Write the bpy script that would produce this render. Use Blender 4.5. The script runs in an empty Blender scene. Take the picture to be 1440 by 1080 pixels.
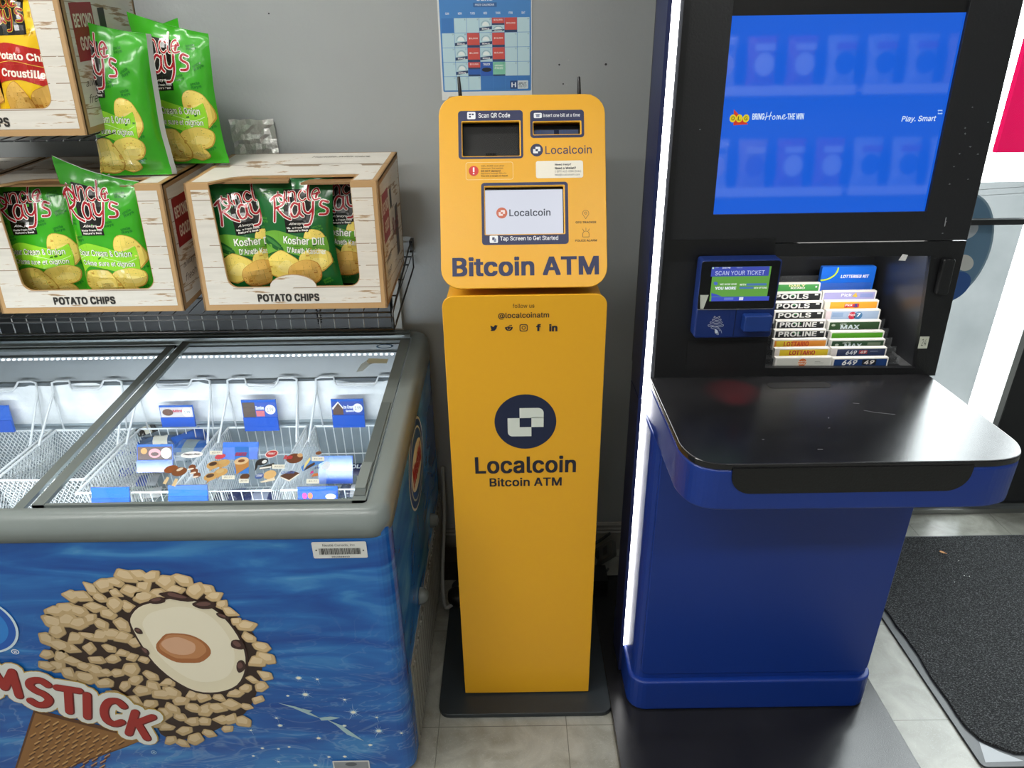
import bpy, bmesh, math, random
from mathutils import Vector, Matrix, noise
from mathutils.geometry import tessellate_polygon
SC = bpy.context.scene
PI = math.pi

# ------------------------------------------------------------------ camera
FPX = 958.0                                   # focal length in pixels of the 1440 px frame
PITCH = math.atan(455 / 958.0)
ROLL = 0.0149
CAM = Vector((0, 0, 1.437))
_fw = Vector((0, math.cos(PITCH), -math.sin(PITCH)))
_r0 = Vector((1, 0, 0)); _u0 = Vector((0, math.sin(PITCH), math.cos(PITCH)))
_rt = math.cos(ROLL) * _r0 - math.sin(ROLL) * _u0
_up = math.cos(ROLL) * _u0 + math.sin(ROLL) * _r0
cd = bpy.data.cameras.new('camera'); cam = bpy.data.objects.new('camera', cd); SC.collection.objects.link(cam)
cam.matrix_world = Matrix(((_rt.x, _up.x, -_fw.x, CAM.x), (_rt.y, _up.y, -_fw.y, CAM.y), (_rt.z, _up.z, -_fw.z, CAM.z), (0, 0, 0, 1)))
cd.sensor_fit = 'HORIZONTAL'; cd.sensor_width = 36; cd.lens = 36 * FPX / 1440; cd.clip_start = 0.02; cd.clip_end = 200
SC.camera = cam
# ------------------------------------------------------------------ world, exposure
SC.view_settings.view_transform = 'Standard'; SC.view_settings.look = 'None'
SC.view_settings.gamma = 1; SC.view_settings.use_curve_mapping = False
SC.view_settings.exposure = 0.0
SC.cycles.use_denoising = True
SC.cycles.max_bounces = 8
SC.cycles.sample_clamp_indirect = 6
w = bpy.data.worlds.new('world'); SC.world = w; w.use_nodes = True
wn = w.node_tree.nodes; bg = wn['Background']
bg.inputs[0].default_value = (0.93, 0.97, 1.0, 1); bg.inputs[1].default_value = 14.0

def area(name, loc, size, power, aim=None, color=(1, 1, 1), sy=None):
    l = bpy.data.lights.new(name, 'AREA'); l.energy = power; l.color = color
    l.shape = 'RECTANGLE'; l.size = size; l.size_y = sy or size
    o = bpy.data.objects.new(name, l); SC.collection.objects.link(o); o.location = loc
    if aim is not None:
        o.rotation_euler = (Vector(aim) - Vector(loc)).to_track_quat('-Z', 'Y').to_euler()
    return o
# daylight enters by the world through the shop window; the ceiling tubes light the room
LAMPS = [(-2.15, -0.75, 26), (-0.7, -0.75, 20), (0.85, -0.75, 18), (-2.15, -2.6, 7), (-0.7, -2.6, 7), (0.85, -2.6, 7), (-1.25, 0.75, 34)]
for i, (x, y, p) in enumerate(LAMPS):
    area('tube_light', (x, y, 2.78), 1.15, p, (x, y, 0), (1.0, 0.985, 0.94), 0.22)

# the shop front opening, so that the sky is sampled through it
l = bpy.data.lights.new('daylight_opening', 'AREA'); l.shape = 'RECTANGLE'; l.size = 1.4; l.size_y = 2.5; l.cycles.is_portal = True
o = bpy.data.objects.new('daylight_opening', l); SC.collection.objects.link(o); o.location = (1.75, 2.07, 1.30); o.rotation_euler = Vector((0, -1, 0)).to_track_quat('-Z', 'Y').to_euler()

# ------------------------------------------------------------------ helpers
def lin(c):
    if isinstance(c, str):
        c = [int(c[i:i + 2], 16) / 255 for i in (1, 3, 5)]
        return tuple(x / 12.92 if x <= .04045 else ((x + .055) / 1.055) ** 2.4 for x in c)
    return tuple(c)
def ray(px, py): return _fw + (px - 720) / FPX * _rt - (py - 540) / FPX * _up
def at(px, py, axis, val):
    d = ray(px, py); k = 'xyz'.index(axis); return CAM + d * ((val - CAM[k]) / d[k])

class Frame:
    """a flat working plane with its own origin and axes"""
    def __init__(s, o, ux=(1, 0, 0), uy=(0, 0, 1)):
        s.o = Vector(o); s.ux = Vector(ux).normalized(); s.uy = Vector(uy).normalized(); s.n = s.ux.cross(s.uy).normalized()
    def pt(s, u, v, h=0): return s.o + s.ux * u + s.uy * v + s.n * h
    def uv(s, px, py):
        d = ray(px, py); t = ((s.o - CAM).dot(s.n)) / d.dot(s.n); p = CAM + d * t - s.o
        return (p.dot(s.ux), p.dot(s.uy))
    def up(s, h): return Frame(s.o + s.n * h, s.ux, s.uy)
ID = Frame((0, 0, 0), (1, 0, 0), (0, 1, 0))
XY = lambda z: Frame((0, 0, z), (1, 0, 0), (0, 1, 0))
XZ = lambda y: Frame((0, y, 0), (1, 0, 0), (0, 0, 1))

M = {}
class MB:
    def __init__(s): s.v = []; s.f = []; s.kc = 0
    def add(s, vs, fs, mat='paint', col=(1, 1, 1), smooth=False):
        n = len(s.v); s.v += [Vector(p) for p in vs]; c = lin(col)
        for f in fs: s.f.append((tuple(i + n for i in f), mat, c, smooth))
    def box(s, x0, y0, z0, x1, y1, z1, mat='paint', col=(1, 1, 1), F=None):
        P = [(x, y, z) for z in (z0, z1) for y in (y0, y1) for x in (x0, x1)]
        if F: P = [F.pt(*p) for p in P]
        s.add(P, [(0, 2, 3, 1), (4, 5, 7, 6), (0, 1, 5, 4), (2, 6, 7, 3), (0, 4, 6, 2), (1, 3, 7, 5)], mat, col)
    def poly(s, F, pts, h=0, mat='paint', col=(1, 1, 1), hole=None):
        loops = [[Vector((a, b, 0)) for a, b in pts]]
        if hole: loops += [[Vector((a, b, 0)) for a, b in q] for q in hole]
        tri = tessellate_polygon(loops); allp = [p for l in loops for p in l]
        fs = []
        for t in tri:
            a, b, c = [allp[i] for i in t]
            fs.append(t if (b - a).cross(c - a).z >= 0 else t[::-1])
        s.add([F.pt(p.x, p.y, h) for p in allp], fs, mat, col)
    def ell(s, F, cu, cv, ru, rv, h=0, mat='paint', col=(1, 1, 1), rot=0, n=28):
        c, q = math.cos(rot), math.sin(rot)
        P = [(cu + ru * math.cos(t) * c - rv * math.sin(t) * q, cv + ru * math.cos(t) * q + rv * math.sin(t) * c) for t in [2 * PI * i / n for i in range(n)]]
        s.add([F.pt(a, b, h) for a, b in P], [tuple(range(n))], mat, col)
    def rect(s, F, u0, v0, u1, v1, h=0, mat='paint', col=(1, 1, 1)):
        s.add([F.pt(u0, v0, h), F.pt(u1, v0, h), F.pt(u1, v1, h), F.pt(u0, v1, h)], [(0, 1, 2, 3)], mat, col)
    def plate(s, F, loops, h0, h1, mat='paint', col=(1, 1, 1), bevel=0.0, smooth=False):
        vs, fs = curve_mesh(loops, (h1 - h0) / 2, bevel)
        m = (h0 + h1) / 2
        s.add([F.pt(p[0], p[1], p[2] + m) for p in vs], fs, mat, col, smooth)
    def tube(s, path, r, mat='paint', col=(1, 1, 1), n=6, closed=False, cap=True, smooth=True):
        path = [Vector(p) for p in path]; m = len(path); rings = []; vs = []
        nrm = None
        for i, p in enumerate(path):
            a = path[i - 1] if (i > 0 or closed) else p; b = path[(i + 1) % m] if (i < m - 1 or closed) else p
            t = (b - a); t = t.normalized() if t.length > 1e-9 else Vector((0, 0, 1))
            if nrm is None:
                nrm = t.cross(Vector((0, 0, 1)))
                if nrm.length < .1: nrm = t.cross(Vector((1, 0, 0)))
            nrm = (nrm - t * nrm.dot(t)).normalized(); bn = t.cross(nrm)
            rr_ = r[i] if isinstance(r, (list, tuple)) else r
            for k in range(n):
                an = 2 * PI * k / n; vs.append(p + (nrm * math.cos(an) + bn * math.sin(an)) * rr_)
        fs = []
        for i in range(m if closed else m - 1):
            j = (i + 1) % m
            for k in range(n): k2 = (k + 1) % n; fs.append((i * n + k, i * n + k2, j * n + k2, j * n + k))
        if cap and not closed: fs += [tuple(range(n))[::-1], tuple((m - 1) * n + k for k in range(n))]
        s.add(vs, fs, mat, col, smooth)
    def lathe(s, c, axis, prof, mat='paint', col=(1, 1, 1), n=24):
        """prof: list of (radius, distance along axis)"""
        ax = Vector(axis).normalized(); e = ax.orthogonal().normalized(); g = ax.cross(e); c = Vector(c); vs = []; fs = []
        for r, d in prof:
            for k in range(n): t = 2 * PI * k / n; vs.append(c + ax * d + (e * math.cos(t) + g * math.sin(t)) * r)
        for i in range(len(prof) - 1):
            for k in range(n): k2 = (k + 1) % n; fs.append((i * n + k, i * n + k2, (i + 1) * n + k2, (i + 1) * n + k))
        fs += [tuple(range(n))[::-1], tuple((len(prof) - 1) * n + k for k in range(n))]
        s.add(vs, fs, mat, col, True)
    def text(s, F, t, u0, v0, u1, v1, h=.0004, mat='paint', col=(0, 0, 0), bold=0.0, shear=0.0):
        vs, fs = text_mesh(t, bold, shear)
        if not vs: return
        a0 = min(p[0] for p in vs); a1 = max(p[0] for p in vs); b0 = min(p[1] for p in vs); b1 = max(p[1] for p in vs)
        ku = (u1 - u0) / (a1 - a0); kv = (v1 - v0) / (b1 - b0)
        s.add([F.pt(u0 + (p[0] - a0) * ku, v0 + (p[1] - b0) * kv, h + p[2]) for p in vs], fs, mat, col)
    def ptext(s, F, t, x0, y0, x1, y1, **k):
        """text fitted between two pixel corners seen on plane F"""
        a = F.uv(x0, (y0 + y1) / 2); b = F.uv(x1, (y0 + y1) / 2); c = F.uv((x0 + x1) / 2, y1); d = F.uv((x0 + x1) / 2, y0)
        s.text(F, t, a[0], c[1], b[0], d[1], **k)
    def stroke(s, F, paths, wd, h=0, mat='paint', col=(0, 0, 0)):
        for p in paths:
            pts = [Vector((a, b, 0)) for a, b in p]
            for a, b in zip(pts, pts[1:]):
                d = (b - a)
                if d.length < 1e-7: continue
                q = Vector((-d.y, d.x, 0)).normalized() * wd / 2; s.kc = (s.kc + 1) % 97
                s.add([F.pt(x.x, x.y, h + s.kc * .000003) for x in (a - q, b - q, b + q, a + q)], [(0, 1, 2, 3)], mat, col)
            for a in pts: s.kc = (s.kc + 1) % 97; s.ell(F, a.x, a.y, wd / 2, wd / 2, h + s.kc * .000003, mat, col, n=12)
    def merge(s, o, fn=None):
        n = len(s.v); s.v += [fn(p) if fn else p.copy() for p in o.v]
        s.f += [(tuple(i + n for i in f), m, c, sm) for f, m, c, sm in o.f]
    def build(s, name, parent=None, label=None, cat=None, group=None, kind=None, origin=None):
        if parent is not None: og = ORG[parent.name]
        elif origin is not None: og = Vector(origin)
        else:
            og = Vector(((min(p.x for p in s.v) + max(p.x for p in s.v)) / 2, (min(p.y for p in s.v) + max(p.y for p in s.v)) / 2, min(p.z for p in s.v)))
        og = Vector(og)
        me = bpy.data.meshes.new(name); me.from_pydata([p - og for p in s.v], [], [f[0] for f in s.f])
        names = []
        for f in s.f:
            if f[1] not in names: names.append(f[1])
        for nme in names: me.materials.append(M[nme])
        ix = {nme: i for i, nme in enumerate(names)}
        ca = me.color_attributes.new('Col', 'FLOAT_COLOR', 'CORNER'); buf = []
        for f in s.f: buf += (list(f[2]) + [1.0]) * len(f[0])
        ca.data.foreach_set('color', buf)
        me.polygons.foreach_set('material_index', [ix[f[1]] for f in s.f])
        me.polygons.foreach_set('use_smooth', [f[3] for f in s.f])
        me.update()
        o = bpy.data.objects.new(name, me); SC.collection.objects.link(o)
        ORG[o.name] = og
        if parent is not None: o.parent = parent
        else: o.location = og
        tag(o, label, cat, group, kind)
        return o
ORG = {}
def tag(o, label=None, cat=None, group=None, kind=None):
    if label: o['label'] = label
    if cat: o['category'] = cat
    if group: o['group'] = group
    if kind: o['kind'] = kind
def thing(name, label, cat, loc, group=None):
    o = bpy.data.objects.new(name, None); SC.collection.objects.link(o); o.location = loc; o.empty_display_size = .05
    tag(o, label, cat, group); ORG[o.name] = Vector(loc)
    return o
def copy_tree(o, parent=None):
    c = o.copy(); SC.collection.objects.link(c); c.parent = parent
    for ch in list(o.children): copy_tree(ch, c)
    return c
def curve_mesh(loops, ext, bevel):
    cu = bpy.data.curves.new('tmp', 'CURVE'); cu.dimensions = '2D'; cu.fill_mode = 'BOTH'
    cu.extrude = max(ext - bevel, 0); cu.bevel_depth = bevel; cu.bevel_resolution = 2; cu.offset = -bevel
    for l in loops:
        sp = cu.splines.new('POLY'); sp.points.add(len(l) - 1); sp.use_cyclic_u = True
        for i, (a, b) in enumerate(l): sp.points[i].co = (a, b, 0, 1)
    ob = bpy.data.objects.new('tmp', cu); me = ob.to_mesh()
    vs = [tuple(p.co) for p in me.vertices]; fs = [tuple(p.vertices) for p in me.polygons]
    ob.to_mesh_clear(); bpy.data.objects.remove(ob); bpy.data.curves.remove(cu)
    return vs, fs
# letter outlines as plain numbers: advance width and closed loops (x, y, x, y ...) in thousandths
LETTERS = "ABCDEFGHIJKLMNOPQRSTUVWXYZabcdefghijklmnopqrstuvwxyz0123456789$&@().,?!'-:/éè®+% "
OUTLINES = [
    (480, [(16,0,201,509,276,509,463,0,395,0,287,302,276,334,264,372,250,420,232,478,245,478,228,419,213,371,201,333,191,302,85,0,), (110,142,110,199,370,199,370,142,)]),
    (456, [(60,0,60,509,241,509,289,504,329,491,359,469,381,442,394,410,398,374,395,344,387,320,373,301,356,286,336,275,315,267,315,262,339,257,363,245,385,227,402,203,414,173,418,136,413,100,400,67,377,39,344,18,301,4,247,0,), (125,57,245,57,296,63,330,80,349,105,355,137,352,161,342,184,327,203,306,218,279,228,248,231,125,231,), (125,285,238,285,265,288,288,296,308,309,323,326,333,348,336,372,330,403,313,429,283,446,240,452,125,452,)]),
    (510, [(267,-7,225,-3,186,7,150,25,119,49,92,79,70,115,53,157,44,203,40,254,44,305,53,352,70,393,92,429,119,459,150,484,186,501,225,512,267,516,305,513,340,504,373,490,402,471,427,447,448,418,463,385,473,348,408,348,401,373,389,395,375,413,357,428,337,440,315,449,292,454,267,456,223,450,184,432,150,403,125,364,109,314,103,254,109,194,125,145,151,105,184,76,223,59,267,53,292,55,315,60,337,69,357,81,375,96,389,114,401,136,408,160,473,160,463,124,448,91,428,62,402,38,373,19,341,5,305,-4,)]),
    (502, [(219,0,96,0,96,57,215,57,272,63,318,81,354,110,379,149,394,198,399,255,394,312,379,361,354,399,320,428,275,446,221,452,93,452,93,509,225,509,273,505,315,495,353,478,399,441,433,391,449,351,458,306,462,255,458,205,449,159,433,119,411,83,384,54,351,31,312,14,268,3,), (125,509,125,0,60,0,60,509,)]),
    (419, [(60,0,60,509,372,509,372,452,125,452,125,286,355,286,355,229,125,229,125,57,375,57,375,0,)]),
    (410, [(60,0,60,509,369,509,369,452,125,452,125,278,346,278,346,221,125,221,125,0,)]),
    (520, [(269,-7,225,-3,185,7,149,25,118,49,91,79,69,116,53,157,43,203,40,254,43,305,53,352,69,393,91,429,117,459,149,484,184,501,223,512,265,516,304,513,340,504,374,489,403,469,429,445,449,416,465,384,474,349,408,349,399,372,387,393,373,411,356,427,337,439,315,448,291,454,265,456,222,450,183,432,150,404,125,364,109,314,103,254,109,194,125,145,151,105,184,76,224,59,269,53,309,57,345,71,374,93,396,123,410,160,415,202,434,199,283,199,283,256,478,256,478,200,471,141,451,91,419,50,377,19,326,0,)]),
    (517, [(60,0,60,509,125,509,125,289,392,289,392,509,457,509,457,0,392,0,392,232,125,232,125,0,)]),
    (184, [(60,0,60,509,124,509,124,0,)]),
    (396, [(185,-7,124,3,75,33,52,63,38,100,33,145,33,173,98,173,98,145,104,104,122,74,149,56,185,50,220,56,248,74,266,104,272,145,272,509,336,509,336,145,332,100,318,63,294,33,246,3,)]),
    (467, [(104,145,104,216,122,239,139,261,157,282,174,303,193,324,212,344,364,509,448,509,231,276,228,276,), (60,0,60,509,125,509,125,334,124,225,125,193,125,0,), (372,0,188,259,228,309,449,0,)]),
    (393, [(60,0,60,509,125,509,125,57,361,57,361,0,)]),
    (628, [(60,0,60,509,152,509,314,94,476,509,568,509,568,0,504,0,504,424,340,0,288,0,124,424,124,0,)]),
    (523, [(60,0,60,509,136,509,343,183,352,169,363,151,375,130,388,107,401,82,414,55,405,54,402,81,401,108,400,134,399,157,399,195,399,509,463,509,463,0,387,0,202,290,190,310,177,331,164,354,148,381,108,452,119,454,122,384,123,354,124,328,125,307,125,291,125,0,)]),
    (533, [(267,-7,225,-3,186,7,150,25,119,49,92,79,70,115,53,157,44,203,40,254,44,305,53,352,70,393,92,429,119,459,150,484,186,501,225,512,267,516,309,512,348,501,384,484,415,459,442,429,464,393,480,352,490,305,493,254,490,203,480,157,464,115,442,79,415,49,384,25,348,7,309,-3,), (267,53,310,59,349,76,383,105,408,144,425,194,430,254,425,314,408,365,383,404,349,433,310,450,267,456,223,450,184,433,151,404,125,364,109,314,103,254,109,194,125,144,151,105,184,76,223,59,)]),
    (445, [(60,0,60,509,235,509,300,497,350,465,378,420,388,362,378,305,350,260,300,228,235,216,124,216,124,0,), (124,273,230,273,280,285,312,315,324,362,312,410,280,440,230,452,124,452,)]),
    (533, [(245,159,313,159,369,85,384,65,468,-48,401,-48,346,27,331,46,), (267,-7,225,-3,186,7,150,25,119,49,92,79,70,115,53,157,44,203,40,254,44,305,53,352,70,393,92,429,119,459,150,484,186,501,225,512,267,516,309,512,348,501,384,484,415,459,442,429,464,393,480,352,490,305,493,254,490,203,480,157,464,115,442,79,415,49,384,25,348,7,309,-3,), (267,53,310,59,349,76,383,105,408,144,425,194,430,254,425,314,408,365,383,404,349,433,310,450,267,456,223,450,184,433,151,404,125,364,109,314,103,254,109,194,125,144,151,105,184,76,223,59,)]),
    (449, [(60,0,60,509,240,509,305,498,352,468,380,424,389,368,378,316,350,274,290,240,405,0,332,0,226,230,124,230,124,0,), (124,286,232,286,282,297,313,325,325,368,313,412,282,441,232,452,124,452,)]),
    (447, [(224,-9,172,-4,128,9,91,31,64,60,46,96,38,137,104,137,110,110,123,88,142,71,166,59,194,52,224,49,257,52,286,60,311,74,329,92,341,114,346,139,342,161,332,179,316,193,296,205,272,214,245,222,184,239,128,260,86,289,60,326,52,372,58,413,75,448,102,476,138,498,180,511,227,516,275,511,316,498,351,476,377,449,394,415,401,378,337,378,326,412,302,437,267,453,225,459,194,456,167,448,145,435,129,418,118,398,115,376,119,352,131,334,148,319,169,308,191,300,212,293,264,279,287,272,312,264,336,252,359,238,379,220,395,198,405,171,408,139,403,99,386,64,360,34,323,11,278,-4,)]),
    (449, [(32,452,32,509,417,509,417,452,257,452,257,0,193,0,193,452,)]),
    (517, [(259,-8,203,-2,154,15,114,43,85,80,66,124,60,173,60,509,124,509,124,178,128,144,141,113,160,87,187,68,220,56,259,52,298,56,331,68,357,87,377,113,389,144,393,178,393,509,457,509,457,173,451,124,433,80,403,43,363,15,315,-2,)]),
    (480, [(204,0,16,509,84,509,192,206,203,176,215,137,230,89,248,31,235,31,252,90,267,138,279,176,290,206,395,509,463,509,278,0,)]),
    (686, [(155,0,16,509,82,509,163,196,170,171,175,145,181,120,187,94,192,67,197,40,189,40,194,67,200,94,205,120,211,145,218,171,224,196,306,509,380,509,462,196,468,171,474,145,480,120,486,94,492,67,497,40,488,40,493,67,499,94,504,120,510,145,523,196,603,509,670,509,530,0,455,0,368,323,359,356,351,391,344,431,336,475,350,475,342,433,335,395,327,359,318,323,230,0,)]),
    (474, [(18,0,217,284,217,236,29,509,104,509,178,400,192,379,204,361,214,345,223,329,233,312,243,292,232,292,243,311,252,329,261,345,272,361,284,379,298,400,374,509,446,509,259,239,259,287,456,0,382,0,292,129,279,149,268,165,259,180,250,195,241,212,230,231,244,231,235,213,225,196,216,181,206,166,195,149,182,129,91,0,)]),
    (472, [(203,0,203,208,16,509,91,509,192,344,208,318,222,292,236,264,250,230,224,230,237,265,251,293,265,318,280,344,381,509,455,509,268,208,268,0,)]),
    (438, [(42,0,42,46,273,385,289,408,306,431,323,453,341,476,348,454,317,453,285,452,254,452,223,452,40,452,40,509,397,509,397,462,169,129,152,105,134,81,116,57,97,33,90,54,121,56,152,57,183,57,214,57,399,57,399,0,)]),
    (389, [(160,-9,126,-5,94,5,68,22,48,45,35,73,30,108,34,138,43,161,58,179,78,193,100,203,125,211,152,216,178,220,209,224,234,227,252,230,265,235,273,243,276,255,276,257,273,279,267,297,256,311,240,322,220,329,196,331,171,329,149,322,132,313,118,301,107,288,100,274,41,291,57,322,79,346,104,364,133,375,163,382,194,384,215,383,239,379,263,372,286,360,306,343,322,320,333,290,337,251,337,0,277,0,277,52,272,52,264,38,252,25,236,12,215,1,190,-6,), (170,45,202,49,228,59,248,74,263,93,272,115,276,138,276,190,270,186,259,182,246,179,231,176,216,173,200,171,175,168,154,164,134,159,117,150,103,139,95,124,92,105,94,87,102,72,114,61,130,52,149,47,)]),
    (424, [(229,-8,198,-5,172,4,153,17,138,31,127,46,118,59,112,59,112,0,53,0,53,509,114,509,114,319,118,319,127,331,137,346,152,360,171,373,197,381,229,384,274,378,313,361,345,332,370,293,385,245,390,189,385,133,370,84,346,45,313,16,274,-2,), (220,47,253,51,279,66,301,88,316,117,325,151,328,189,325,227,316,261,301,290,280,311,253,325,220,330,188,325,161,312,140,291,125,263,116,229,113,189,116,150,125,115,140,86,162,65,188,51,)]),
    (396, [(207,-8,159,-2,117,16,82,46,56,85,40,133,34,187,40,243,56,291,82,330,117,360,159,378,207,384,234,383,260,377,284,368,305,356,324,341,340,322,353,301,362,277,303,262,298,276,290,289,281,301,270,311,257,319,242,325,226,329,207,330,173,325,145,310,124,287,108,258,99,224,96,187,99,151,108,117,124,89,145,66,173,51,207,46,226,48,243,52,258,58,271,66,282,76,292,89,299,102,304,117,363,102,354,78,341,56,325,37,306,21,285,9,261,-1,235,-6,)]),
    (424, [(195,-8,151,-2,111,16,79,45,55,84,39,133,34,189,39,245,55,293,79,332,112,361,151,378,196,384,228,381,253,373,272,360,287,346,298,331,306,319,311,319,311,509,372,509,372,0,313,0,313,59,307,59,298,46,287,31,272,17,252,4,227,-5,), (205,47,236,51,263,65,284,86,299,115,309,150,312,189,309,229,300,263,284,291,263,312,237,325,205,330,172,325,145,311,124,290,108,261,99,227,96,189,99,151,109,117,124,88,145,66,172,51,)]),
    (404, [(212,-8,161,-2,117,16,82,46,56,85,40,132,34,187,39,242,55,290,81,329,115,359,157,378,205,384,236,382,266,374,294,361,319,341,341,315,357,282,368,242,371,194,371,169,75,169,75,221,338,221,310,202,307,237,298,269,283,294,263,314,237,326,205,330,173,326,146,313,125,294,109,270,99,241,96,211,96,178,100,139,110,106,128,80,151,61,179,50,212,46,234,48,254,53,271,61,285,73,297,88,306,105,365,91,353,63,335,39,311,19,283,4,249,-5,)]),
    (254, [(228,379,228,327,6,327,6,379,), (81,0,81,432,84,461,96,486,113,505,135,519,161,527,187,530,207,529,222,527,234,524,243,521,227,468,222,470,215,472,206,473,195,474,171,470,154,460,145,443,142,419,142,0,)]),
    (425, [(207,-151,168,-148,134,-140,105,-127,82,-110,64,-91,51,-69,101,-41,110,-53,122,-66,136,-78,154,-88,178,-95,207,-97,249,-92,282,-75,304,-47,311,-6,311,68,306,68,298,56,287,41,272,28,252,16,227,8,195,5,152,10,113,27,80,53,55,90,39,136,34,191,39,246,55,293,80,332,112,361,152,378,196,384,228,382,253,373,273,360,288,346,299,331,308,319,313,319,313,379,372,379,372,-9,367,-54,350,-90,324,-117,291,-136,251,-147,), (205,59,237,63,264,75,285,95,300,121,309,154,312,193,309,231,300,264,285,291,264,312,237,325,205,330,172,325,145,312,124,290,109,262,99,229,96,193,99,155,109,123,124,96,145,76,172,63,)]),
    (410, [(114,227,114,0,53,0,53,509,114,509,114,287,102,287,124,332,152,362,187,379,227,384,264,380,295,369,321,349,341,321,353,285,357,240,357,0,296,0,296,235,290,275,273,304,246,323,210,329,184,326,161,317,141,303,126,283,117,257,)]),
    (167, [(53,0,53,379,114,379,114,0,), (84,443,67,446,54,455,44,468,41,483,44,499,54,512,67,521,84,524,100,521,114,512,123,499,126,483,123,468,114,455,100,446,)]),
    (167, [(53,379,114,379,114,-30,111,-63,102,-90,86,-113,65,-129,37,-139,4,-143,-10,-143,-10,-87,2,-87,25,-83,40,-72,50,-54,53,-29,), (83,443,67,446,53,455,44,468,41,483,44,499,53,512,67,521,83,524,100,521,114,512,123,499,126,483,123,468,114,455,100,446,)]),
    (381, [(110,137,110,212,121,212,284,379,360,379,184,199,177,199,), (53,0,53,509,114,509,114,0,), (294,0,148,186,191,229,372,0,)]),
    (189, [(139,-2,101,3,74,20,58,47,53,84,53,509,114,509,114,99,115,77,120,62,130,54,146,52,154,52,160,53,165,53,170,54,181,3,172,1,162,-1,151,-2,)]),
    (610, [(53,0,53,379,112,379,112,295,108,295,118,323,132,346,151,363,172,376,195,384,219,386,257,380,287,361,309,331,321,295,312,295,322,321,337,343,357,361,381,375,407,383,437,386,468,383,497,372,522,354,541,328,553,296,557,255,557,0,496,0,496,254,490,289,473,313,447,326,419,330,395,328,374,320,358,307,345,290,338,270,335,247,335,0,274,0,274,260,269,288,253,311,229,326,199,330,178,328,158,320,140,307,126,289,117,266,114,238,114,0,)]),
    (410, [(114,227,114,0,53,0,53,379,112,379,112,287,102,287,124,332,152,362,187,379,227,384,264,380,295,369,321,349,341,321,353,285,357,240,357,0,296,0,296,235,290,275,273,304,246,323,210,329,184,326,161,317,141,303,126,283,117,257,)]),
    (415, [(207,-8,159,-2,117,16,82,46,56,85,40,133,34,187,40,243,56,291,82,330,117,360,159,378,207,384,256,378,299,360,333,330,359,291,376,243,381,187,376,133,359,85,333,46,299,16,256,-2,), (207,46,242,51,270,66,292,89,307,117,316,151,319,187,316,224,307,258,292,287,270,310,242,325,207,330,173,325,145,310,124,287,108,258,99,224,96,187,99,151,108,117,124,89,145,66,173,51,)]),
    (424, [(53,-143,53,379,112,379,112,319,118,319,126,331,137,346,152,360,171,373,197,381,229,384,274,378,313,361,345,332,370,293,385,245,390,189,385,133,370,84,346,45,313,16,274,-2,229,-8,198,-5,173,4,153,17,138,31,127,46,118,59,114,59,114,-143,), (220,47,253,51,279,66,301,88,316,117,325,151,328,189,325,227,316,261,301,290,280,311,253,325,220,330,188,325,161,312,140,291,125,263,116,229,113,189,116,150,125,115,140,86,162,65,188,51,)]),
    (424, [(372,-143,311,-143,311,59,306,59,298,46,287,31,272,17,252,4,227,-5,195,-8,151,-2,111,16,79,45,55,84,39,133,34,189,39,245,55,293,79,332,112,361,151,378,196,384,228,381,253,373,272,360,287,346,298,331,307,319,313,319,313,379,372,379,), (205,47,236,51,263,65,284,86,299,115,309,150,312,189,309,229,300,263,284,291,263,312,237,325,205,330,172,325,145,311,124,290,108,261,99,227,96,189,99,151,109,117,124,88,145,66,172,51,)]),
    (259, [(53,0,53,379,112,379,112,321,115,321,130,347,152,367,181,380,213,385,221,385,229,384,243,384,243,322,239,323,230,324,219,325,207,326,182,323,159,315,140,301,126,284,117,262,114,237,114,0,)]),
    (365, [(182,-8,145,-5,112,3,84,18,62,38,45,63,36,94,94,107,105,79,124,60,150,49,181,45,217,50,244,62,262,81,268,103,265,121,254,136,237,147,212,155,149,170,104,186,72,208,53,237,47,274,51,305,65,332,87,354,115,370,149,381,187,384,223,381,254,372,279,358,299,339,314,316,324,290,268,277,258,298,243,316,219,328,187,333,156,329,131,317,114,299,109,277,112,258,124,243,144,232,172,223,229,209,275,194,306,171,325,142,331,107,326,75,312,47,290,24,260,6,223,-5,)]),
    (227, [(204,379,204,327,6,327,6,379,), (65,471,126,471,126,98,128,76,136,61,150,53,170,50,177,50,185,51,194,52,202,54,213,2,203,-1,192,-3,180,-4,168,-4,125,2,92,21,72,52,65,93,)]),
    (410, [(182,-5,146,-1,115,11,89,31,69,59,57,95,53,139,53,379,114,379,114,144,119,105,137,75,164,56,200,50,226,53,249,62,268,77,283,97,293,122,296,153,296,379,357,379,357,0,298,0,298,92,307,92,286,47,257,17,222,0,)]),
    (389, [(163,0,17,379,84,379,165,155,177,121,187,87,196,53,206,21,184,21,194,53,203,87,213,121,224,155,305,379,371,379,226,0,)]),
    (567, [(138,0,23,379,87,379,133,214,143,177,154,137,165,91,175,41,165,41,175,90,186,135,196,176,206,214,252,379,316,379,362,214,371,176,382,136,392,91,402,41,391,41,402,90,413,135,423,176,434,214,480,379,545,379,429,0,368,0,319,172,305,225,297,252,291,280,277,338,291,338,277,280,270,252,263,225,255,198,248,172,199,0,)]),
    (379, [(21,0,171,218,171,171,29,379,100,379,147,306,164,279,179,253,193,229,207,206,175,206,190,229,202,253,216,279,233,306,282,379,352,379,209,169,209,214,358,0,287,0,231,85,214,112,200,136,187,159,173,182,205,182,191,159,178,136,165,112,148,85,91,0,)]),
    (389, [(47,-139,61,-86,71,-87,88,-90,104,-89,118,-84,130,-74,141,-58,151,-36,163,-1,17,379,84,379,165,155,177,121,187,87,196,53,206,21,184,21,193,53,202,87,212,121,224,155,305,379,371,379,204,-58,191,-85,177,-107,159,-124,139,-136,117,-143,91,-145,77,-145,65,-143,54,-141,)]),
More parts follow.
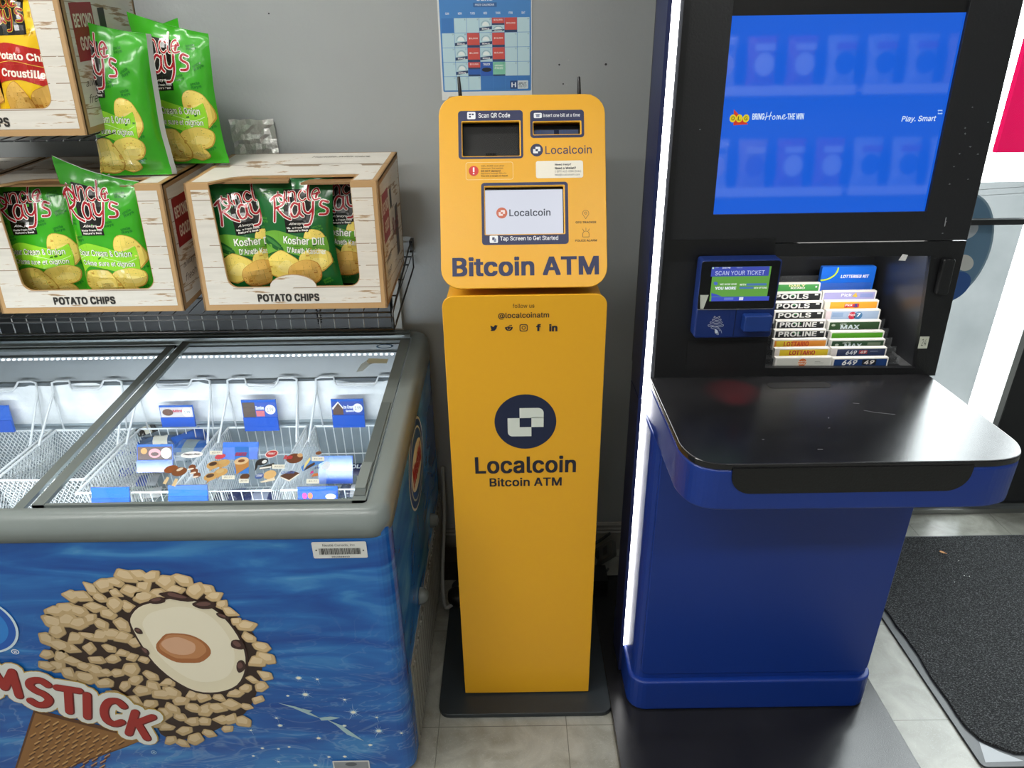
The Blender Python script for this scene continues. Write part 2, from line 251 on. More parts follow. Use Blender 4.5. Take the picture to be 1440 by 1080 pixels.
    (380, [(42,0,42,46,254,320,254,323,48,323,48,379,333,379,333,331,126,60,126,56,339,56,339,0,)]),
    (453, [(227,-7,174,1,130,24,95,62,69,113,57,155,50,202,48,254,50,306,57,353,69,395,95,447,130,484,174,508,227,516,279,508,323,484,358,447,384,395,396,353,403,306,405,254,403,202,396,155,384,113,359,62,323,24,279,1,), (227,50,261,56,290,74,313,103,330,144,340,194,344,254,340,314,330,365,313,405,290,435,261,453,227,460,192,453,163,435,140,405,123,365,113,314,109,254,113,194,123,144,140,103,163,74,192,56,)]),
    (453, [(76,0,76,55,391,55,391,0,), (276,509,276,0,212,0,212,448,209,448,86,358,86,427,198,509,)]),
    (453, [(64,0,64,47,234,229,261,257,282,282,299,305,311,327,318,348,320,371,317,397,308,419,293,436,273,449,250,457,224,460,196,457,172,447,153,433,139,413,130,390,127,362,66,362,71,405,86,442,111,473,143,496,182,511,225,516,268,511,306,497,337,474,361,445,376,411,381,372,378,345,371,318,357,290,336,259,306,223,267,180,153,60,153,57,389,57,389,0,)]),
    (453, [(218,-7,173,-3,133,10,98,30,70,57,52,91,44,132,109,132,115,107,126,87,144,71,165,59,191,52,219,50,248,53,275,61,297,74,315,93,325,116,329,145,326,172,316,196,299,217,275,234,242,244,201,248,157,248,157,299,288,448,288,452,70,452,70,509,372,509,372,461,211,278,211,289,264,288,308,276,344,253,371,222,387,186,393,145,387,103,370,66,344,36,309,12,266,-2,)]),
    (453, [(40,105,40,158,247,509,311,509,109,166,109,163,413,163,413,105,), (282,0,282,121,282,146,282,318,343,318,343,0,)]),
    (453, [(221,-7,178,-2,140,11,108,32,83,60,66,93,60,130,122,130,127,108,138,89,154,73,173,60,196,52,221,50,250,53,276,64,298,82,314,104,324,131,328,162,324,193,314,221,297,244,275,262,248,273,218,277,192,275,167,268,145,258,128,246,67,253,96,509,366,509,366,452,151,452,134,301,136,301,155,315,178,325,203,331,229,334,263,330,294,321,321,306,345,285,364,260,379,231,388,199,391,163,385,117,369,76,343,41,309,15,268,-1,)]),
    (453, [(226,-7,182,-1,142,15,109,40,84,74,69,115,64,162,68,199,80,239,102,285,137,340,252,509,322,509,151,261,145,261,154,275,165,288,179,299,196,307,214,312,235,314,278,309,316,295,346,271,370,240,384,201,389,157,384,112,368,73,343,39,310,14,271,-2,), (226,48,254,52,279,63,299,79,314,101,324,128,327,157,324,187,314,213,299,235,279,251,254,262,226,265,198,262,174,252,153,235,138,214,128,188,125,158,128,128,138,102,153,79,174,63,198,52,)]),
    (453, [(97,0,323,448,323,452,62,452,62,509,391,509,391,449,165,0,)]),
    (453, [(226,-7,178,-2,136,11,101,33,74,62,57,96,52,135,55,166,65,195,81,220,101,241,125,256,153,265,153,267,119,282,93,308,76,342,70,380,75,417,90,450,114,477,146,498,184,511,226,516,269,511,306,498,337,477,361,450,377,417,382,380,376,342,359,308,333,282,300,267,300,265,327,256,351,241,372,220,387,195,397,166,401,135,395,96,378,62,352,33,317,11,275,-2,), (226,49,258,52,285,60,307,74,323,91,333,113,337,139,333,165,322,189,305,208,283,223,256,232,226,235,196,232,169,223,147,208,130,189,119,165,115,139,119,113,129,91,145,74,167,60,195,52,), (226,290,252,292,274,300,293,313,307,330,316,351,319,376,316,399,308,420,294,437,275,449,252,457,226,460,200,457,177,449,159,437,145,420,136,399,133,376,136,351,145,330,159,313,178,300,201,292,)]),
    (453, [(226,516,271,510,310,494,343,468,368,434,384,393,389,347,385,309,373,270,350,224,315,168,200,0,130,0,301,248,307,248,299,234,287,221,273,210,257,202,238,196,218,195,175,199,137,214,106,237,83,269,68,307,64,352,69,397,85,436,110,469,143,494,182,510,), (226,460,199,457,174,446,154,429,138,407,129,381,125,352,129,322,138,295,154,274,174,257,199,247,226,243,254,247,279,257,299,273,314,295,324,321,327,350,324,381,314,407,299,429,279,446,254,457,)]),
    (447, [(202,-74,202,583,244,583,244,-74,), (224,-9,172,-4,128,9,91,31,64,60,46,96,38,137,104,137,110,110,123,88,142,71,166,59,194,52,224,49,257,52,286,60,311,74,329,92,341,114,346,139,342,161,332,179,316,193,296,205,272,214,245,222,184,239,128,260,86,289,60,326,52,372,58,413,75,448,102,476,138,498,180,511,227,516,275,511,316,498,351,476,377,449,394,415,401,378,337,378,326,412,302,437,267,453,225,459,194,456,167,448,145,435,129,418,118,398,115,376,119,352,131,334,148,319,169,308,191,300,212,293,264,279,287,272,312,264,336,252,359,238,379,220,395,198,405,171,408,139,403,99,386,64,360,34,323,11,278,-4,)]),
    (448, [(197,-7,150,-2,110,12,78,34,54,62,39,96,34,133,37,163,47,189,63,213,85,235,111,256,140,279,216,335,226,343,237,352,246,363,255,375,260,389,262,405,258,427,245,445,226,457,201,461,184,459,168,453,155,444,145,431,139,416,137,399,139,380,145,363,155,346,169,327,185,307,204,284,438,0,364,0,171,231,121,293,102,319,87,344,78,370,75,398,79,430,91,458,109,481,134,499,165,510,200,513,235,510,266,499,290,482,308,459,320,433,324,404,322,382,315,362,305,342,291,325,275,308,256,293,154,217,128,195,110,174,100,154,97,131,100,108,109,87,124,70,143,57,166,49,193,46,223,50,251,59,278,75,301,95,321,121,336,151,346,186,349,224,408,224,405,180,397,144,385,115,371,92,357,75,345,62,333,47,305,23,271,7,234,-3,)]),
    (676, [(355,-135,307,-133,262,-126,221,-114,167,-88,122,-53,87,-8,61,46,50,87,43,131,40,179,43,226,50,269,61,309,87,363,123,408,167,444,220,470,260,482,303,489,349,492,394,489,435,482,472,469,522,442,562,407,594,366,617,319,631,268,635,215,634,178,631,142,625,107,615,76,599,49,579,28,551,15,517,11,497,12,476,17,457,24,441,36,429,50,423,68,420,68,408,48,388,30,361,17,326,13,285,18,251,35,224,62,204,96,192,137,188,182,193,226,207,265,228,297,257,322,291,338,330,343,360,340,385,331,404,319,416,306,419,306,419,335,474,335,474,110,476,91,485,74,499,63,518,59,540,63,557,76,568,97,576,127,580,166,581,215,577,259,567,301,548,339,523,373,490,402,450,424,402,438,347,442,292,438,242,424,199,402,164,372,135,334,115,289,102,236,98,178,102,119,115,66,135,21,165,-17,201,-46,246,-68,298,-81,357,-85,385,-84,412,-80,436,-75,458,-69,476,-63,489,-59,504,-107,487,-113,464,-120,438,-126,411,-131,383,-134,), (329,65,359,68,382,78,400,95,412,118,419,148,422,185,419,221,411,249,399,269,381,282,358,289,331,292,305,288,283,277,265,260,252,239,244,213,242,185,244,154,251,125,262,101,279,81,301,69,)]),
    (273, [(89,207,92,264,101,324,109,364,119,403,132,441,153,494,177,539,236,539,212,485,191,428,174,370,161,313,154,258,151,207,154,161,160,115,172,67,188,16,202,-19,218,-57,236,-96,177,-96,150,-46,128,4,111,55,99,106,92,156,)]),
    (273, [(37,-96,56,-56,72,-18,86,18,102,69,113,116,120,162,122,207,119,258,112,313,99,370,82,428,62,485,37,539,97,539,121,494,142,441,154,403,164,364,173,323,181,264,184,207,182,156,174,104,161,53,144,3,123,-47,97,-96,)]),
    (188, [(95,-4,78,-1,63,9,53,24,50,41,53,59,63,73,78,83,95,87,113,83,128,73,138,59,141,41,138,24,128,9,113,-1,)]),
    (188, [(38,-119,68,71,137,71,84,-119,)]),
    (359, [(132,152,132,159,134,200,141,230,153,252,168,269,187,284,209,298,230,314,247,334,258,357,262,384,259,406,250,425,237,441,220,452,200,459,178,462,157,459,137,453,120,441,106,425,96,404,92,378,27,378,33,418,49,452,73,479,103,499,138,511,178,516,219,511,255,498,284,478,306,451,319,418,324,382,319,344,306,311,284,284,254,261,235,248,219,235,207,221,200,205,195,185,194,158,194,152,), (164,-4,146,-1,131,9,121,24,118,41,121,58,131,73,146,83,164,86,181,83,196,73,206,58,209,41,206,24,196,9,181,-1,)]),
    (196, [(67,160,63,509,132,509,128,160,), (98,-4,81,-1,66,9,56,24,52,41,56,58,66,73,81,83,98,86,116,83,130,73,140,58,143,41,140,24,130,9,116,-1,)]),
    (206, [(78,318,70,509,136,509,128,318,)]),
    (453, [(337,244,337,188,114,188,114,244,)]),
    (188, [(95,-4,78,-1,63,9,53,24,50,41,53,59,63,73,78,83,95,87,113,83,128,73,138,59,141,41,138,24,128,9,113,-1,), (95,271,78,274,63,284,53,299,50,316,53,334,63,349,78,359,95,362,113,359,128,349,138,334,141,316,138,299,128,284,113,274,)]),
    (249, [(235,533,71,-76,14,-76,178,533,)]),
    (404, [(212,-8,161,-2,117,16,82,46,56,85,40,132,34,187,39,242,55,290,81,329,115,359,157,378,205,384,236,382,266,374,294,361,319,341,341,315,357,282,368,242,371,194,371,169,75,169,75,221,338,221,310,202,307,237,298,269,283,294,263,314,237,326,205,330,173,326,146,313,125,294,109,270,99,241,96,211,96,178,100,139,110,106,128,80,151,61,179,50,212,46,234,48,254,53,271,61,285,73,297,88,306,105,365,91,353,63,335,39,311,19,283,4,249,-5,), (177,429,225,529,293,529,227,429,)]),
    (404, [(212,-8,161,-2,117,16,82,46,56,85,40,132,34,187,39,242,55,290,81,329,115,359,157,378,205,384,236,382,266,374,294,361,319,341,341,315,357,282,368,242,371,194,371,169,75,169,75,221,338,221,310,202,307,237,298,269,283,294,263,314,237,326,205,330,173,326,146,313,125,294,109,270,99,241,96,211,96,178,100,139,110,106,128,80,151,61,179,50,212,46,234,48,254,53,271,61,285,73,297,88,306,105,365,91,353,63,335,39,311,19,283,4,249,-5,), (180,429,114,529,182,529,230,429,)]),
    (463, [(231,118,192,122,154,134,121,152,91,177,67,206,48,240,37,277,33,317,37,357,48,394,67,428,91,457,121,482,154,500,192,512,231,516,271,512,309,500,343,482,372,457,396,428,415,394,426,357,430,317,426,277,415,240,396,206,372,177,343,152,309,134,271,122,), (231,166,271,171,307,187,338,210,362,241,377,277,382,317,377,357,362,393,338,423,307,447,271,462,231,467,192,462,156,447,125,423,101,393,86,357,81,317,86,277,101,241,125,210,156,187,192,171,), (273,226,228,312,273,312,319,226,), (161,226,161,409,253,409,266,407,279,402,292,394,302,383,309,368,311,350,309,332,302,316,291,304,278,295,264,289,250,287,185,287,185,319,239,319,248,321,257,327,264,337,267,350,264,364,257,372,248,376,239,378,203,378,203,226,)]),
    (453, [(198,34,198,364,255,364,255,34,), (61,172,61,226,391,226,391,172,)]),
    (676, [(175,283,146,286,121,297,101,314,86,335,78,360,75,388,75,412,78,440,87,464,101,486,121,503,146,513,175,517,206,513,230,503,250,486,264,464,273,440,276,412,276,388,273,360,264,335,250,314,230,297,205,286,), (175,327,198,332,212,346,221,365,223,388,223,412,221,435,213,454,198,468,175,473,153,468,138,454,130,435,127,412,127,388,130,365,138,346,153,332,), (501,-10,471,-6,446,5,426,21,412,43,403,68,400,95,400,120,403,147,412,172,427,194,447,210,471,221,501,225,531,221,556,210,576,194,590,172,598,147,601,120,601,95,598,68,589,43,575,21,555,5,531,-6,), (501,35,523,39,538,53,546,73,549,95,549,120,546,142,538,162,524,176,501,180,479,176,464,162,456,142,453,120,453,95,455,73,464,53,479,39,), (132,0,482,509,540,509,191,0,)]),
    (188, []),
]
_tc = {}
def glyph(ch):
    """outline of one letter, filled: (advance, vertices, faces)"""
    if ch not in _tc:
        adv, flat = OUTLINES[LETTERS.index(ch if ch in LETTERS else 'o')]
        loops = [[(l[i] / 1000, l[i + 1] / 1000) for i in range(0, len(l), 2)] for l in flat]
        vs, fs, lv = ([], [], [])
        area_of = lambda l: sum(l[i - 1][0] * l[i][1] - l[i][0] * l[i - 1][1] for i in range(len(l)))
        sgn = 1 if not loops or area_of(max(loops, key=lambda l: abs(area_of(l)))) > 0 else -1
        outer = [l for l in loops if area_of(l) * sgn > 0]; holes = [l for l in loops if area_of(l) * sgn <= 0]
        def within(p, poly):
            c = False
            for i in range(len(poly)):
                a, b = poly[i], poly[i - 1]
                if (a[1] > p[1]) != (b[1] > p[1]) and p[0] < (b[0] - a[0]) * (p[1] - a[1]) / (b[1] - a[1]) + a[0]: c = not c
            return c
        for ol in outer:                                       # strokes of one letter may overlap: each outline is filled on its own
            cu = bpy.data.curves.new('tmp', 'CURVE'); cu.dimensions = '2D'; cu.fill_mode = 'FRONT'
            for l in [ol] + [h for h in holes if within(h[0], ol)]:
                sp = cu.splines.new('POLY'); sp.points.add(len(l) - 1); sp.use_cyclic_u = True
                for i, (a, b) in enumerate(l): sp.points[i].co = (a, b, 0, 1)
            ob = bpy.data.objects.new('tmp', cu); me = ob.to_mesh()
            n0 = len(vs); vs += [(p.co.x, p.co.y) for p in me.vertices]
            fs += [tuple(n0 + i for i in (p.vertices if p.normal.z >= 0 else tuple(p.vertices)[::-1])) for p in me.polygons]; lv += [outer.index(ol)] * len(me.vertices)
            ob.to_mesh_clear(); bpy.data.objects.remove(ob); bpy.data.curves.remove(cu)
        _tc[ch] = (adv / 1000, [(a, b, q * .000006) for (a, b), q in zip(vs, lv)], fs)
    return _tc[ch]
def text_mesh(t, bold, shear):
    vs = []; fs = []; x = 0
    offs = [(0, 0, 0)] if bold <= 0 else [(bold, bold * .6, 1), (-bold, bold * .6, 2), (bold, -bold * .6, 3), (-bold, -bold * .6, 4), (0, 0, 0)]
    for ch in t:
        adv, gv, gf = glyph(ch)
        for dx, dy, k in offs:
            n = len(vs); vs += [(x + a + dx + (b + dy) * shear, b + dy, k * .00002 + q) for a, b, q in gv]; fs += [tuple(i + n for i in f) for f in gf]
        x += adv + bold * .6
    return vs, fs
def rr(u0, v0, u1, v1, r, n=6):
    r4 = r if isinstance(r, (list, tuple)) else [r] * 4      # bl, br, tr, tl
    out = []
    for (cu, cv, a0, q) in ((u0, v0, PI, 0), (u1, v0, 1.5 * PI, 1), (u1, v1, 0, 2), (u0, v1, .5 * PI, 3)):
        R = r4[q]; sx = 1 if cu == u0 else -1; sy = 1 if cv == v0 else -1
        if R <= 0: out.append((cu, cv)); continue
        for i in range(n + 1):
            t = a0 + .5 * PI * i / n; out.append((cu + sx * R + R * math.cos(t), cv + sy * R + R * math.sin(t)))
    return out
def smoothp(p, k=4, closed=False):
    n = len(p); out = []
    for i in range(n if closed else n - 1):
        g = lambda j: p[j % n] if closed else p[max(0, min(n - 1, j))]
        a, b, c, d = g(i - 1), g(i), g(i + 1), g(i + 2)
        for s in range(k):
            t = s / k
            out.append(tuple(.5 * ((2 * b[m]) + (-a[m] + c[m]) * t + (2 * a[m] - 5 * b[m] + 4 * c[m] - d[m]) * t * t + (-a[m] + 3 * b[m] - 3 * c[m] + d[m]) * t ** 3) for m in range(len(b))))
    if not closed: out.append(tuple(p[-1]))
    return out

# ------------------------------------------------------------------ materials
def newmat(name):
    m = bpy.data.materials.new(name); m.use_nodes = True; nt = m.node_tree; M[name] = m
    return m, nt, nt.nodes['Principled BSDF']
def nd(nt, t, **k):
    n = nt.nodes.new(t)
    for a, b in k.items():
        if a.startswith('i_'): n.inputs[int(a[2:])].default_value = b
        else: setattr(n, a, b)
    return n
def ramp(nt, stops):
    r = nt.nodes.new('ShaderNodeValToRGB'); e = r.color_ramp.elements
    e[0].position, e[0].color = stops[0][0], (*lin(stops[0][1]), 1)
    e[1].position, e[1].color = stops[-1][0], (*lin(stops[-1][1]), 1)
    for p, c in stops[1:-1]: q = e.new(p); q.color = (*lin(c), 1)
    return r
def coords(nt, scale=(1, 1, 1), src='Object'):
    tc = nt.nodes.new('ShaderNodeTexCoord'); mp = nt.nodes.new('ShaderNodeMapping'); mp.inputs['Scale'].default_value = scale
    nt.links.new(tc.outputs[src], mp.inputs[0]); return mp.outputs[0]
def attr_mat(name, rough=.5, metal=0, spec=.5, bump=0, bscale=200, coat=0, emit=0, mottled=0, trans=0):
    m, nt, b = newmat(name); a = nd(nt, 'ShaderNodeAttribute', attribute_name='Col')
    src = a.outputs['Color']
    if mottled:
        no = nd(nt, 'ShaderNodeTexNoise'); no.inputs['Scale'].default_value = 6; no.inputs['Detail'].default_value = 6
        nt.links.new(coords(nt), no.inputs['Vector'])
        mr = nd(nt, 'ShaderNodeMapRange'); mr.inputs[1].default_value = .3; mr.inputs[2].default_value = .7; mr.inputs[3].default_value = 1 - mottled; mr.inputs[4].default_value = 1 + mottled * .5
        nt.links.new(no.outputs[0], mr.inputs[0]); mx = nd(nt, 'ShaderNodeVectorMath', operation='SCALE')
        nt.links.new(src, mx.inputs[0]); nt.links.new(mr.outputs[0], mx.inputs['Scale']); src = mx.outputs[0]
    nt.links.new(src, b.inputs['Base Color']) if not emit else None
    if emit and emit < 10: m.cycles.emission_sampling = 'NONE'
    if emit: b.inputs['Base Color'].default_value = (.01, .01, .01, 1)
    b.inputs['Roughness'].default_value = rough; b.inputs['Metallic'].default_value = metal; b.inputs['Specular IOR Level'].default_value = spec
    b.inputs['Coat Weight'].default_value = coat; b.inputs['Coat Roughness'].default_value = .08
    if emit: nt.links.new(src, b.inputs['Emission Color']); b.inputs['Emission Strength'].default_value = emit; 
    if trans:
        b.inputs['Alpha'].default_value = 1 - trans
    if bump:
        no = nd(nt, 'ShaderNodeTexNoise'); no.inputs['Scale'].default_value = bscale; no.inputs['Detail'].default_value = 3
        nt.links.new(coords(nt), no.inputs['Vector']); bp = nd(nt, 'ShaderNodeBump'); bp.inputs['Strength'].default_value = bump; bp.inputs['Distance'].default_value = .001
        nt.links.new(no.outputs[0], bp.inputs['Height']); nt.links.new(bp.outputs[0], b.inputs['Normal'])
    return m
attr_mat('paint', .55)
attr_mat('print', .45)
attr_mat('matte', .9, spec=0)
attr_mat('powder', .36, bump=.12, bscale=500)                 # powder coated sheet metal
attr_mat('plastic', .38, bump=.15, bscale=350)
attr_mat('satin', .30, mottled=.06)
attr_mat('gloss', .18)
attr_mat('film', .22, coat=.4)                               # printed snack film
attr_mat('metal', .28, metal=1)
attr_mat('wire', .3)
attr_mat('textured_black', .42, bump=.5, bscale=260)
attr_mat('clearprint', .3, trans=.35)
attr_mat('sheet_film', .15, trans=.72)
attr_mat('lit', .3, emit=1.0)
attr_mat('led', .5, emit=14)
attr_mat('ledsoft', .5, emit=4)
attr_mat('dim_lit', .3, emit=.55)
def glass(name, tint=(1, 1, 1), rough=.03, k=1.0, dirt=0):
    m, nt, b = newmat(name); nt.nodes.remove(b); out = nt.nodes['Material Output']
    t = nd(nt, 'ShaderNodeBsdfTransparent'); t.inputs[0].default_value = (*tint, 1)
    g = nd(nt, 'ShaderNodeBsdfGlossy'); g.inputs['Roughness'].default_value = rough
    fr = nd(nt, 'ShaderNodeFresnel'); fr.inputs[0].default_value = 1.45
    mu = nd(nt, 'ShaderNodeMath', operation='MULTIPLY_ADD'); mu.inputs[1].default_value = k; mu.inputs[2].default_value = 0
    nt.links.new(fr.outputs[0], mu.inputs[0])
    ge = nd(nt, 'ShaderNodeNewGeometry'); iv = nd(nt, 'ShaderNodeMath', operation='SUBTRACT'); iv.inputs[0].default_value = 1; nt.links.new(ge.outputs['Backfacing'], iv.inputs[1])
    m0 = nd(nt, 'ShaderNodeMath', operation='MULTIPLY'); nt.links.new(mu.outputs[0], m0.inputs[0]); nt.links.new(iv.outputs[0], m0.inputs[1]); mu = m0
    mx = nd(nt, 'ShaderNodeMixShader'); nt.links.new(mu.outputs[0], mx.inputs[0]); nt.links.new(t.outputs[0], mx.inputs[1]); nt.links.new(g.outputs[0], mx.inputs[2])
    last = mx.outputs[0]
    if dirt:
        d = nd(nt, 'ShaderNodeBsdfDiffuse'); d.inputs[0].default_value = (.75, .78, .8, 1)
        no = nd(nt, 'ShaderNodeTexNoise'); no.inputs['Scale'].default_value = 9; no.inputs['Detail'].default_value = 8
        nt.links.new(coords(nt, (1, .5, 1)), no.inputs['Vector'])
        mr = nd(nt, 'ShaderNodeMapRange'); mr.inputs[1].default_value = .35; mr.inputs[2].default_value = .8; mr.inputs[3].default_value = dirt * .4; mr.inputs[4].default_value = dirt * 1.6
        nt.links.new(no.outputs[0], mr.inputs[0]); m2 = nd(nt, 'ShaderNodeMixShader'); nt.links.new(mr.outputs[0], m2.inputs[0]); nt.links.new(last, m2.inputs[1]); nt.links.new(d.outputs[0], m2.inputs[2]); last = m2.outputs[0]
    nt.links.new(last, out.inputs[0]); return m
glass('lid_glass', (.96, .98, .99), .02, .8, .012)
glass('window_glass', (.96, .98, .97), .0, .8)
glass('dark_glass', (.9, .9, .9), .12, .3)
glass('clear_plastic', (.93, .94, .95), .08, .8, .04)
# painted wall: grey, slightly uneven roller texture
m, nt, b = newmat('wall_paint')
no = nd(nt, 'ShaderNodeTexNoise'); no.inputs['Scale'].default_value = 2.2; no.inputs['Detail'].default_value = 5
nt.links.new(coords(nt), no.inputs['Vector']); r = ramp(nt, [(.3, '#9a9e9f'), (.7, '#a3a8a8')])
nt.links.new(no.outputs[0], r.inputs[0]); nt.links.new(r.outputs[0], b.inputs['Base Color']); b.inputs['Roughness'].default_value = .42
n2 = nd(nt, 'ShaderNodeTexNoise'); n2.inputs['Scale'].default_value = 120; n2.inputs['Detail'].default_value = 4
nt.links.new(coords(nt), n2.inputs['Vector']); bp = nd(nt, 'ShaderNodeBump'); bp.inputs['Strength'].default_value = .25; bp.inputs['Distance'].default_value = .002
nt.links.new(n2.outputs[0], bp.inputs['Height']); nt.links.new(bp.outputs[0], b.inputs['Normal'])
# vinyl floor tiles, 12 inch, marbled, scuffed
m, nt, b = newmat('floor_tile')
co = coords(nt)
sep = nd(nt, 'ShaderNodeSeparateXYZ'); nt.links.new(co, sep.inputs[0])
def line(out, off):
    a = nd(nt, 'ShaderNodeMath', operation='ADD'); a.inputs[1].default_value = off; nt.links.new(out, a.inputs[0])
    d = nd(nt, 'ShaderNodeMath', operation='DIVIDE'); d.inputs[1].default_value = .3048; nt.links.new(a.outputs[0], d.inputs[0])
    f = nd(nt, 'ShaderNodeMath', operation='FRACT'); nt.links.new(d.outputs[0], f.inputs[0])
    c = nd(nt, 'ShaderNodeMath', operation='LESS_THAN'); c.inputs[1].default_value = .006; nt.links.new(f.outputs[0], c.inputs[0]); return c.outputs[0]
lx = line(sep.outputs[0], -.118 + .3048 * 40 + .0009); ly = line(sep.outputs[1], -1.119 + .3048 * 40)
mxl = nd(nt, 'ShaderNodeMath', operation='MAXIMUM'); nt.links.new(lx, mxl.inputs[0]); nt.links.new(ly, mxl.inputs[1])
no = nd(nt, 'ShaderNodeTexNoise'); no.inputs['Scale'].default_value = 7; no.inputs['Detail'].default_value = 8; no.inputs['Distortion'].default_value = 2.5
nt.links.new(co, no.inputs['Vector']); r = ramp(nt, [(.32, '#84847a'), (.5, '#929289'), (.68, '#a09f97')]); nt.links.new(no.outputs[0], r.inputs[0])
ns = nd(nt, 'ShaderNodeTexNoise'); ns.inputs['Scale'].default_value = 16; ns.inputs['Detail'].default_value = 3; ns.inputs['Distortion'].default_value = 6
nt.links.new(co, ns.inputs['Vector']); rs = ramp(nt, [(.485, (0, 0, 0)), (.5, (.45, .45, .45)), (.515, (0, 0, 0))]); nt.links.new(ns.outputs[0], rs.inputs[0])
m1 = nd(nt, 'ShaderNodeMixRGB', blend_type='MIX'); nt.links.new(rs.outputs[0], m1.inputs[0]); nt.links.new(r.outputs[0], m1.inputs[1]); m1.inputs[2].default_value = (.42, .42, .39, 1)
mx = nd(nt, 'ShaderNodeMixRGB', blend_type='MIX'); nt.links.new(mxl.outputs[0], mx.inputs[0]); nt.links.new(m1.outputs[0], mx.inputs[1]); mx.inputs[2].default_value = (.12, .12, .1, 1)
nt.links.new(mx.outputs[0], b.inputs['Base Color']); b.inputs['Roughness'].default_value = .3
bp = nd(nt, 'ShaderNodeBump'); bp.inputs['Strength'].default_value = .3; bp.inputs['Distance'].default_value = .002; nt.links.new(no.outputs[0], bp.inputs['Height']); nt.links.new(bp.outputs[0], b.inputs['Normal'])
# looped entrance carpet
m, nt, b = newmat('carpet')
no = nd(nt, 'ShaderNodeTexNoise'); no.inputs['Scale'].default_value = 260; no.inputs['Detail'].default_value = 3
nt.links.new(coords(nt, (1, 1.6, 1)), no.inputs['Vector']); r = ramp(nt, [(.38, '#17181a'), (.55, '#3c3e40'), (.72, '#76787a')]); nt.links.new(no.outputs[0], r.inputs[0])
nt.links.new(r.outputs[0], b.inputs['Base Color']); b.inputs['Roughness'].default_value = .95
bp = nd(nt, 'ShaderNodeBump'); bp.inputs['Strength'].default_value = 1; bp.inputs['Distance'].default_value = .006; nt.links.new(no.outputs[0], bp.inputs['Height']); nt.links.new(bp.outputs[0], b.inputs['Normal'])
# black laminate with scratches and dust
def laminate(name, base, rough, bstr=.35):
    m, nt, b = newmat(name)
    no = nd(nt, 'ShaderNodeTexNoise'); no.inputs['Scale'].default_value = 4; no.inputs['Detail'].default_value = 10; no.inputs['Roughness'].default_value = .75
    nt.links.new(coords(nt), no.inputs['Vector']); r = ramp(nt, [(.35, base[0]), (.75, base[1])]); nt.links.new(no.outputs[0], r.inputs[0]); nt.links.new(r.outputs[0], b.inputs['Base Color'])
    mr = nd(nt, 'ShaderNodeMapRange'); mr.inputs[3].default_value = rough - .06; mr.inputs[4].default_value = rough + .1; nt.links.new(no.outputs[0], mr.inputs[0]); nt.links.new(mr.outputs[0], b.inputs['Roughness'])
    n2 = nd(nt, 'ShaderNodeTexNoise'); n2.inputs['Scale'].default_value = 420; nt.links.new(coords(nt), n2.inputs['Vector'])
    bp = nd(nt, 'ShaderNodeBump'); bp.inputs['Strength'].default_value = bstr; bp.inputs['Distance'].default_value = .0006; nt.links.new(n2.outputs[0], bp.inputs['Height']); nt.links.new(bp.outputs[0], b.inputs['Normal'])
laminate('black_laminate', ('#151517', '#242426'), .22, .10)
laminate('steel_plate', ('#20262a', '#2b3236'), .42)
# printed weathered white planks on cardboard
m, nt, b = newmat('plank_print')
no = nd(nt, 'ShaderNodeTexNoise'); no.inputs['Scale'].default_value = 1; no.inputs['Detail'].default_value = 7; no.inputs['Roughness'].default_value = .62
nt.links.new(coords(nt, (8, 8, 75)), no.inputs['Vector']); r = ramp(nt, [(.36, '#8f7558'), (.395, '#b7a184'), (.415, '#d3cec4'), (.7, '#c8c3b9')]); nt.links.new(no.outputs[0], r.inputs[0])
tc = coords(nt, (1, 1, 1)); sp = nd(nt, 'ShaderNodeSeparateXYZ'); nt.links.new(tc, sp.inputs[0])
wv = nd(nt, 'ShaderNodeMath', operation='DIVIDE'); wv.inputs[1].default_value = .046; nt.links.new(sp.outputs[2], wv.inputs[0])
fr = nd(nt, 'ShaderNodeMath', operation='FRACT'); nt.links.new(wv.outputs[0], fr.inputs[0])
ls = nd(nt, 'ShaderNodeMath', operation='LESS_THAN'); ls.inputs[1].default_value = .035; nt.links.new(fr.outputs[0], ls.inputs[0])
nm = nd(nt, 'ShaderNodeMath', operation='MULTIPLY'); n3 = nd(nt, 'ShaderNodeTexNoise'); n3.inputs['Scale'].default_value = 14; nt.links.new(coords(nt), n3.inputs['Vector'])
gt = nd(nt, 'ShaderNodeMath', operation='GREATER_THAN'); gt.inputs[1].default_value = .47; nt.links.new(n3.outputs[0], gt.inputs[0]); nt.links.new(ls.outputs[0], nm.inputs[0]); nt.links.new(gt.outputs[0], nm.inputs[1])
mx = nd(nt, 'ShaderNodeMixRGB'); nt.links.new(nm.outputs[0], mx.inputs[0]); nt.links.new(r.outputs[0], mx.inputs[1]); mx.inputs[2].default_value = (*lin('#8d7a63'), 1)
nt.links.new(mx.outputs[0], b.inputs['Base Color']); b.inputs['Roughness'].default_value = .5
# printed blue water on the freezer wrap
m, nt, b = newmat('water_print')
co = coords(nt, (1.3, 1.3, 7.5)); no = nd(nt, 'ShaderNodeTexNoise'); no.inputs['Scale'].default_value = 2.4; no.inputs['Detail'].default_value = 8; no.inputs['Distortion'].default_value = 1.0
nt.links.new(co, no.inputs['Vector']); r = ramp(nt, [(.3, '#0f4596'), (.46, '#1858a8'), (.58, '#246cb8'), (.68, '#3f88c6'), (.8, '#78b0d6')]); nt.links.new(no.outputs[0], r.inputs[0])
vo = nd(nt, 'ShaderNodeTexNoise'); vo.inputs['Scale'].default_value = 3.2; vo.inputs['Detail'].default_value = 3; vo.inputs['Distortion'].default_value = 3.5
nt.links.new(coords(nt, (1.2, 1.2, 3)), vo.inputs['Vector']); rv = ramp(nt, [(.47, (0, 0, 0)), (.5, (.16, .16, .16)), (.53, (0, 0, 0))]); nt.links.new(vo.outputs[0], rv.inputs[0])
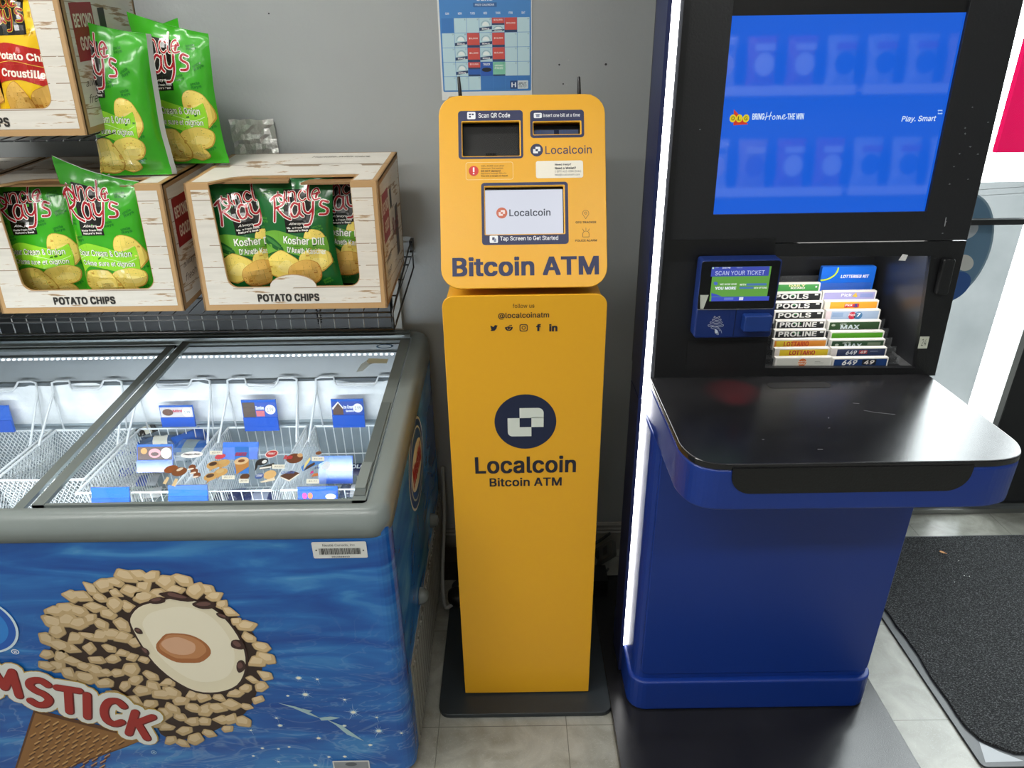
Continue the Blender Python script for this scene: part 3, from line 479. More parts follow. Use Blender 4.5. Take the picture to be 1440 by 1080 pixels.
sp = nd(nt, 'ShaderNodeSeparateXYZ'); nt.links.new(coords(nt), sp.inputs[0]); mr = nd(nt, 'ShaderNodeMapRange'); mr.inputs[1].default_value = .5; mr.inputs[2].default_value = .15; nt.links.new(sp.outputs[2], mr.inputs[0])
ml = nd(nt, 'ShaderNodeMath', operation='MULTIPLY'); nt.links.new(rv.outputs[0], ml.inputs[0]); nt.links.new(mr.outputs[0], ml.inputs[1])
mx = nd(nt, 'ShaderNodeMixRGB'); nt.links.new(ml.outputs[0], mx.inputs[0]); nt.links.new(r.outputs[0], mx.inputs[1]); mx.inputs[2].default_value = (*lin('#bfe3f2'), 1)
nt.links.new(mx.outputs[0], b.inputs['Base Color']); b.inputs['Roughness'].default_value = .25
# scuffed water print on the freezer side, paler blues stand in for reflected light
m, nt, b = newmat('side_print')
no = nd(nt, 'ShaderNodeTexNoise'); no.inputs['Scale'].default_value = 3; no.inputs['Detail'].default_value = 8; no.inputs['Distortion'].default_value = 1.2
nt.links.new(coords(nt, (1, 1.2, 3)), no.inputs['Vector']); r = ramp(nt, [(.3, '#1858a8'), (.5, '#2f7cc0'), (.64, '#5a9ccc'), (.8, '#a3c2c8')])
nt.links.new(no.outputs[0], r.inputs[0]); nt.links.new(r.outputs[0], b.inputs['Base Color']); b.inputs['Roughness'].default_value = .22
# frost on the inner freezer walls
m, nt, b = newmat('frost')
no = nd(nt, 'ShaderNodeTexNoise'); no.inputs['Scale'].default_value = 14; no.inputs['Detail'].default_value = 9; nt.links.new(coords(nt), no.inputs['Vector'])
r = ramp(nt, [(.3, '#cfd3d5'), (.6, '#e8eaeb'), (.8, '#f8f8f8')]); nt.links.new(no.outputs[0], r.inputs[0]); nt.links.new(r.outputs[0], b.inputs['Base Color']); b.inputs['Roughness'].default_value = .8
bp = nd(nt, 'ShaderNodeBump'); bp.inputs['Strength'].default_value = .6; bp.inputs['Distance'].default_value = .01; nt.links.new(no.outputs[0], bp.inputs['Height']); nt.links.new(bp.outputs[0], b.inputs['Normal'])
# wrinkled silver tape
m, nt, b = newmat('foil')
no = nd(nt, 'ShaderNodeTexNoise'); no.inputs['Scale'].default_value = 28; no.inputs['Detail'].default_value = 5; nt.links.new(coords(nt), no.inputs['Vector'])
b.inputs['Base Color'].default_value = (.72, .71, .69, 1); b.inputs['Metallic'].default_value = .55; b.inputs['Roughness'].default_value = .38
bp = nd(nt, 'ShaderNodeBump'); bp.inputs['Strength'].default_value = .8; bp.inputs['Distance'].default_value = .01; nt.links.new(no.outputs[0], bp.inputs['Height']); nt.links.new(bp.outputs[0], b.inputs['Normal'])
# big display: bright blue picture behind a glossy pane
m, nt, b = newmat('blue_screen')
b.inputs['Base Color'].default_value = (.01, .02, .05, 1); b.inputs['Roughness'].default_value = .04; b.inputs['Specular IOR Level'].default_value = 1.0
b.inputs['Emission Color'].default_value = (*lin('#0b60e4'), 1); b.inputs['Emission Strength'].default_value = .8; m.cycles.emission_sampling = 'NONE'
# speckled bright pavement outside
m, nt, b = newmat('pavement')
no = nd(nt, 'ShaderNodeTexNoise'); no.inputs['Scale'].default_value = 90; no.inputs['Detail'].default_value = 4; nt.links.new(coords(nt), no.inputs['Vector'])
r = ramp(nt, [(.35, '#8e8b85'), (.65, '#d8d6d0')]); nt.links.new(no.outputs[0], r.inputs[0]); nt.links.new(r.outputs[0], b.inputs['Base Color']); b.inputs['Roughness'].default_value = .9
# translucent window film seen from behind
m, nt, b = newmat('window_film'); nt.nodes.remove(b)
no = nd(nt, 'ShaderNodeTexNoise'); no.inputs['Scale'].default_value = 4; no.inputs['Detail'].default_value = 6; nt.links.new(coords(nt), no.inputs['Vector'])
r = ramp(nt, [(.3, '#4c4f50'), (.7, '#5c5e5f')]); nt.links.new(no.outputs[0], r.inputs[0])
a = nd(nt, 'ShaderNodeBsdfTranslucent'); c = nd(nt, 'ShaderNodeBsdfDiffuse'); nt.links.new(r.outputs[0], a.inputs[0]); nt.links.new(r.outputs[0], c.inputs[0])
mx = nd(nt, 'ShaderNodeMixShader'); mx.inputs[0].default_value = .35; nt.links.new(a.outputs[0], mx.inputs[1]); nt.links.new(c.outputs[0], mx.inputs[2]); nt.links.new(mx.outputs[0], nt.nodes['Material Output'].inputs[0])
# ------------------------------------------------------------------ the room
def structure(mb, name, origin=(0, 0, 0)): return mb.build(name, origin=origin, kind='structure')
f = MB(); f.box(-3.2, -4.0, -.05, 3.4, 2.0, 0, 'floor_tile'); structure(f, 'floor')
f = MB(); f.box(-3.2, -4.0, 2.9, 3.4, 2.0, 2.95, 'paint', '#c9cac8'); structure(f, 'ceiling')
f = MB(); f.box(-3.2, 1.78, 0, .93, 1.86, 2.9, 'wall_paint')
# nail holes and flaked paint on the wall
for (x, y, r) in ((786.5, 91, 1.4), (852, 90.5, 1.8), (799.5, 84.5, 1), (792, 118, 1.2), (797, 119, .9), (378, 19, 1.2), (846, 496, 1)):
    p = at(x, y, 'y', 1.7795); f.ell(XZ(1.7795), p.x, p.z, .0016 * r, .0014 * r, 0, 'paint', '#2a2a2a' if r > 1.1 else '#a9abab')
structure(f, 'wall_back')
f = MB(); f.box(-3.3, -4.0, 0, -3.2, 2.0, 2.9, 'wall_paint'); structure(f, 'wall_left')
f = MB(); f.box(3.4, -4.0, 0, 3.5, 2.0, 2.9, 'wall_paint'); structure(f, 'wall_right')
f = MB(); f.box(-3.2, -4.1, 0, 3.4, -4.0, 2.9, 'wall_paint'); structure(f, 'wall_rear')
f = MB(); f.box(.93, 1.86, 0, 1.0, 2.04, 2.9, 'wall_paint'); structure(f, 'trim_1')
f = MB()                                                       # moulded baseboard
prof = [(0, 0), (.016, 0), (.016, .066), (.012, .070), (.012, .076), (.009, .082), (.009, .090), (.004, .097), (0, .098)]
vs = []
for x in (-3.2, .93):
    for d, z in prof: vs.append((x, 1.78 - d, z))
n = len(prof); f.add(vs, [(i, i + 1, n + i + 1, n + i) for i in range(n - 1)] + [tuple(range(n)), tuple(range(2 * n - 1, n - 1, -1))], 'paint', '#8f8d88')
structure(f, 'baseboard_back')

# ceiling lamps: real tube fixtures above and behind the camera
for i, (x, y, p) in enumerate(LAMPS):
    t = thing('ceiling_light', 'white fluorescent tube fixture on the ceiling', 'ceiling light', (x, y, 2.9), 'tube fixtures on the ceiling')
    q = MB(); q.box(x - .62, y - .15, 2.84, x + .62, y + .15, 2.9, 'paint', '#dddddd'); q.build('housing', t)
    for s in (-.07, .07):
        q = MB(); q.tube([(x - .58, y + s, 2.815), (x + .58, y + s, 2.815)], .013, 'ledsoft', (1, .98, .95), 8); q.build('tube', t)

# shop window and door at the right
WY = 1.985
FW = XZ(WY)
def wbox(mb, x0, z0, x1, z1, d0=-.035, d1=.035, mat='metal', col='#9a9c9d'): mb.box(x0, WY + d0, z0, x1, WY + d1, z1, mat, col)
q = MB()
wbox(q, 1.0, 0, 3.4, .018, -.06, .10, 'metal', '#a5a6a6'); wbox(q, 1.0, .018, 1.56, .055, -.03, .08, 'metal', '#b9baba')
q.box(1.56, WY - .045, .018, 3.4, WY + .05, .03, 'metal', '#8d8e8f')
structure(q, 'trim_2')
q = MB()
wbox(q, 1.0, .055, 1.05, 2.6, mat='paint', col='#2b2c2e'); wbox(q, 1.572, .055, 1.592, 2.6, mat='metal', col='#a9abad'); wbox(q, 1.0, 2.55, 1.6, 2.62, mat='paint', col='#2b2c2e')
q.box(1.05, WY - .012, .055, 1.572, WY + .012, .075, 'metal', '#a9abad')
wf = structure(q, 'window_1')
q = MB(); q.box(1.05, WY - .003, .075, 1.572, WY + .003, 2.55, 'window_glass'); q.build('glass_pane', wf)
q = MB(); q.rect(XZ(WY - .0062), 1.05, .075, 1.494, 1.108, 0, 'window_film')
Ff = XZ(WY - .0068)
q.stroke(Ff, [[(1.30, 1.085), (1.494, 1.095)], [(1.33, 1.07), (1.494, 1.077)]], .0012, .0, 'paint', '#6e7072')
q.build('frosted_film', wf, label='grey frosted film on the lower window')
# round sticker on the film, plain coloured shapes
q = MB(); Fs = XZ(WY - .0075)
q.ell(Fs, 1.305, .915, .114, .165, 0, 'paint', '#8fa9bb', n=40); q.ell(Fs, 1.305, .915, .108, .159, .0003, 'paint', '#6487a3', n=40)
q.ell(Fs, 1.33, .80, .06, .045, .0005, 'paint', '#2f5a9c', rot=.5); q.ell(Fs, 1.352, .875, .03, .022, .0007, 'paint', '#d7d7d2', rot=-.6)
q.ell(Fs, 1.315, .868, .022, .02, .0008, 'paint', '#a92a3a'); q.ell(Fs, 1.33, .975, .034, .03, .0006, 'paint', '#c3cad0'); q.ell(Fs, 1.302, .775, .02, .018, .0007, 'paint', '#d7dbdc')
q.ell(Fs, 1.29, 1.03, .045, .03, .0006, 'paint', '#56693e')
q.build('window_sticker', label='round blue sticker on the frosted window film beside the lottery terminal', cat='sticker')
q = MB(); q.box(1.02, WY - .06, .998, 1.56, WY - .04, 1.013, 'paint', '#222426'); q.build('rail', wf)
pa = at(1401, 215, 'y', 4.2)
q = MB(); q.box(pa.x, 4.2, pa.z, pa.x + 1.3, 4.24, pa.z + .8, 'matte', (.11, .001, .014)); q.box(pa.x + .6, 4.21, -.02, pa.x + .66, 4.24, pa.z, 'paint', '#55585a')
q.build('street_board', label='plain crimson board outside beyond the shop window', cat='board')
# black door leaf
dr = MB(); 
for a in ((1.600, .03, 1.65, 2.3), (2.40, .03, 2.5, 2.3), (1.65, .03, 2.4, .74), (1.65, 2.15, 2.4, 2.3)): wbox(dr, *a, -.03, .03, 'paint', '#232426')
d1 = structure(dr, 'door_1'); q = MB(); q.box(1.65, WY - .003, .74, 2.4, WY + .003, 2.15, 'window_glass'); q.build('glass_pane', d1)
q = MB(); wbox(q, 2.5, 0, 3.4, 2.9, mat='paint', col='#8f8f8d'); wbox(q, 1.0, 2.62, 3.4, 2.9, mat='paint', col='#8f8f8d'); structure(q, 'wall_front')
# the pavement outside
q = MB(); q.box(-1, 2.09, -.06, 12, 14, -.02, 'pavement'); structure(q, 'ground')

# entrance carpet
X0, X1, Y0, Y1 = 1.033, 2.1, .995, 1.80
t = thing('entrance_mat', 'dark grey looped entrance mat with rubber edge on the floor by the door', 'mat', ((X0 + X1) / 2, (Y0 + Y1) / 2, 0))
q = MB(); q.plate(XY(0), [rr(X0, Y0, X1, Y1, .012)], 0.0, .006, 'plastic', '#3a3d42'); q.build('rubber_edge', t)
q = MB(); rnd = random.Random(4)
ed = [(X0 + .022 + rnd.uniform(-.004, .004), Y0 + .10 + i * .035) for i in range(20)]
out = [(X1 - .02, Y0 + .02), (X1 - .02, Y1 - .012), (X0 + .02, Y1 - .012)] + [(a, b) for a, b in ed[::-1] if b < Y1 - .04] + [(X0 + .035, Y0 + .062), (X0 + .09, Y0 + .03)]
q.plate(XY(0), [out], .004, .0125, 'carpet'); q.build('pile', t)
q = MB(); q.poly(XY(.0064), [(X0 + .012, Y0 + .01), (X0 + .10, Y0 + .012), (X0 + .06, Y0 + .035), (X0 + .03, Y0 + .062)], 0, 'satin', '#8b8f94'); q.build('tape_patch', t, label='crumpled clear tape on the corner')
q = MB(); p = at(1325, 777, 'z', .014); q.ell(XY(p.z), p.x, p.y, .008, .005, .002, 'paint', '#c98b45', rot=-.7); q.ell(XY(p.z), p.x + .007, p.y - .006, .004, .002, .0022, 'paint', '#a86a30', rot=-.9)
for a, b in ((1348, 789), (1356, 810), (1363, 811), (1342, 819)):
    p = at(a, b, 'z', .0135); q.ell(XY(p.z), p.x, p.y, .0022, .0013, .0015, 'paint', '#dcdcd8', rot=.8)
q.build('leaf_crumbs', label='small tan leaf scrap and white crumbs on the entrance mat', cat='litter')

# ------------------------------------------------------------------ yellow bitcoin machine
YEL = '#e9ab20'; NAVY = '#232a52'
AX = .0255
atm = thing('bitcoin_machine', 'tall yellow bitcoin ATM with tilted head on a black floor plate', 'ATM', (AX, 1.35, 0))
q = MB(); q.plate(XY(0), [rr(-.19, 1.143, .232, 1.62, .028)], 0.001, .014, 'steel_plate', bevel=.002); q.build('floor_plate', atm)
q = MB()                                                       # column with its front cover
q.box(-.122, 1.207, .0145, .173, 1.50, 1.03, 'powder', YEL)
q.build('column', atm)
q = MB(); FC = Frame((0, 1.207, 0)); q.plate(FC, [rr(-.1275, .018, .1785, 1.047, [.001, .001, .022, .022])], .0005, .0065, 'powder', YEL, bevel=.0012)
FC = FC.up(.0068)
z7 = lambda x, y: (600 + x / 3.1767, 380 + y / 3.1767)
DK = '#1b1d2e'
def t7(s, x0, y0, x1, y1, **k): a = z7(x0, y0); b = z7(x1, y1); q.ptext(FC, s, a[0], a[1], b[0], b[1], **k)
t7('follow us', 384, 149, 481, 168, col='#3a2f1c'); t7('@localcoinatm', 320, 188, 547, 218, col='#201d22', bold=.012)
t7('Localcoin', 216, 830, 667, 906, col=DK, bold=.022); t7('Bitcoin ATM', 281, 926, 603, 964, col=DK, bold=.02)
def swirl(mb, F, cu, cv, R, h, disc, white, mat='paint'):      # the two linked squares in a disc
    mb.ell(F, cu, cv, R, R, h, mat, disc, n=48)
    k = R / 139.0
    a = rr(cu - 28 * k, cv - 27 * k, cu + 80 * k, cv + 71 * k, [0, 0, 24 * k, 0]); 
    # L shapes drawn as rectangles around the dark centre square
    for (x0, y0, x1, y1, rad) in ((-26, 21, 82, 71, [0, 0, 26, 0]), (27, -26, 82, 24, [0, 0, 0, 0]), (-80, -26, -26, 21, [0, 0, 0, 0]), (-80, -73, 27, -26, [22, 0, 0, 0])):
        mb.poly(F, rr(cu + x0 * k, cv + y0 * k, cu + x1 * k, cv + y1 * k, [r * k for r in rad]), h + .0003, mat, white)
c = FC.uv(*z7(441, 678)); e = FC.uv(*z7(579, 678)); swirl(q, FC, c[0], c[1], e[0] - c[0], .0002, '#15203f', '#d9dfd6')
# the row of social icons
def ic(x, y): return FC.uv(*z7(x, y))
kk = (ic(400, 257)[0] - ic(300, 257)[0]) / 100
u, v = ic(300, 258)                                            # bird
q.poly(FC, [(u + a * kk, v + b * kk) for a, b in ((-16, -12), (-6, -14), (4, -12), (12, -2), (14, 6), (18, 11), (12, 13), (6, 14), (1, 9), (0, 5), (-8, 8), (-14, 13), (-15, 5), (-11, -1), (-14, -1), (-10, -7))], .0003, 'paint', DK)
u, v = ic(367, 259)                                            # round head with ears
q.ell(FC, u, v - 2 * kk, 15 * kk, 10.5 * kk, .0003, 'paint', DK); 
for s in (-1, 1): q.ell(FC, u + s * 14 * kk, v + 2 * kk, 4 * kk, 4 * kk, .0003, 'paint', DK, n=14); q.ell(FC, u + s * 6 * kk, v, 2.6 * kk, 2.6 * kk, .0005, 'paint', YEL, n=12)
q.stroke(FC, [[(u, v + 8 * kk), (u + 3 * kk, v + 15 * kk), (u + 10 * kk, v + 13 * kk)], ], 2 * kk, .0003, 'paint', DK); q.ell(FC, u + 11 * kk, v + 13 * kk, 3 * kk, 3 * kk, .0003, 'paint', DK, n=12)
q.stroke(FC, [[(u - 5 * kk, v - 6 * kk), (u, v - 8 * kk), (u + 5 * kk, v - 6 * kk)]], 1.5 * kk, .0005, 'paint', YEL)
u, v = ic(433, 257)                                            # camera outline
q.poly(FC, rr(u - 18 * kk, v - 17 * kk, u + 18 * kk, v + 17 * kk, 8 * kk), .0003, 'paint', DK, hole=[rr(u - 14.5 * kk, v - 13.5 * kk, u + 14.5 * kk, v + 13.5 * kk, 6 * kk)])
q.poly(FC, [(u + 9 * kk * math.cos(t * PI / 12), v + 9 * kk * math.sin(t * PI / 12)) for t in range(24)], .0003, 'paint', DK, hole=[[(u + 5.8 * kk * math.cos(t * PI / 12), v + 5.8 * kk * math.sin(t * PI / 12)) for t in range(24)]])
q.ell(FC, u + 9 * kk, v + 9 * kk, 2 * kk, 2 * kk, .0003, 'paint', DK, n=10)
t7('f', 489, 240, 510, 272, col=DK, bold=.04); t7('in', 547, 240, 584, 273, col=DK, bold=.04)
q.build('column_cover', atm)

# head: a shallow box whose face leans back towards the viewer's line of sight
HB = Vector((AX, 1.205, 1.0596)); HU = Vector((0, .151, .318)).normalized()
FH = Frame(HB, (1, 0, 0), HU)
HWd, HH = .1527, .3545
z6 = lambda x, y: (600 + x / 3.6, 120 + y / 3.6)
def r6(x0, y0, x1, y1):
    a = FH.uv(*z6(x0, (y0 + y1) / 2)); b = FH.uv(*z6(x1, (y0 + y1) / 2)); c = FH.uv(*z6((x0 + x1) / 2, y0)); d = FH.uv(*z6((x0 + x1) / 2, y1))
    return (a[0], d[1], b[0], c[1])
q = MB(); FHb = FH.up(-.0068)
out0 = rr(-HWd + .002, .004, HWd - .002, HH - .002, .034)
# housing: face outline swept straight back to the wall side
vs = []; fs = []; n = len(out0)
for (u, v) in out0: vs.append(FHb.pt(u, v))
back = []
for (u, v) in out0:
    p = FHb.pt(u, v); vs.append(Vector((p.x, 1.52 - .0 * v, min(p.z + .012, 1.372) if v > .2 else max(p.z - .02, 1.043))))
for i in range(n): j = (i + 1) % n; fs.append((i, n + i, n + j, j))
fs.append(tuple(range(n, 2 * n))[::-1]); q.add(vs, fs, 'powder', YEL, True); 
q.build('head_housing', atm)
q = MB()
wq, wb, ws = r6(181, 185, 470, 357), r6(541, 186, 777, 247), r6(296, 512, 694, 752)
q.plate(FHb, [rr(-HWd, 0, HWd, HH, .036), rr(*wq, .002, 2), rr(*wb, .002, 2), rr(*ws, .002, 2)], .0005, .0068, 'powder', YEL, bevel=.0012)
F = FH
def frame6(x0, y0, x1, y1, hole, r=.006):
    a = r6(x0, y0, x1, y1); g = .0016
    q.poly(F, rr(*a, r), .0002, 'print', NAVY, hole=[rr(hole[0] - g, hole[1] - g, hole[2] + g * 1.6, hole[3] + g * 1.4, .002, 2)])
frame6(160, 128, 488, 372, wq); frame6(524, 125, 797, 265, wb); frame6(278, 491, 717, 806, ws)
def t6(s, x0, y0, x1, y1, **k): a = r6(x0, y0, x1, y1); q.text(F, s, *a, **k)
W_ = '#eceef2'
t6('Scan QR Code', 262, 140, 422, 166, col=W_, bold=.012); t6('Insert one bill at a time', 590, 142, 776, 160, col=W_, bold=.008)
t6('Tap Screen to Get Started', 372, 763, 666, 790, col=W_, bold=.012)
for (x0, y0, x1, y1) in ((205, 135, 247, 172), (542, 140, 583, 166), (319, 761, 361, 798)): q.poly(F, rr(*r6(x0, y0, x1, y1), .002), .0004, 'print', W_)
q.poly(F, rr(*r6(332, 770, 344, 784), .0005), .0007, 'print', NAVY); q.poly(F, rr(*r6(340, 776, 352, 793), .001), .0009, 'print', '#8b90a8')      # pressing hand
q.poly(F, rr(*r6(214, 144, 224, 152), .0003), .0007, 'print', NAVY); q.poly(F, rr(*r6(228, 144, 238, 152), .0003), .0007, 'print', NAVY); q.poly(F, rr(*r6(214, 156, 224, 164), .0003), .0007, 'print', NAVY)
q.poly(F, rr(*r6(550, 147, 575, 150), .0001), .0007, 'print', NAVY); q.poly(F, rr(*r6(554, 150, 571, 162), .0003), .0007, 'print', '#8b90a8')
t6('Localcoin', 601, 305, 835, 347, col='#33385a', bold=.004); t6('Bitcoin ATM', 130, 866, 872, 964, col='#2d3357', bold=.03)
c = r6(525, 296, 589, 360); swirl(q, F, (c[0] + c[2]) / 2, (c[1] + c[3]) / 2, (c[2] - c[0]) / 2, .0003, '#2a3054', '#e8eaee', 'print')
a = r6(198, 389, 438, 478); q.poly(F, rr(*a, .004), .0002, 'print', '#f3d9a0', hole=[rr(a[0] + .0007, a[1] + .0007, a[2] - .0007, a[3] - .0007, .0035)])
c = r6(213, 408, 263, 459); q.ell(F, (c[0] + c[2]) / 2, (c[1] + c[3]) / 2, (c[2] - c[0]) / 2, (c[3] - c[1]) / 2, .0004, 'print', '#d0302a'); q.poly(F, rr(*r6(234, 416, 242, 440), .0008), .0006, 'print', '#ffffff'); q.poly(F, rr(*r6(234, 444, 242, 451), .001), .0006, 'print', '#ffffff')
for i, s in enumerate(('CRA, RCMP and other', 'unknown 3rd parties', 'DO NOT demand', 'payment through Bitcoin.', 'You are a target of fraud.')):
    t6(s, 275, 404 + i * 12.6, 275 + (118, 112, 98, 130, 137)[i], 413 + i * 12.6, col='#5d3d14', bold=.02 if i in (2, 4) else .0)
q.poly(F, rr(*r6(553, 382, 792, 469), .004), .0003, 'print', '#efe9da')
for i, s in enumerate(('Need Help?', 'Need a Wallet?', '1 (877) 412-COIN (2646)', 'help@localcoinatm.com')):
    t6(s, 649, 396 + i * 17, 649 + (82, 106, 132, 126)[i], 408 + i * 17, col='#2a2a33', bold=.02 if i < 2 else 0, h=.0006)
# pin and siren line icons
def l6(pts, w=.0007): q.stroke(F, [[F.uv(*z6(*p)) for p in pts]], w, .0003, 'print', '#4a3c22')
l6([(805, 676)] + [(805 + 16 * math.cos(t), 648 - 16 * math.sin(t)) for t in [(-50 - 20 * 0 + i * 28) * PI / 180 for i in range(11)][::1]] + [(805, 676)])
l6([(805 + 6 * math.cos(i * PI / 6), 647 + 6 * math.sin(i * PI / 6)) for i in range(13)])
t6('GPS TRACKER', 754, 688, 858, 699, col='#4a3c22', bold=.015); t6('POLICE ALARM', 752, 780, 862, 791, col='#4a3c22', bold=.015)
l6([(790, 768), (822, 768), (822, 752)] + [(806 + 16 * math.cos(t), 752 - 14 * math.sin(t)) for t in [i * PI / 8 for i in range(9)]] + [(790, 768)])
for a, b in (((806, 722), (806, 733)), ((789, 727), (795, 737)), ((823, 727), (817, 737))): l6([a, b])
q.build('head_cover', atm)
q = MB(); G = FH.up(-.018)                                     # scanner window
q.plate(G, [rr(wq[0] - .004, wq[1] - .004, wq[2] + .004, wq[3] + .004, .001, 2)], -.002, .0, 'paint', '#030303')
q.rect(G, wq[0], wq[1], wq[2], wq[1] + .017, .001, 'paint', '#0e0f10'); q.box((wq[0] + wq[2]) / 2 - .01, wq[1], 0, (wq[0] + wq[2]) / 2 + .01, wq[1] + .010, .003, 'gloss', '#080808', G)
q.build('scanner_bay', atm)
q = MB(); q.rect(FH.up(-.009), wq[0] - .003, wq[1] - .003, wq[2] + .003, wq[3] + .003, 0, 'dark_glass'); q.build('scanner_window', atm)
q = MB(); q.plate(FH.up(-.024), [rr(wb[0] - .003, wb[1] - .003, wb[2] + .003, wb[3] + .003, .001, 2)], -.002, 0, 'paint', '#0a0a0b')
q.box(wb[0] + .001, wb[1] + .001, .0, wb[2] - .003, wb[1] + .0105, .016, 'plastic', '#24365e', FH.up(-.024)); q.box(wb[0] + .038, wb[1] + .001, .016, wb[0] + .047, wb[1] + .0105, .0165, 'gloss', '#101a38', FH.up(-.024))
for s in (.006, .012, .053, .058): q.box(wb[0] + s, wb[1] + .001, .016, wb[0] + s + .0012, wb[1] + .0105, .0168, 'gloss', '#3b5280', FH.up(-.024))
q.build('bill_slot', atm)
q = MB(); G = FH.up(-.0095); q.plate(G, [rr(ws[0] - .004, ws[1] - .004, ws[2] + .004, ws[3] + .004, .001, 2)], -.003, 0, 'gloss', '#0a0a0a')
q.rect(G, *r6(296, 522, 691, 750), .0005, 'lit', '#ccd0dd')
a = r6(418, 620, 628, 656); q.text(G, 'Localcoin', *a, h=.001, mat='lit', col='#20283c', bold=.015)
c = r6(352, 611, 408, 669); swirl(q, G, (c[0] + c[2]) / 2, (c[1] + c[3]) / 2, (c[2] - c[0]) / 2, .0008, '#c25b38', '#e8d5d0', 'lit')
q.build('touch_screen', atm, label='lit white touch screen with the company name')
# antennas and side lock
for px in (645.5, 812.5):
    a = at(px + 2, 137, 'y', 1.46); q = MB(); top = a + Vector((-.002, 0, .038))
    q.tube([Vector((a.x, 1.46, 1.35)), a, a + (top - a) * .97, top], [.0042, .004, .0029, .0012], 'plastic', '#1c1c1e', 10); q.build('antenna', atm)
q = MB(); q.lathe(FH.pt(HWd + .001, .158, -.03), (1, 0, 0), [(.007, -.002), (.007, .003), (.004, .004)], 'metal', '#cfd0d2', 16); q.build('side_lock', atm)

# calendar poster on the wall above the machine
Fc = Frame((0, 1.7785, 0)); z5 = lambda x, y: (610 + x / 7.713, y / 7.713)
q = MB(); q.rect(Fc, -.158, 1.352, .0585, 1.612, 0, 'print', '#d5d9d8')
def r5(x0, y0, x1, y1):
    a = Fc.uv(*z5(x0, (y0 + y1) / 2)); b = Fc.uv(*z5(x1, (y0 + y1) / 2)); c = Fc.uv(*z5((x0 + x1) / 2, y0)); d = Fc.uv(*z5((x0 + x1) / 2, y1)); return (a[0], d[1], b[0], c[1])
a = r5(75, 20, 1055, 990); U0, U1, VB = a[0] + .001, a[2], a[1]
q.poly(Fc, rr(U0, VB, U1, 1.61, [.003, .003, .003, .003]), .0003, 'print', '#4583c4')
uw = U1 - U0; cw = (uw - .006) / 7; gx = U0 + .003
a = r5(200, 352, 1030, 512); rh = (a[3] - a[1]) * 1.0; top = r5(200, 190, 1030, 350)[3]
PAL, RED, DKB, GRN = '#b5d3dc', '#c85049', '#2c4468', '#7cbfa4'
rows = ['.ppwxrp', 'pwrwrpp', 'pwrwrpp', 'pwybgpp', 'ppp....']
for i, row in enumerate(rows):
    for j, k in enumerate(row):
        u0, v1 = gx + j * cw + .0004, top - i * rh - .0004; u1, v0 = u0 + cw - .0008, v1 - rh + .0008
        if k == '.': q.rect(Fc, u0, v0, u1, v1, .0005, 'print', '#3b76ba'); continue
        q.rect(Fc, u0, v0, u1, v1, .0005, 'print', PAL); H_ = v1 - v0; Wd = u1 - u0
        day = str(i * 7 + j)
        if k in 'rxy':
            q.rect(Fc, u0, v0 + H_ * (.0 if k == 'r' else .5), u1, v1, .0007, 'print', RED); q.rect(Fc, u0, v0 + (0 if k == 'r' else H_ * .5), u1, v0 + H_ * (.16 if k == 'r' else .62), .0009, 'print', DKB)
            m_ = v0 + H_ * (.55 if k == 'r' else .78); amt = {0: '$20,000', 1: '$5,000', 2: '$6,000'}.get(i, '$10,000') if j != 4 else '$15,000'
            q.text(Fc, amt, u0 + Wd * .14, m_, u1 - Wd * .14, m_ + H_ * .14, h=.0011, mat='print', col='#f3e3e0', bold=.02)
        if k in 'wx':
            s = 1 if k == 'w' else .5
            q.poly(Fc, [(u0, v0 + H_ * .10 * s), (u1, v0 + H_ * .22 * s), (u1, v0 + H_ * .42 * s), (u0, v0 + H_ * .32 * s)], .0009, 'print', DKB)
            q.poly(Fc, [(u0 + Wd * (.5 + .28 * math.cos(t)), v0 + H_ * s * (.45 + .28 * math.sin(t))) for t in [PI * g / 10 for g in range(11)]], .0008, 'print', '#e4ecec')
            q.stroke(Fc, [[(u0 + Wd * (.5 + .36 * math.cos(t)), v0 + H_ * s * (.48 + .32 * math.sin(t))) for t in [PI * g / 8 for g in range(9)]]], .0008, .0009, 'print', '#6f8ea0')
            q.text(Fc, 'BONUS', u0 + Wd * .2, v0 + H_ * .19 * s, u1 - Wd * .2, v0 + H_ * .30 * s, h=.0012, mat='print', col='#ffffff', bold=.02)
        if k == 'y': q.rect(Fc, u0, v0 + H_ * .12, u1, v0 + H_ * .5, .0007, 'print', '#2f5fae'); q.rect(Fc, u0, v0, u1, v0 + H_ * .12, .0009, 'print', DKB)
        if k == 'b': q.rect(Fc, u0, v0, u1, v1, .0007, 'print', '#2b5bb2'); q.ell(Fc, (u0 + u1) / 2, v0 + H_ * .45, Wd * .4, H_ * .16, .0009, 'print', '#20262e'); q.text(Fc, 'TRUCK', u0 + Wd * .2, v1 - H_ * .25, u1 - Wd * .2, v1 - H_ * .08, h=.0012, mat='print', col='#dfe9f6', bold=.03)
        if k == 'g': q.rect(Fc, u0, v0 + H_ * .1, u1 + .001, v1, .0007, 'print', GRN); q.rect(Fc, u0, v0, u1, v0 + H_ * .1, .0009, 'print', DKB); q.text(Fc, 'GRAND', u0 + Wd * .15, v0 + H_ * .68, u1 - Wd * .15, v0 + H_ * .8, h=.0012, mat='print', col='#e8f4ee', bold=.02); q.text(Fc, 'PRIZE', u0 + Wd * .15, v0 + H_ * .48, u1 - Wd * .15, v0 + H_ * .62, h=.0012, mat='print', col='#e8f4ee', bold=.02)
        q.text(Fc, day if day != '0' else '1', u1 - Wd * .18, v1 - H_ * .14, u1 - Wd * .05, v1 - H_ * .05, h=.0012, mat='print', col='#4c6f86')
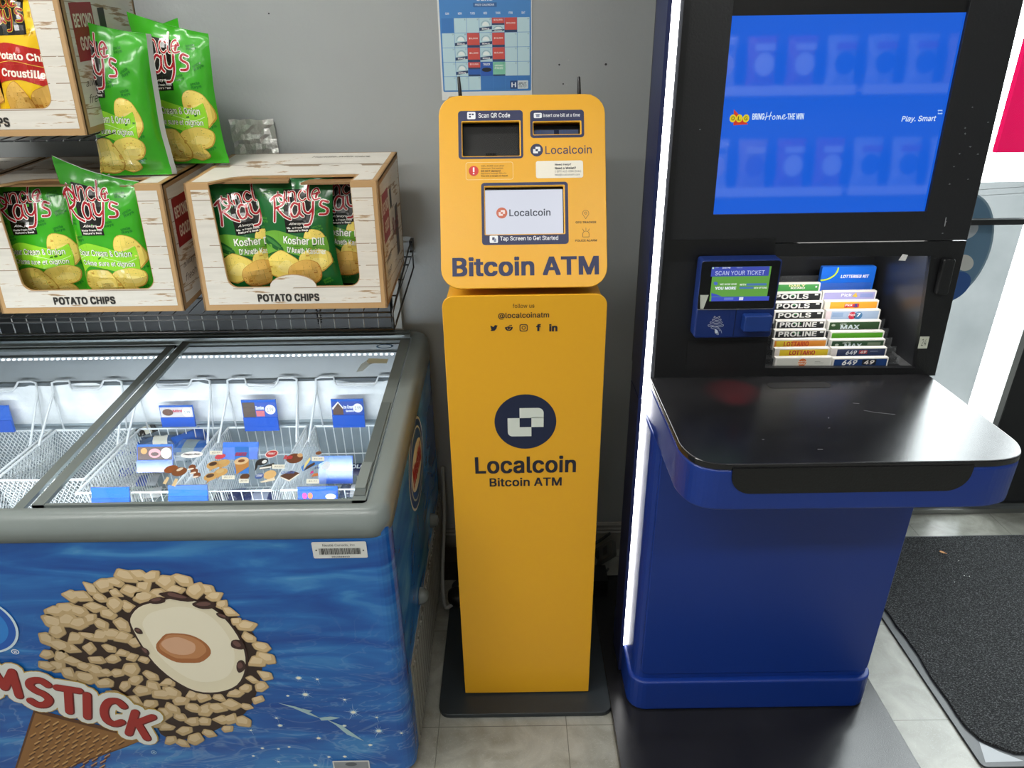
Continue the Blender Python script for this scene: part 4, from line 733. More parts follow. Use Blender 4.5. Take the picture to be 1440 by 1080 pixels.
for j, d in enumerate(('SUN', 'MON', 'TUES', 'WED', 'THURS', 'FRI', 'SAT')):
    m_ = gx + (j + .5) * cw; hw_ = .0042 if len(d) == 3 else .0055; y_ = r5(500, 130, 600, 155); q.text(Fc, d, m_ - hw_, y_[1], m_ + hw_, y_[3], h=.0006, mat='print', col='#dbe7f2', bold=.02)
q.rect(Fc, *r5(428, 28, 682, 76), .0006, 'print', '#33629b'); q.text(Fc, 'PRIZE CALENDAR', *r5(447, 40, 655, 63), h=.001, mat='print', col='#cfdff0', bold=.02)
a = r5(462, -40, 638, 8); q.text(Fc, 'June', *a, h=.0008, mat='print', col='#e9f1fa', bold=.03)
q.poly(Fc, rr(*r5(828, 874, 910, 962), .002), .0008, 'print', '#24467c'); q.text(Fc, 'H', *r5(842, 893, 893, 945), h=.0012, mat='print', col='#e6eef6', bold=.03)
q.poly(Fc, rr(*r5(908, 872, 1024, 962), .002), .0008, 'print', '#ccd9de'); q.text(Fc, 'SPLIT', *r5(920, 892, 1005, 918), h=.0012, mat='print', col='#26303f', bold=.02, shear=.3); q.text(Fc, 'the POT', *r5(925, 920, 1010, 948), h=.0012, mat='print', col='#4c5a70', shear=.3)
q.build('prize_calendar', label='blue printed prize calendar on white paper taped to the wall', cat='calendar')
# silver tape patch
q = MB(); rnd = random.Random(3); g = 9; vs = []
for j in range(g):
    for i in range(g): vs.append((-.678 + .108 * i / (g - 1) + rnd.uniform(-.002, .002), 1.778 - rnd.uniform(0, .007), 1.226 + .09 * j / (g - 1) + rnd.uniform(-.002, .002)))
q.add(vs, [(j * g + i, j * g + i + 1, (j + 1) * g + i + 1, (j + 1) * g + i) for j in range(g - 1) for i in range(g - 1)], 'foil')
q.build('tape_patch', label='crinkled silver tape patch stuck on the grey wall beside the bags', cat='tape')
# ------------------------------------------------------------------ lottery terminal
BLUE = '#0b3184'; BLK = '#101113'
q = MB(); q.plate(XY(0), [rr(.228, .80, .887, 1.62, .004, 2)], .0, .019, 'black_laminate', bevel=.0012)
q.build('base_board', label='black laminate board on the floor under the lottery terminal', cat='board')
lt = thing('lottery_terminal', 'blue and black self service lottery terminal with big screen and shelf', 'kiosk', (.556, 1.35, .019))
q = MB(); q.plate(XY(0), [rr(.276, 1.157, .838, 1.40, [.03, .03, .02, .02])], .02, .765, 'plastic', BLUE, bevel=.004)
q.box(.335, 1.40, .02, .80, 1.58, .765, 'plastic', '#0c0c0d'); q.build('base_cabinet', lt)
q = MB(); Fb = Frame((0, 1.157, 0)); q.plate(Fb, [rr(.292, .128, .824, .752, .02)], -.004, .0055, 'plastic', BLUE, bevel=.003); q.build('front_door', lt)
q = MB(); q.plate(XY(0), [rr(.268, 1.143, .845, 1.41, [.04, .04, .02, .02])], .0195, .112, 'plastic', BLUE, bevel=.006); q.build('plinth', lt)
# shelf apron and top
AP = [(.28, 1.262), (.28, 1.02)] + smoothp([(.28, 1.02), (.2815, .985), (.296, .948), (.325, .93), (.37, .9265)], 5) + [(.735, .925)] + smoothp([(.735, .925), (.785, .9275), (.822, .942), (.842, .975), (.846, 1.01)], 5) + [(.847, 1.262)]
q = MB(); q.plate(XY(0), [AP[::-1]], .758, .8365, 'plastic', BLUE, bevel=.005, smooth=False)
q.build('shelf_apron', lt)
q = MB(); ua = .352; ub = .7385
rec = rr(ua, .7935, ub, .842, [.034, .034, 0, 0], 8)
q.plate(Frame((0, .9262, 0)), [rec], -.001, .0022, 'textured_black', '#08080a')
q.build('apron_recess', lt)
q = MB(); q.plate(XY(0), [AP[::-1]], .8368, .849, 'black_laminate', bevel=.0025)
# pale scuffs on the top, and the slot near the back
rnd = random.Random(8)
for (x, y, L, an) in ((1215, 577, .02, -.5), (1233, 580, .03, -.3), (1150, 632, .008, 0), (1072, 618, .003, 0), (1165, 588, .003, 1), (1200, 567, .01, -.2), (1165, 602, .003, .3)):
    p = at(x, y, 'z', .8493); q.stroke(XY(.8493), [[(p.x, p.y), (p.x + L * math.cos(an), p.y + L * math.sin(an))]], .0012, 0, 'paint', '#77777a')
q.build('shelf_top', lt)
q = MB(); a = at(1080, 542, 'z', .8494); b = at(1168, 542, 'z', .8494); q.plate(XY(.849), [rr(a.x, a.y - .013, b.x, a.y + .012, .009)], -.002, .0006, 'paint', '#020202'); q.build('cash_slot', lt)
# upper cabinet, front leaning back a little
EO = Vector((0, 1.256, .845)); EU = Vector((0, .038, .655)).normalized(); FE = Frame(EO, (1, 0, 0), EU)
EL, ER = .2885, .8625; VT = .93; VS = FE.uv(1100, 342)[1]
op = [FE.uv(*p) for p in ((1076, 517), (1287, 517), (1309, 360), (1092, 361))]
q = MB()
q.plate(FE, [[(EL, 0), (ER, 0), (ER, VS - .001), (EL, VS - .001)], op], -.012, 0, 'textured_black', BLK, bevel=.0006)
a = FE.uv(964, 519); b = FE.uv(1072, 519); c = FE.uv(964, 480)
q.plate(FE, [rr(a[0], a[1], b[0] - .001, c[1], .001, 2)], .0001, .0012, 'textured_black', '#131416')
# raised handle block on the right
a = FE.uv(1310, 413); b = FE.uv(1349, 362); q.plate(FE, [rr(a[0] + .002, a[1], b[0] - .012, b[1], .005)], 0, .012, 'textured_black', BLK, bevel=.003)
q.build('lower_fascia', lt)
q = MB(); sc = [FE.uv(*p) for p in ((1003, 302), (1305, 298))]; s0, s1 = sc[0][0], sc[1][0] - .003; sv0 = sc[0][1]; sv1 = sv0 + .60
q.plate(FE, [[(EL, VS + .001), (ER, VS + .001), (ER, VT), (EL, VT)], rr(s0, sv0, s1, sv1, .001, 2)], -.012, .0005, 'textured_black', '#17181b', bevel=.0006)
# chips and scuffs down the right bezel
for (x, y) in ((1367, 151), (1389, 172), (1357, 188), (1357, 180), (1364, 206), (1349, 216), (1375, 217), (1335, 259), (1361, 252), (1330, 312), (1325, 328), (1341, 234), (984, 182)):
    u, v = FE.uv(x, y); n_ = 4; q.poly(FE, [(u + rnd.uniform(.5, 1) * .003 * math.cos(t * PI / 2 + .3), v + rnd.uniform(.3, 1) * .002 * math.sin(t * PI / 2 + .3)) for t in range(n_)], .0008, 'paint', '#77797c')
q.stroke(FE, [[FE.uv(1330, 306), FE.uv(1328, 318)]], .0016, .0008, 'paint', '#8d8f92')
q.build('upper_fascia', lt)
q = MB()
G = FE.up(-.006); q.rect(G, s0, sv0, s1, sv1, 0, 'blue_screen')
z = lambda x, y: (900 + x / 2.6667, y / 2.6667)
def tt(s, x0, y0, x1, y1, **k): a = z(x0, y0); b = z(x1, y1); q.ptext(G, s, a[0], a[1], b[0], b[1], mat='lit', **k)
G2 = G
tri = [G.uv(*z(*p)) for p in ((352, 410), (405, 466), (350, 470))]; q.poly(G, tri, .0003, 'lit', '#c2311c')
for k_, (x, ch) in enumerate(((348, 'O'), (372, 'L'), (397, 'G'))):
    c = G.uv(*z(x, 444)); q.ell(G, c[0], c[1], .0058, .0066, .0004 + k_ * .0001, 'lit', '#d8c21a'); 
    d = G.uv(*z(x, 444)); q.text(G, ch, d[0] - .0028, d[1] - .0034, d[0] + .0028, d[1] + .0034, h=.001, mat='lit', col='#5d5a10', bold=.02)
tt('BRING', 421, 425, 466, 449, col='#cfe2f7', bold=.03); tt('THE WIN', 552, 425, 614, 448, col='#cfe2f7', bold=.03)
q.stroke(G, [[G.uv(*z(*p)) for p in pl] for pl in (
    smoothp([(476, 422), (474, 436), (469, 450)]), smoothp([(492, 420), (487, 436), (484, 449)]), smoothp([(468, 440), (480, 436), (493, 434)]),
    smoothp([(503, 434), (496, 440), (499, 448), (506, 444), (505, 435), (503, 434)]),
    smoothp([(512, 448), (514, 434), (518, 436), (518, 447), (523, 434), (526, 437), (526, 446), (531, 445)]),
    smoothp([(532, 441), (541, 437), (543, 430), (537, 432), (534, 440), (538, 447), (551, 440)]))], .0012, .0004, 'lit', '#cfe2f7')
tt('Play. Smart', 981, 434, 1109, 460, col='#d3e4f8', bold=.015, shear=.12)
for (x0, y0, x1, y1) in ((1116, 412, 1134, 416), (1116, 424, 1134, 428), (1116, 412, 1120, 428), (1130, 412, 1134, 428)):
    a = G.uv(*z(x0, y1)); b = G.uv(*z(x1, y0)); q.rect(G, a[0], a[1], b[0], b[1], .0004, 'lit', '#a9cbf4')
q.build('display', lt, label='large lit blue display with the lottery slogans')
# carcass: sides, top, back, recess for the brochures
q = MB()
q.box(EL, 1.268, .846, EL + .012, 1.50, 1.79, 'plastic', BLK); q.box(ER - .014, 1.31, .846, ER - .002, 1.56, 1.79, 'plastic', BLK)
q.box(.30, 1.50, .758, ER - .002, 1.56, 1.79, 'plastic', '#0c0c0d'); q.box(.30, 1.30, 1.13, .85, 1.50, 1.75, 'plastic', '#0c0c0d'); q.box(.30, 1.31, 1.77, .85, 1.56, 1.79, 'plastic', BLK)
q.box(.30, 1.262, .758, .85, 1.50, .8445, 'plastic', '#0c0c0d'); q.box(.30, 1.27, .85, .50, 1.5, 1.128, 'plastic', '#0c0c0d')
q.build('cabinet_shell', lt)
q = MB()                                                       # recess lining
rf = lambda px, py, y: at(px, py, 'y', y)
P1, P2 = rf(1287, 517, 1.27), rf(1309, 360, 1.285)
q.add([(P1.x, 1.2695, .856), (P1.x + .0, 1.50, .856), (P2.x + .004, 1.50, 1.10), (P2.x + .004, 1.2835, 1.10)], [(0, 1, 2, 3)], 'satin', '#26272a')
q.rect(XZ(1.497), .50, .85, .86, 1.128, 0, 'satin', '#1b1c1e'); q.add([(.5, 1.27, .8565), (.84, 1.27, .8565), (.84, 1.5, .8565), (.5, 1.5, .8565)], [(0, 1, 2, 3)], 'satin', '#4a4b4c')
q.build('recess_lining', lt)
q = MB(); q.rect(FE.up(-.001), op[0][0] - .004, op[0][1] - .002, op[2][0] + .002, op[2][1] + .002, 0, 'clear_plastic')
# LED strip and the blue edge behind it
q = MB(); q.box(.2690, 1.2600, .068, .2818, 1.266, 1.8, 'led', (1, .99, .97)); q.build('led_strip', lt, label='glowing white light strip along the left edge')
q = MB()
for z0, z1 in ((.024, .80), (.803, 1.80)): q.box(.2615, 1.266, z0, .2885, 1.352, z1, 'plastic', '#1a2450'); q.box(.2615, 1.2595, z0, .2688, 1.266, z1, 'plastic', '#1a2450')
q.box(.2820, 1.262, .068, .2885, 1.268, 1.79, 'plastic', '#3a3c42')
q.build('side_fin', lt)
# ticket checker
CY = 1.232; Fk = XZ(CY); z8 = lambda x, y: (940 + x / 7.2, 350 + y / 7.2)
def rk(F, x0, y0, x1, y1):
    a = F.uv(*z8(x0, (y0 + y1) / 2)); b = F.uv(*z8(x1, (y0 + y1) / 2)); c = F.uv(*z8((x0 + x1) / 2, y0)); d = F.uv(*z8((x0 + x1) / 2, y1)); return (a[0], d[1], b[0], c[1])
DB = '#142c6a'
q = MB(); a = rk(Fk, 300, 112, 1098, 900); q.plate(Fk, [rr(*a, .006)], -.034, 0, 'plastic', DB, bevel=.003)
chk = q.build('ticket_checker', lt, label='dark blue ticket checking unit with a small screen')
q = MB(); a = rk(Fk, 316, 122, 1098, 603); q.plate(Fk, [rr(*a, .004)], 0, .0022, 'gloss', '#08080a', bevel=.0008); q.rect(Fk, a[0], a[1] - .0012, a[2], a[1], .0024, 'plastic', '#7b8087')
q.poly(Fk.up(.0023), [Fk.uv(*z8(*p)) for p in ((318, 603), (350, 603), (404, 462), (318, 462))], .0003, 'print', '#c3c9bd')
q.build('screen_bezel', chk)
G = Fk.up(.0026); q = MB(); a = rk(G, 434, 180, 1018, 526); q.rect(G, *a, 0, 'lit', '#5d9a3e')
q.rect(G, *rk(G, 434, 180, 1018, 276), .0003, 'lit', '#3a48a8'); q.rect(G, *rk(G, 434, 482, 1018, 526), .0003, 'lit', '#3a4cb8'); q.poly(G, [G.uv(*z8(*p)) for p in ((434, 482), (540, 482), (480, 458), (434, 446))], .0003, 'lit', '#3a4cb8')
def t8(s, x0, y0, x1, y1, **k): k.setdefault('h', .0006); q.text(G, s, *rk(G, x0, y0, x1, y1), mat='lit', **k)
t8('SCAN YOUR TICKET', 474, 220, 972, 264, col='#c9d2f0'); t8('WE NOW GIVE', 520, 348, 690, 366, col='#dfeadf', bold=.02); t8('YOU MORE', 470, 382, 684, 412, col='#e6ecf8', bold=.04)
t8('WITH', 720, 352, 784, 370, col='#eaf2ea', bold=.02); q.rect(G, *rk(G, 790, 348, 992, 370), .0005, 'lit', '#4a74a8'); q.rect(G, *rk(G, 720, 382, 860, 404), .0005, 'lit', '#4a74a8'); t8('NEW OPTIONS', 866, 384, 996, 402, col='#dfeadf', bold=.02)
t8('LOTTERY', 474, 184, 510, 194, col='#c0cbe8'); t8('10:37 PM', 545, 183, 626, 198, col='#e8ecf8', bold=.02); t8('status ok', 690, 184, 748, 194, col='#c0cbe8')
q.rect(G, *rk(G, 714, 488, 756, 518), .0005, 'lit', '#d7dcee'); q.rect(G, *rk(G, 562, 492, 656, 516), .0005, 'lit', '#6477c8'); q.ell(G, *[sum(i) / 2 for i in zip(rk(G, 440, 182, 464, 206)[:2], rk(G, 440, 182, 464, 206)[2:])], .0017, .0017, .0006, 'lit', '#b8dcb0')
q.poly(G, [G.uv(*z8(*p)) for p in ((456, 340), (478, 330), (500, 344), (490, 366), (466, 366))], .0005, 'lit', '#4a66c0')
q.build('screen', chk)
q = MB(); a = rk(Fk, 735, 645, 1012, 808); q.plate(Fk, [rr(*a, .004)], 0, .02, 'plastic', '#1b3a80', bevel=.003); q.box(a[0] + .008, a[1] - .0006, .004, a[0] + .02, a[1] + .0002, .014, 'dim_lit', (1, .01, .02), Fk); q.build('scanner_hood', chk)
q = MB()
sl = Fk
q.box(*[*rk(Fk, 668, 612, 674, 890)[:2]], .0, rk(Fk, 668, 612, 674, 890)[2], rk(Fk, 668, 612, 674, 890)[3], .0005, 'plastic', '#0b1838', Fk)
for x_ in range(0): pass
# tap-card mark: four rising waves over a hand
for (cx, cy, hw) in ((490, 690, 30), (488, 718, 44), (482, 746, 60), (478, 775, 76)):
    q.stroke(Fk, [[Fk.uv(*z8(*p)) for p in smoothp([(cx - hw, cy + 6), (cx - hw + 6, cy - 8), (cx, cy + 6), (cx + hw - 6, cy - 8), (cx + hw, cy), (cx + hw - 12, cy + 10), (cx, cy + 16), (cx - hw + 12, cy + 10), (cx - hw, cy + 6)])]], .0006, .0005, 'print', '#ccd4e2')
q.stroke(Fk, [[Fk.uv(*z8(*p)) for p in smoothp(pl)] for pl in ([(428, 800), (450, 780), (490, 785), (505, 800), (480, 812), (450, 808), (428, 800)], [(470, 815), (472, 850), (505, 868), (498, 830)], [(505, 800), (530, 822), (537, 850)], [(510, 815), (520, 830)])], .0006, .0005, 'print', '#ccd4e2')
q.poly(Fk, [Fk.uv(*z8(*p)) for p in ((472, 812), (494, 822), (500, 860), (474, 848))], .0004, 'print', '#ccd4e2')
q.build('card_reader', chk)
# small stickers on the fascia
for (x0, y0, x1, y1, txt, nm, lb) in ((1290, 473, 1307, 490, '24', 'paper_sticker', 'small pale printed sticker on the lower right fascia'), (1263, 357, 1277, 366, '', 'paper_scrap', 'torn white paper scrap on the upper fascia edge')):
    u0, v0 = FE.uv(x0, y1); u1, v1 = FE.uv(x1, y0); q = MB()
    if txt: q.rect(FE, u0, v0, u1, v1, .0008, 'paint', '#c9cdbd'); q.text(FE, txt, u0 + .005, v0 + .006, u1 - .004, v1 - .005, h=.0012, col='#55584e')
    else: q.poly(FE, [(u0, v0), (u0 + .006, v1), (u1, v1 - .002), (u1 - .003, v0 - .001)], .0008, 'paint', '#dcdcda')
    q.build(nm, lt, label=lb)
q = MB(); q.box(.56, 1.30, 1.119, .80, 1.312, 1.127, 'ledsoft', (1, .98, .94)); q.build('recess_fill_bar', lt)  # glowing bar added to brighten the brochure recess
l = bpy.data.lights.new('recess_fill', 'AREA'); l.energy = .9; l.shape = 'RECTANGLE'; l.size = .26; l.size_y = .02; l.color = (1, .97, .92)  # added fill light that goes with the bar
o = bpy.data.objects.new('recess_fill', l); SC.collection.objects.link(o); o.location = (.68, 1.300, 1.116); o.rotation_euler = Vector((0, .28, -1)).to_track_quat('-Z', 'Y').to_euler()
l = bpy.data.lights.new('scanner_beam', 'SPOT'); l.energy = 1.3; l.color = (1, .02, .05); l.spot_size = 1.0; l.spot_blend = .8; l.shadow_soft_size = .004
o = bpy.data.objects.new('scanner_beam', l); SC.collection.objects.link(o); o.location = (rk(Fk, 735, 645, 1012, 808)[0] + .014, CY - .012, rk(Fk, 735, 645, 1012, 808)[1] - .003)
o.rotation_euler = (Vector((-.02, -.022, -.1))).to_track_quat('-Z', 'Y').to_euler()

# ---- play slips standing in the stepped rack
z3 = lambda x, y: (1070 + x / 6.355, 360 + y / 6.355)
q = MB()
for i in range(10):
    y = 1.277 + i * .0212; p = z3(400, [905, 820, 740, 655, 572, 488, 405, 322, 240, 170][i]); zt = at(p[0], p[1], 'y', y).z
    q.box(.507, y + .008, .858, .80, y + .0095, zt - .004, 'clear_plastic')
    q.box(.507, y - .002, .858, .80, y + .0195, .858 + max(.001, (i * .0118)), 'plastic', '#111214')
rk_ = q.build('slip_rack', label='stepped black and clear rack behind the cabinet opening', cat='rack')
WHT = '#e9e7e2'
def slip(nm, i, col_px, ytop, art, label, hh=.06, body=WHT):
    y = 1.277 + i * .0212
    a = at(*z3(col_px[0], ytop + 40), 'y', y - .004); b = at(*z3(col_px[1], ytop + 40), 'y', y - .004); t_ = at(*z3(sum(col_px) / 2, ytop), 'y', y)
    x0, x1, zt = a.x, b.x, t_.z; z0 = max(.8585 + i * .0118, zt - hh)
    F = Frame((0, y - .0045, 0)); m = MB()
    m.box(x0, y - .0045, z0, x1, y + .0065, zt, 'print', body)
    for k in range(3): m.box(x0 + .0004, y - .0035 + k * .0035, zt, x1 - .0004, y - .0025 + k * .0035, zt + .0006, 'print', '#d9d6cf')
    m.poly(F, rr(x0 + .003, z0 + .003, x1 - .003, zt - .0022, .001, 2), .0003, 'print', art.get('bg', WHT))
    Wd = x1 - x0
    for (kind, *p) in art.get('d', []):
        if kind == 't': s, u0, v0, u1, v1, c = p[:6]; m.text(F, s, x0 + Wd * u0, zt - v0, x0 + Wd * u1, zt - v1, h=.0009, mat='print', col=c, bold=.03, shear=p[6] if len(p) > 6 else 0)
        if kind == 'r': u0, v0, u1, v1, c = p; m.rect(F, x0 + Wd * u0, zt - v0, x0 + Wd * u1, zt - v1, .0006, 'print', c)
        if kind == 'e': u, v, ru, rv, c = p; m.ell(F, x0 + Wd * u, zt - v, ru, rv, .0007, 'print', c)
    m.build(nm, label=label, cat='play slips', group='play slips in the lottery rack')
pools = {'bg': '#26282a', 'd': [('t', 'POOLS', .08, .014, .74, .0028, '#e8e8e4'), ('r', .36, .0075, .5, .0045, '#2f8a4a'), ('r', .86, .0065, .93, .003, '#e8e8e4')]}
prol = {'bg': '#26282a', 'd': [('t', 'PROLINE', .08, .014, .82, .0028, '#e8e8e4'), ('r', .36, .0075, .5, .0045, '#2f8a4a'), ('r', .88, .0065, .95, .003, '#e8e8e4')]}
L = [((128, 630), 902, {'bg': '#dcdcd4', 'd': [('e', .48, .010, .0085, .0085, '#e2742c'), ('t', 'early', .40, .010, .56, .006, '#f6e6d6'), ('t', 'BIRD', .40, .0145, .56, .0108, '#f6e6d6'), ('r', .70, .012, .86, .0112, '#8a8a80'), ('r', .70, .009, .80, .0082, '#8a8a80')]}, 'white play slip with an orange disc at the front of the left stack'),
     ((122, 608), 820, {'bg': '#e9c92e', 'd': [('t', 'LOTTARIO', .27, .0135, .74, .004, '#c22a3c'), ('r', .0, .03, .09, .001, '#efe6e0')]}, 'yellow play slip with red lettering, second from the front on the left'),
     ((108, 590), 740, {'bg': '#f09a3a', 'd': [('r', .06, .02, .35, .002, '#e8cb3a'), ('t', 'LOTTARIO', .20, .0145, .66, .004, '#d24a2c')]}, 'orange and yellow play slip behind the yellow one on the left'),
     ((118, 578), 655, prol, 'black sports betting slip in front of its twin in the left stack'),
     ((132, 575), 572, prol, 'black sports betting slip behind its twin in the left stack'),
     ((118, 560), 488, pools, 'black pools slip, lowest of the three in the left stack'),
     ((104, 550), 405, pools, 'black pools slip, middle of the three in the left stack'),
     ((90, 540), 322, pools, 'black pools slip, highest of the three in the left stack'),
     ((76, 528), 240, {'bg': '#4a9a50', 'd': [('t', 'DAILY', .38, .007, .70, .0025, '#e9e2a8'), ('t', 'KENO', .42, .0125, .70, .008, '#f0f0e8'), ('e', .92, .008, .002, .002, '#f0e8f0')]}, 'green keno slip at the back of the left stack')]
Rr = [((640, 1135), 905, {'bg': '#1d3f78', 'd': [('t', '649', .17, .0145, .44, .0035, '#f2f2f0', .2), ('r', .53, .0148, .78, .003, '#23262c'), ('t', '49', .56, .0135, .75, .0045, '#f2ece8', .2), ('t', 'LOTTO', .32, .0038, .45, .0018, '#cfd6e4')]}, 'dark blue 649 slip at the front of the right stack'),
      ((630, 1120), 815, {'bg': '#28365c', 'd': [('r', .0, .03, .1, .001, '#e6dedc'), ('t', '649', .26, .014, .46, .005, '#e8ecf4', .2), ('r', .50, .013, .65, .005, '#b8404a'), ('t', '49', .52, .012, .63, .006, '#f0e6e4', .2), ('r', .7, .008, .84, .007, '#8c96b4')]}, 'navy 649 slip behind the front one on the right'),
      ((620, 1105), 742, {'bg': '#2f4e34', 'd': [('t', 'LOTTO', .22, .0078, .36, .004, '#cfd8cf', .2), ('t', 'MAX', .26, .0175, .58, .0078, '#d8e4e8'), ('r', .68, .012, .92, .006, '#7c8a74'), ('e', .12, .0105, .004, .0025, '#b9c4b4')]}, 'dark green play slip in front of the bright green one'),
      ((620, 1097), 670, {'bg': '#5aa82c', 'd': []}, 'bright green play slip in the right stack'),
      ((600, 1068), 575, {'bg': '#2f4e2c', 'd': [('t', 'LOTTO', .22, .0085, .34, .0045, '#cfd8cf', .2), ('t', 'MAX', .24, .018, .60, .008, '#d8e4e8'), ('e', .10, .0085, .004, .0025, '#b9c4b4')]}, 'dark green play slip behind the bright green one'),
      ((580, 1062), 478, {'bg': '#a9bdd8', 'd': [('r', 0, .03, .1, .001, '#e2d4d8'), ('r', .12, .0145, .32, .005, '#92aacd'), ('e', .49, .012, .008, .0085, '#c9364a'), ('e', .60, .012, .009, .0085, '#4b7ca8'), ('t', 'Pick', .42, .013, .55, .0075, '#f4e8ea'), ('t', '7', .57, .0145, .64, .006, '#f0f4f8')]}, 'pale blue slip with red and blue discs on the right'),
      ((570, 1048), 395, {'bg': '#f0a83a', 'd': [('r', 0, .03, .1, .001, '#e6dccf'), ('r', .37, .0145, .64, .0065, '#c83a44'), ('t', 'Pick', .38, .012, .52, .0068, '#f6ece8'), ('t', '3', .54, .0145, .61, .006, '#2c4aa0')]}, 'orange slip with a red box in the right stack'),
      ((552, 1028), 310, {'bg': '#a9a6d4', 'd': [('t', 'Pick', .34, .0115, .54, .0045, '#f2f2fa'), ('t', '4', .56, .0135, .65, .0035, '#e8c030'), ('r', .70, .0135, .94, .005, '#8f9cd0')]}, 'lilac slip behind the orange one in the right stack')]
for i, (cp, yt, art, lb) in enumerate(L): slip('play_slip', i, cp, yt, art, lb)
for i, (cp, yt, art, lb) in enumerate(Rr): slip('play_slip', i, cp, yt, art, lb)
# taller blue folder at the back
m = MB(); y = 1.277 + 8.45 * .0212
a = at(*z3(535, 200), 'y', y); b = at(*z3(1015, 200), 'y', y); zt = at(*z3(780, 95), 'y', y).z; x0, x1 = a.x, b.x; z0 = zt - .10
m.plate(Frame((0, y, 0)), [rr(x0, z0, x1, zt, [.001, .001, .004, .003])], -.012, 0, 'print', '#1668d8', bevel=.0006); F = Frame((0, y - .0001, 0))
c0 = F.uv(*z3(560, 120)); R0 = F.uv(*z3(690, 120))[0] - c0[0]
arc = [(c0[0] + R0 * math.cos(t) * 1.0, c0[1] + .002 - R0 * .82 * math.sin(t)) for t in [(-.15 + 1.0 * k / 12 * 1.75) for k in range(13)]]
m.stroke(F, [[p for p in arc if p[0] > x0 + .001 and p[1] < zt - .001]], .0036, .0004, 'print', '#b8d63a')
a = F.uv(*z3(710, 197)); b = F.uv(*z3(968, 165)); m.text(F, 'LOTTERIES KIT', a[0], a[1], b[0], b[1], h=.0006, mat='print', col='#eef2fa', bold=.03, shear=.12)
m.build('brochure_folder', label='bright blue lotteries folder standing at the back of the right stack', cat='folder')
# ------------------------------------------------------------------ snack bags
HAND = {  # hand-lettered strokes, one unit high
    'u': (.62, [[(.05, .62), (.03, .2), (.18, 0), (.38, .08), (.45, .6)], [(.45, .6), (.46, .2), (.56, .02)]]),
    'n': (.60, [[(.06, .6), (.05, 0)], [(.06, .38), (.22, .6), (.42, .52), (.46, .02)]]),
    'c': (.50, [[(.44, .5), (.26, .64), (.05, .42), (.08, .12), (.28, 0), (.46, .12)]]),
    'l': (.26, [[(.1, 1.0), (.06, .5), (.08, .08), (.2, 0)]]),
    'e': (.54, [[(.08, .34), (.46, .40)], [(.46, .40), (.34, .66), (.14, .58), (.02, .3), (.16, .0), (.48, .06)]]),
    'R': (.80, [[(.12, .92), (.10, .4), (.0, -.12)], [(-.06, .82), (.3, 1.04), (.56, .86), (.46, .58), (.12, .46)], [(.22, .46), (.5, .12), (.78, -.06)]]),
    'a': (.58, [[(.44, .52), (.22, .64), (.04, .38), (.1, .06), (.3, .06), (.43, .3)], [(.44, .6), (.42, .2), (.54, .02)]]),
    'y': (.58, [[(.06, .6), (.08, .24), (.26, .14), (.42, .3)], [(.48, .62), (.42, .1), (.28, -.34), (.04, -.38)]]),
    "'": (.16, [[(.1, 1.0), (.04, .8)]]),
    's': (.44, [[(.38, .56), (.16, .64), (.08, .44), (.34, .26), (.3, .04), (.02, .04)]]),
    'D': (.62, [[(.06, .95), (.06, .05)], [(.06, .95), (.38, .9), (.56, .5), (.38, .1), (.06, .05)]]),
    'U': (.62, [[(.06, .95), (.06, .3), (.16, .08), (.3, .04), (.45, .1), (.54, .3), (.54, .95)]]),
    'M': (.78, [[(.05, .05), (.13, .95)], [(.13, .95), (.37, .3)], [(.37, .3), (.62, .95)], [(.62, .95), (.72, .05)]]),
    'r': (.62, [[(.06, .95), (.06, .05)], [(.06, .95), (.4, .93), (.52, .74), (.4, .52), (.08, .5)], [(.26, .5), (.54, .05)]]),
    'S': (.60, [[(.52, .84), (.34, .97), (.12, .9), (.06, .72), (.2, .56), (.4, .46), (.52, .28), (.42, .08), (.22, .02), (.04, .14)]]),
    'T': (.62, [[(.02, .93), (.58, .93)], [(.3, .93), (.3, .05)]]),
    'I': (.24, [[(.1, .95), (.1, .05)]]),
    'C': (.60, [[(.54, .82), (.36, .97), (.14, .86), (.05, .5), (.14, .14), (.36, .02), (.54, .16)]]),
    'K': (.62, [[(.06, .95), (.06, .05)], [(.52, .95), (.1, .45)], [(.2, .56), (.55, .05)]]),
}
def hand(mb, F, word, u, v, size, wd, h, col, mat='paint', gap=.12, slant=0.0, k=4):
    x = 0
    for ch in word:
        adv, st = HAND[ch]
        for s in st:
            pl = smoothp([(u + (x + a + b * slant) * size, v + b * size) for a, b in s], k) if len(s) > 2 else [(u + (x + a + b * slant) * size, v + b * size) for a, b in s]
            mb.stroke(F, [pl], wd, h, mat, col)
        x += adv + gap
    return x * size
def blob(cu, cv, ru, rv, seed, rot=0, n=16, jit=.12):
    r_ = random.Random(seed); c, s = math.cos(rot), math.sin(rot); out = []
    for i in range(n):
        t = 2 * PI * i / n; k = 1 + r_.uniform(-jit, jit); a, b = ru * k * math.cos(t), rv * k * math.sin(t); out.append((cu + a * c - b * s, cv + a * s + b * c))
    return smoothp(out, 2, True)
BW, BH = .170, .272
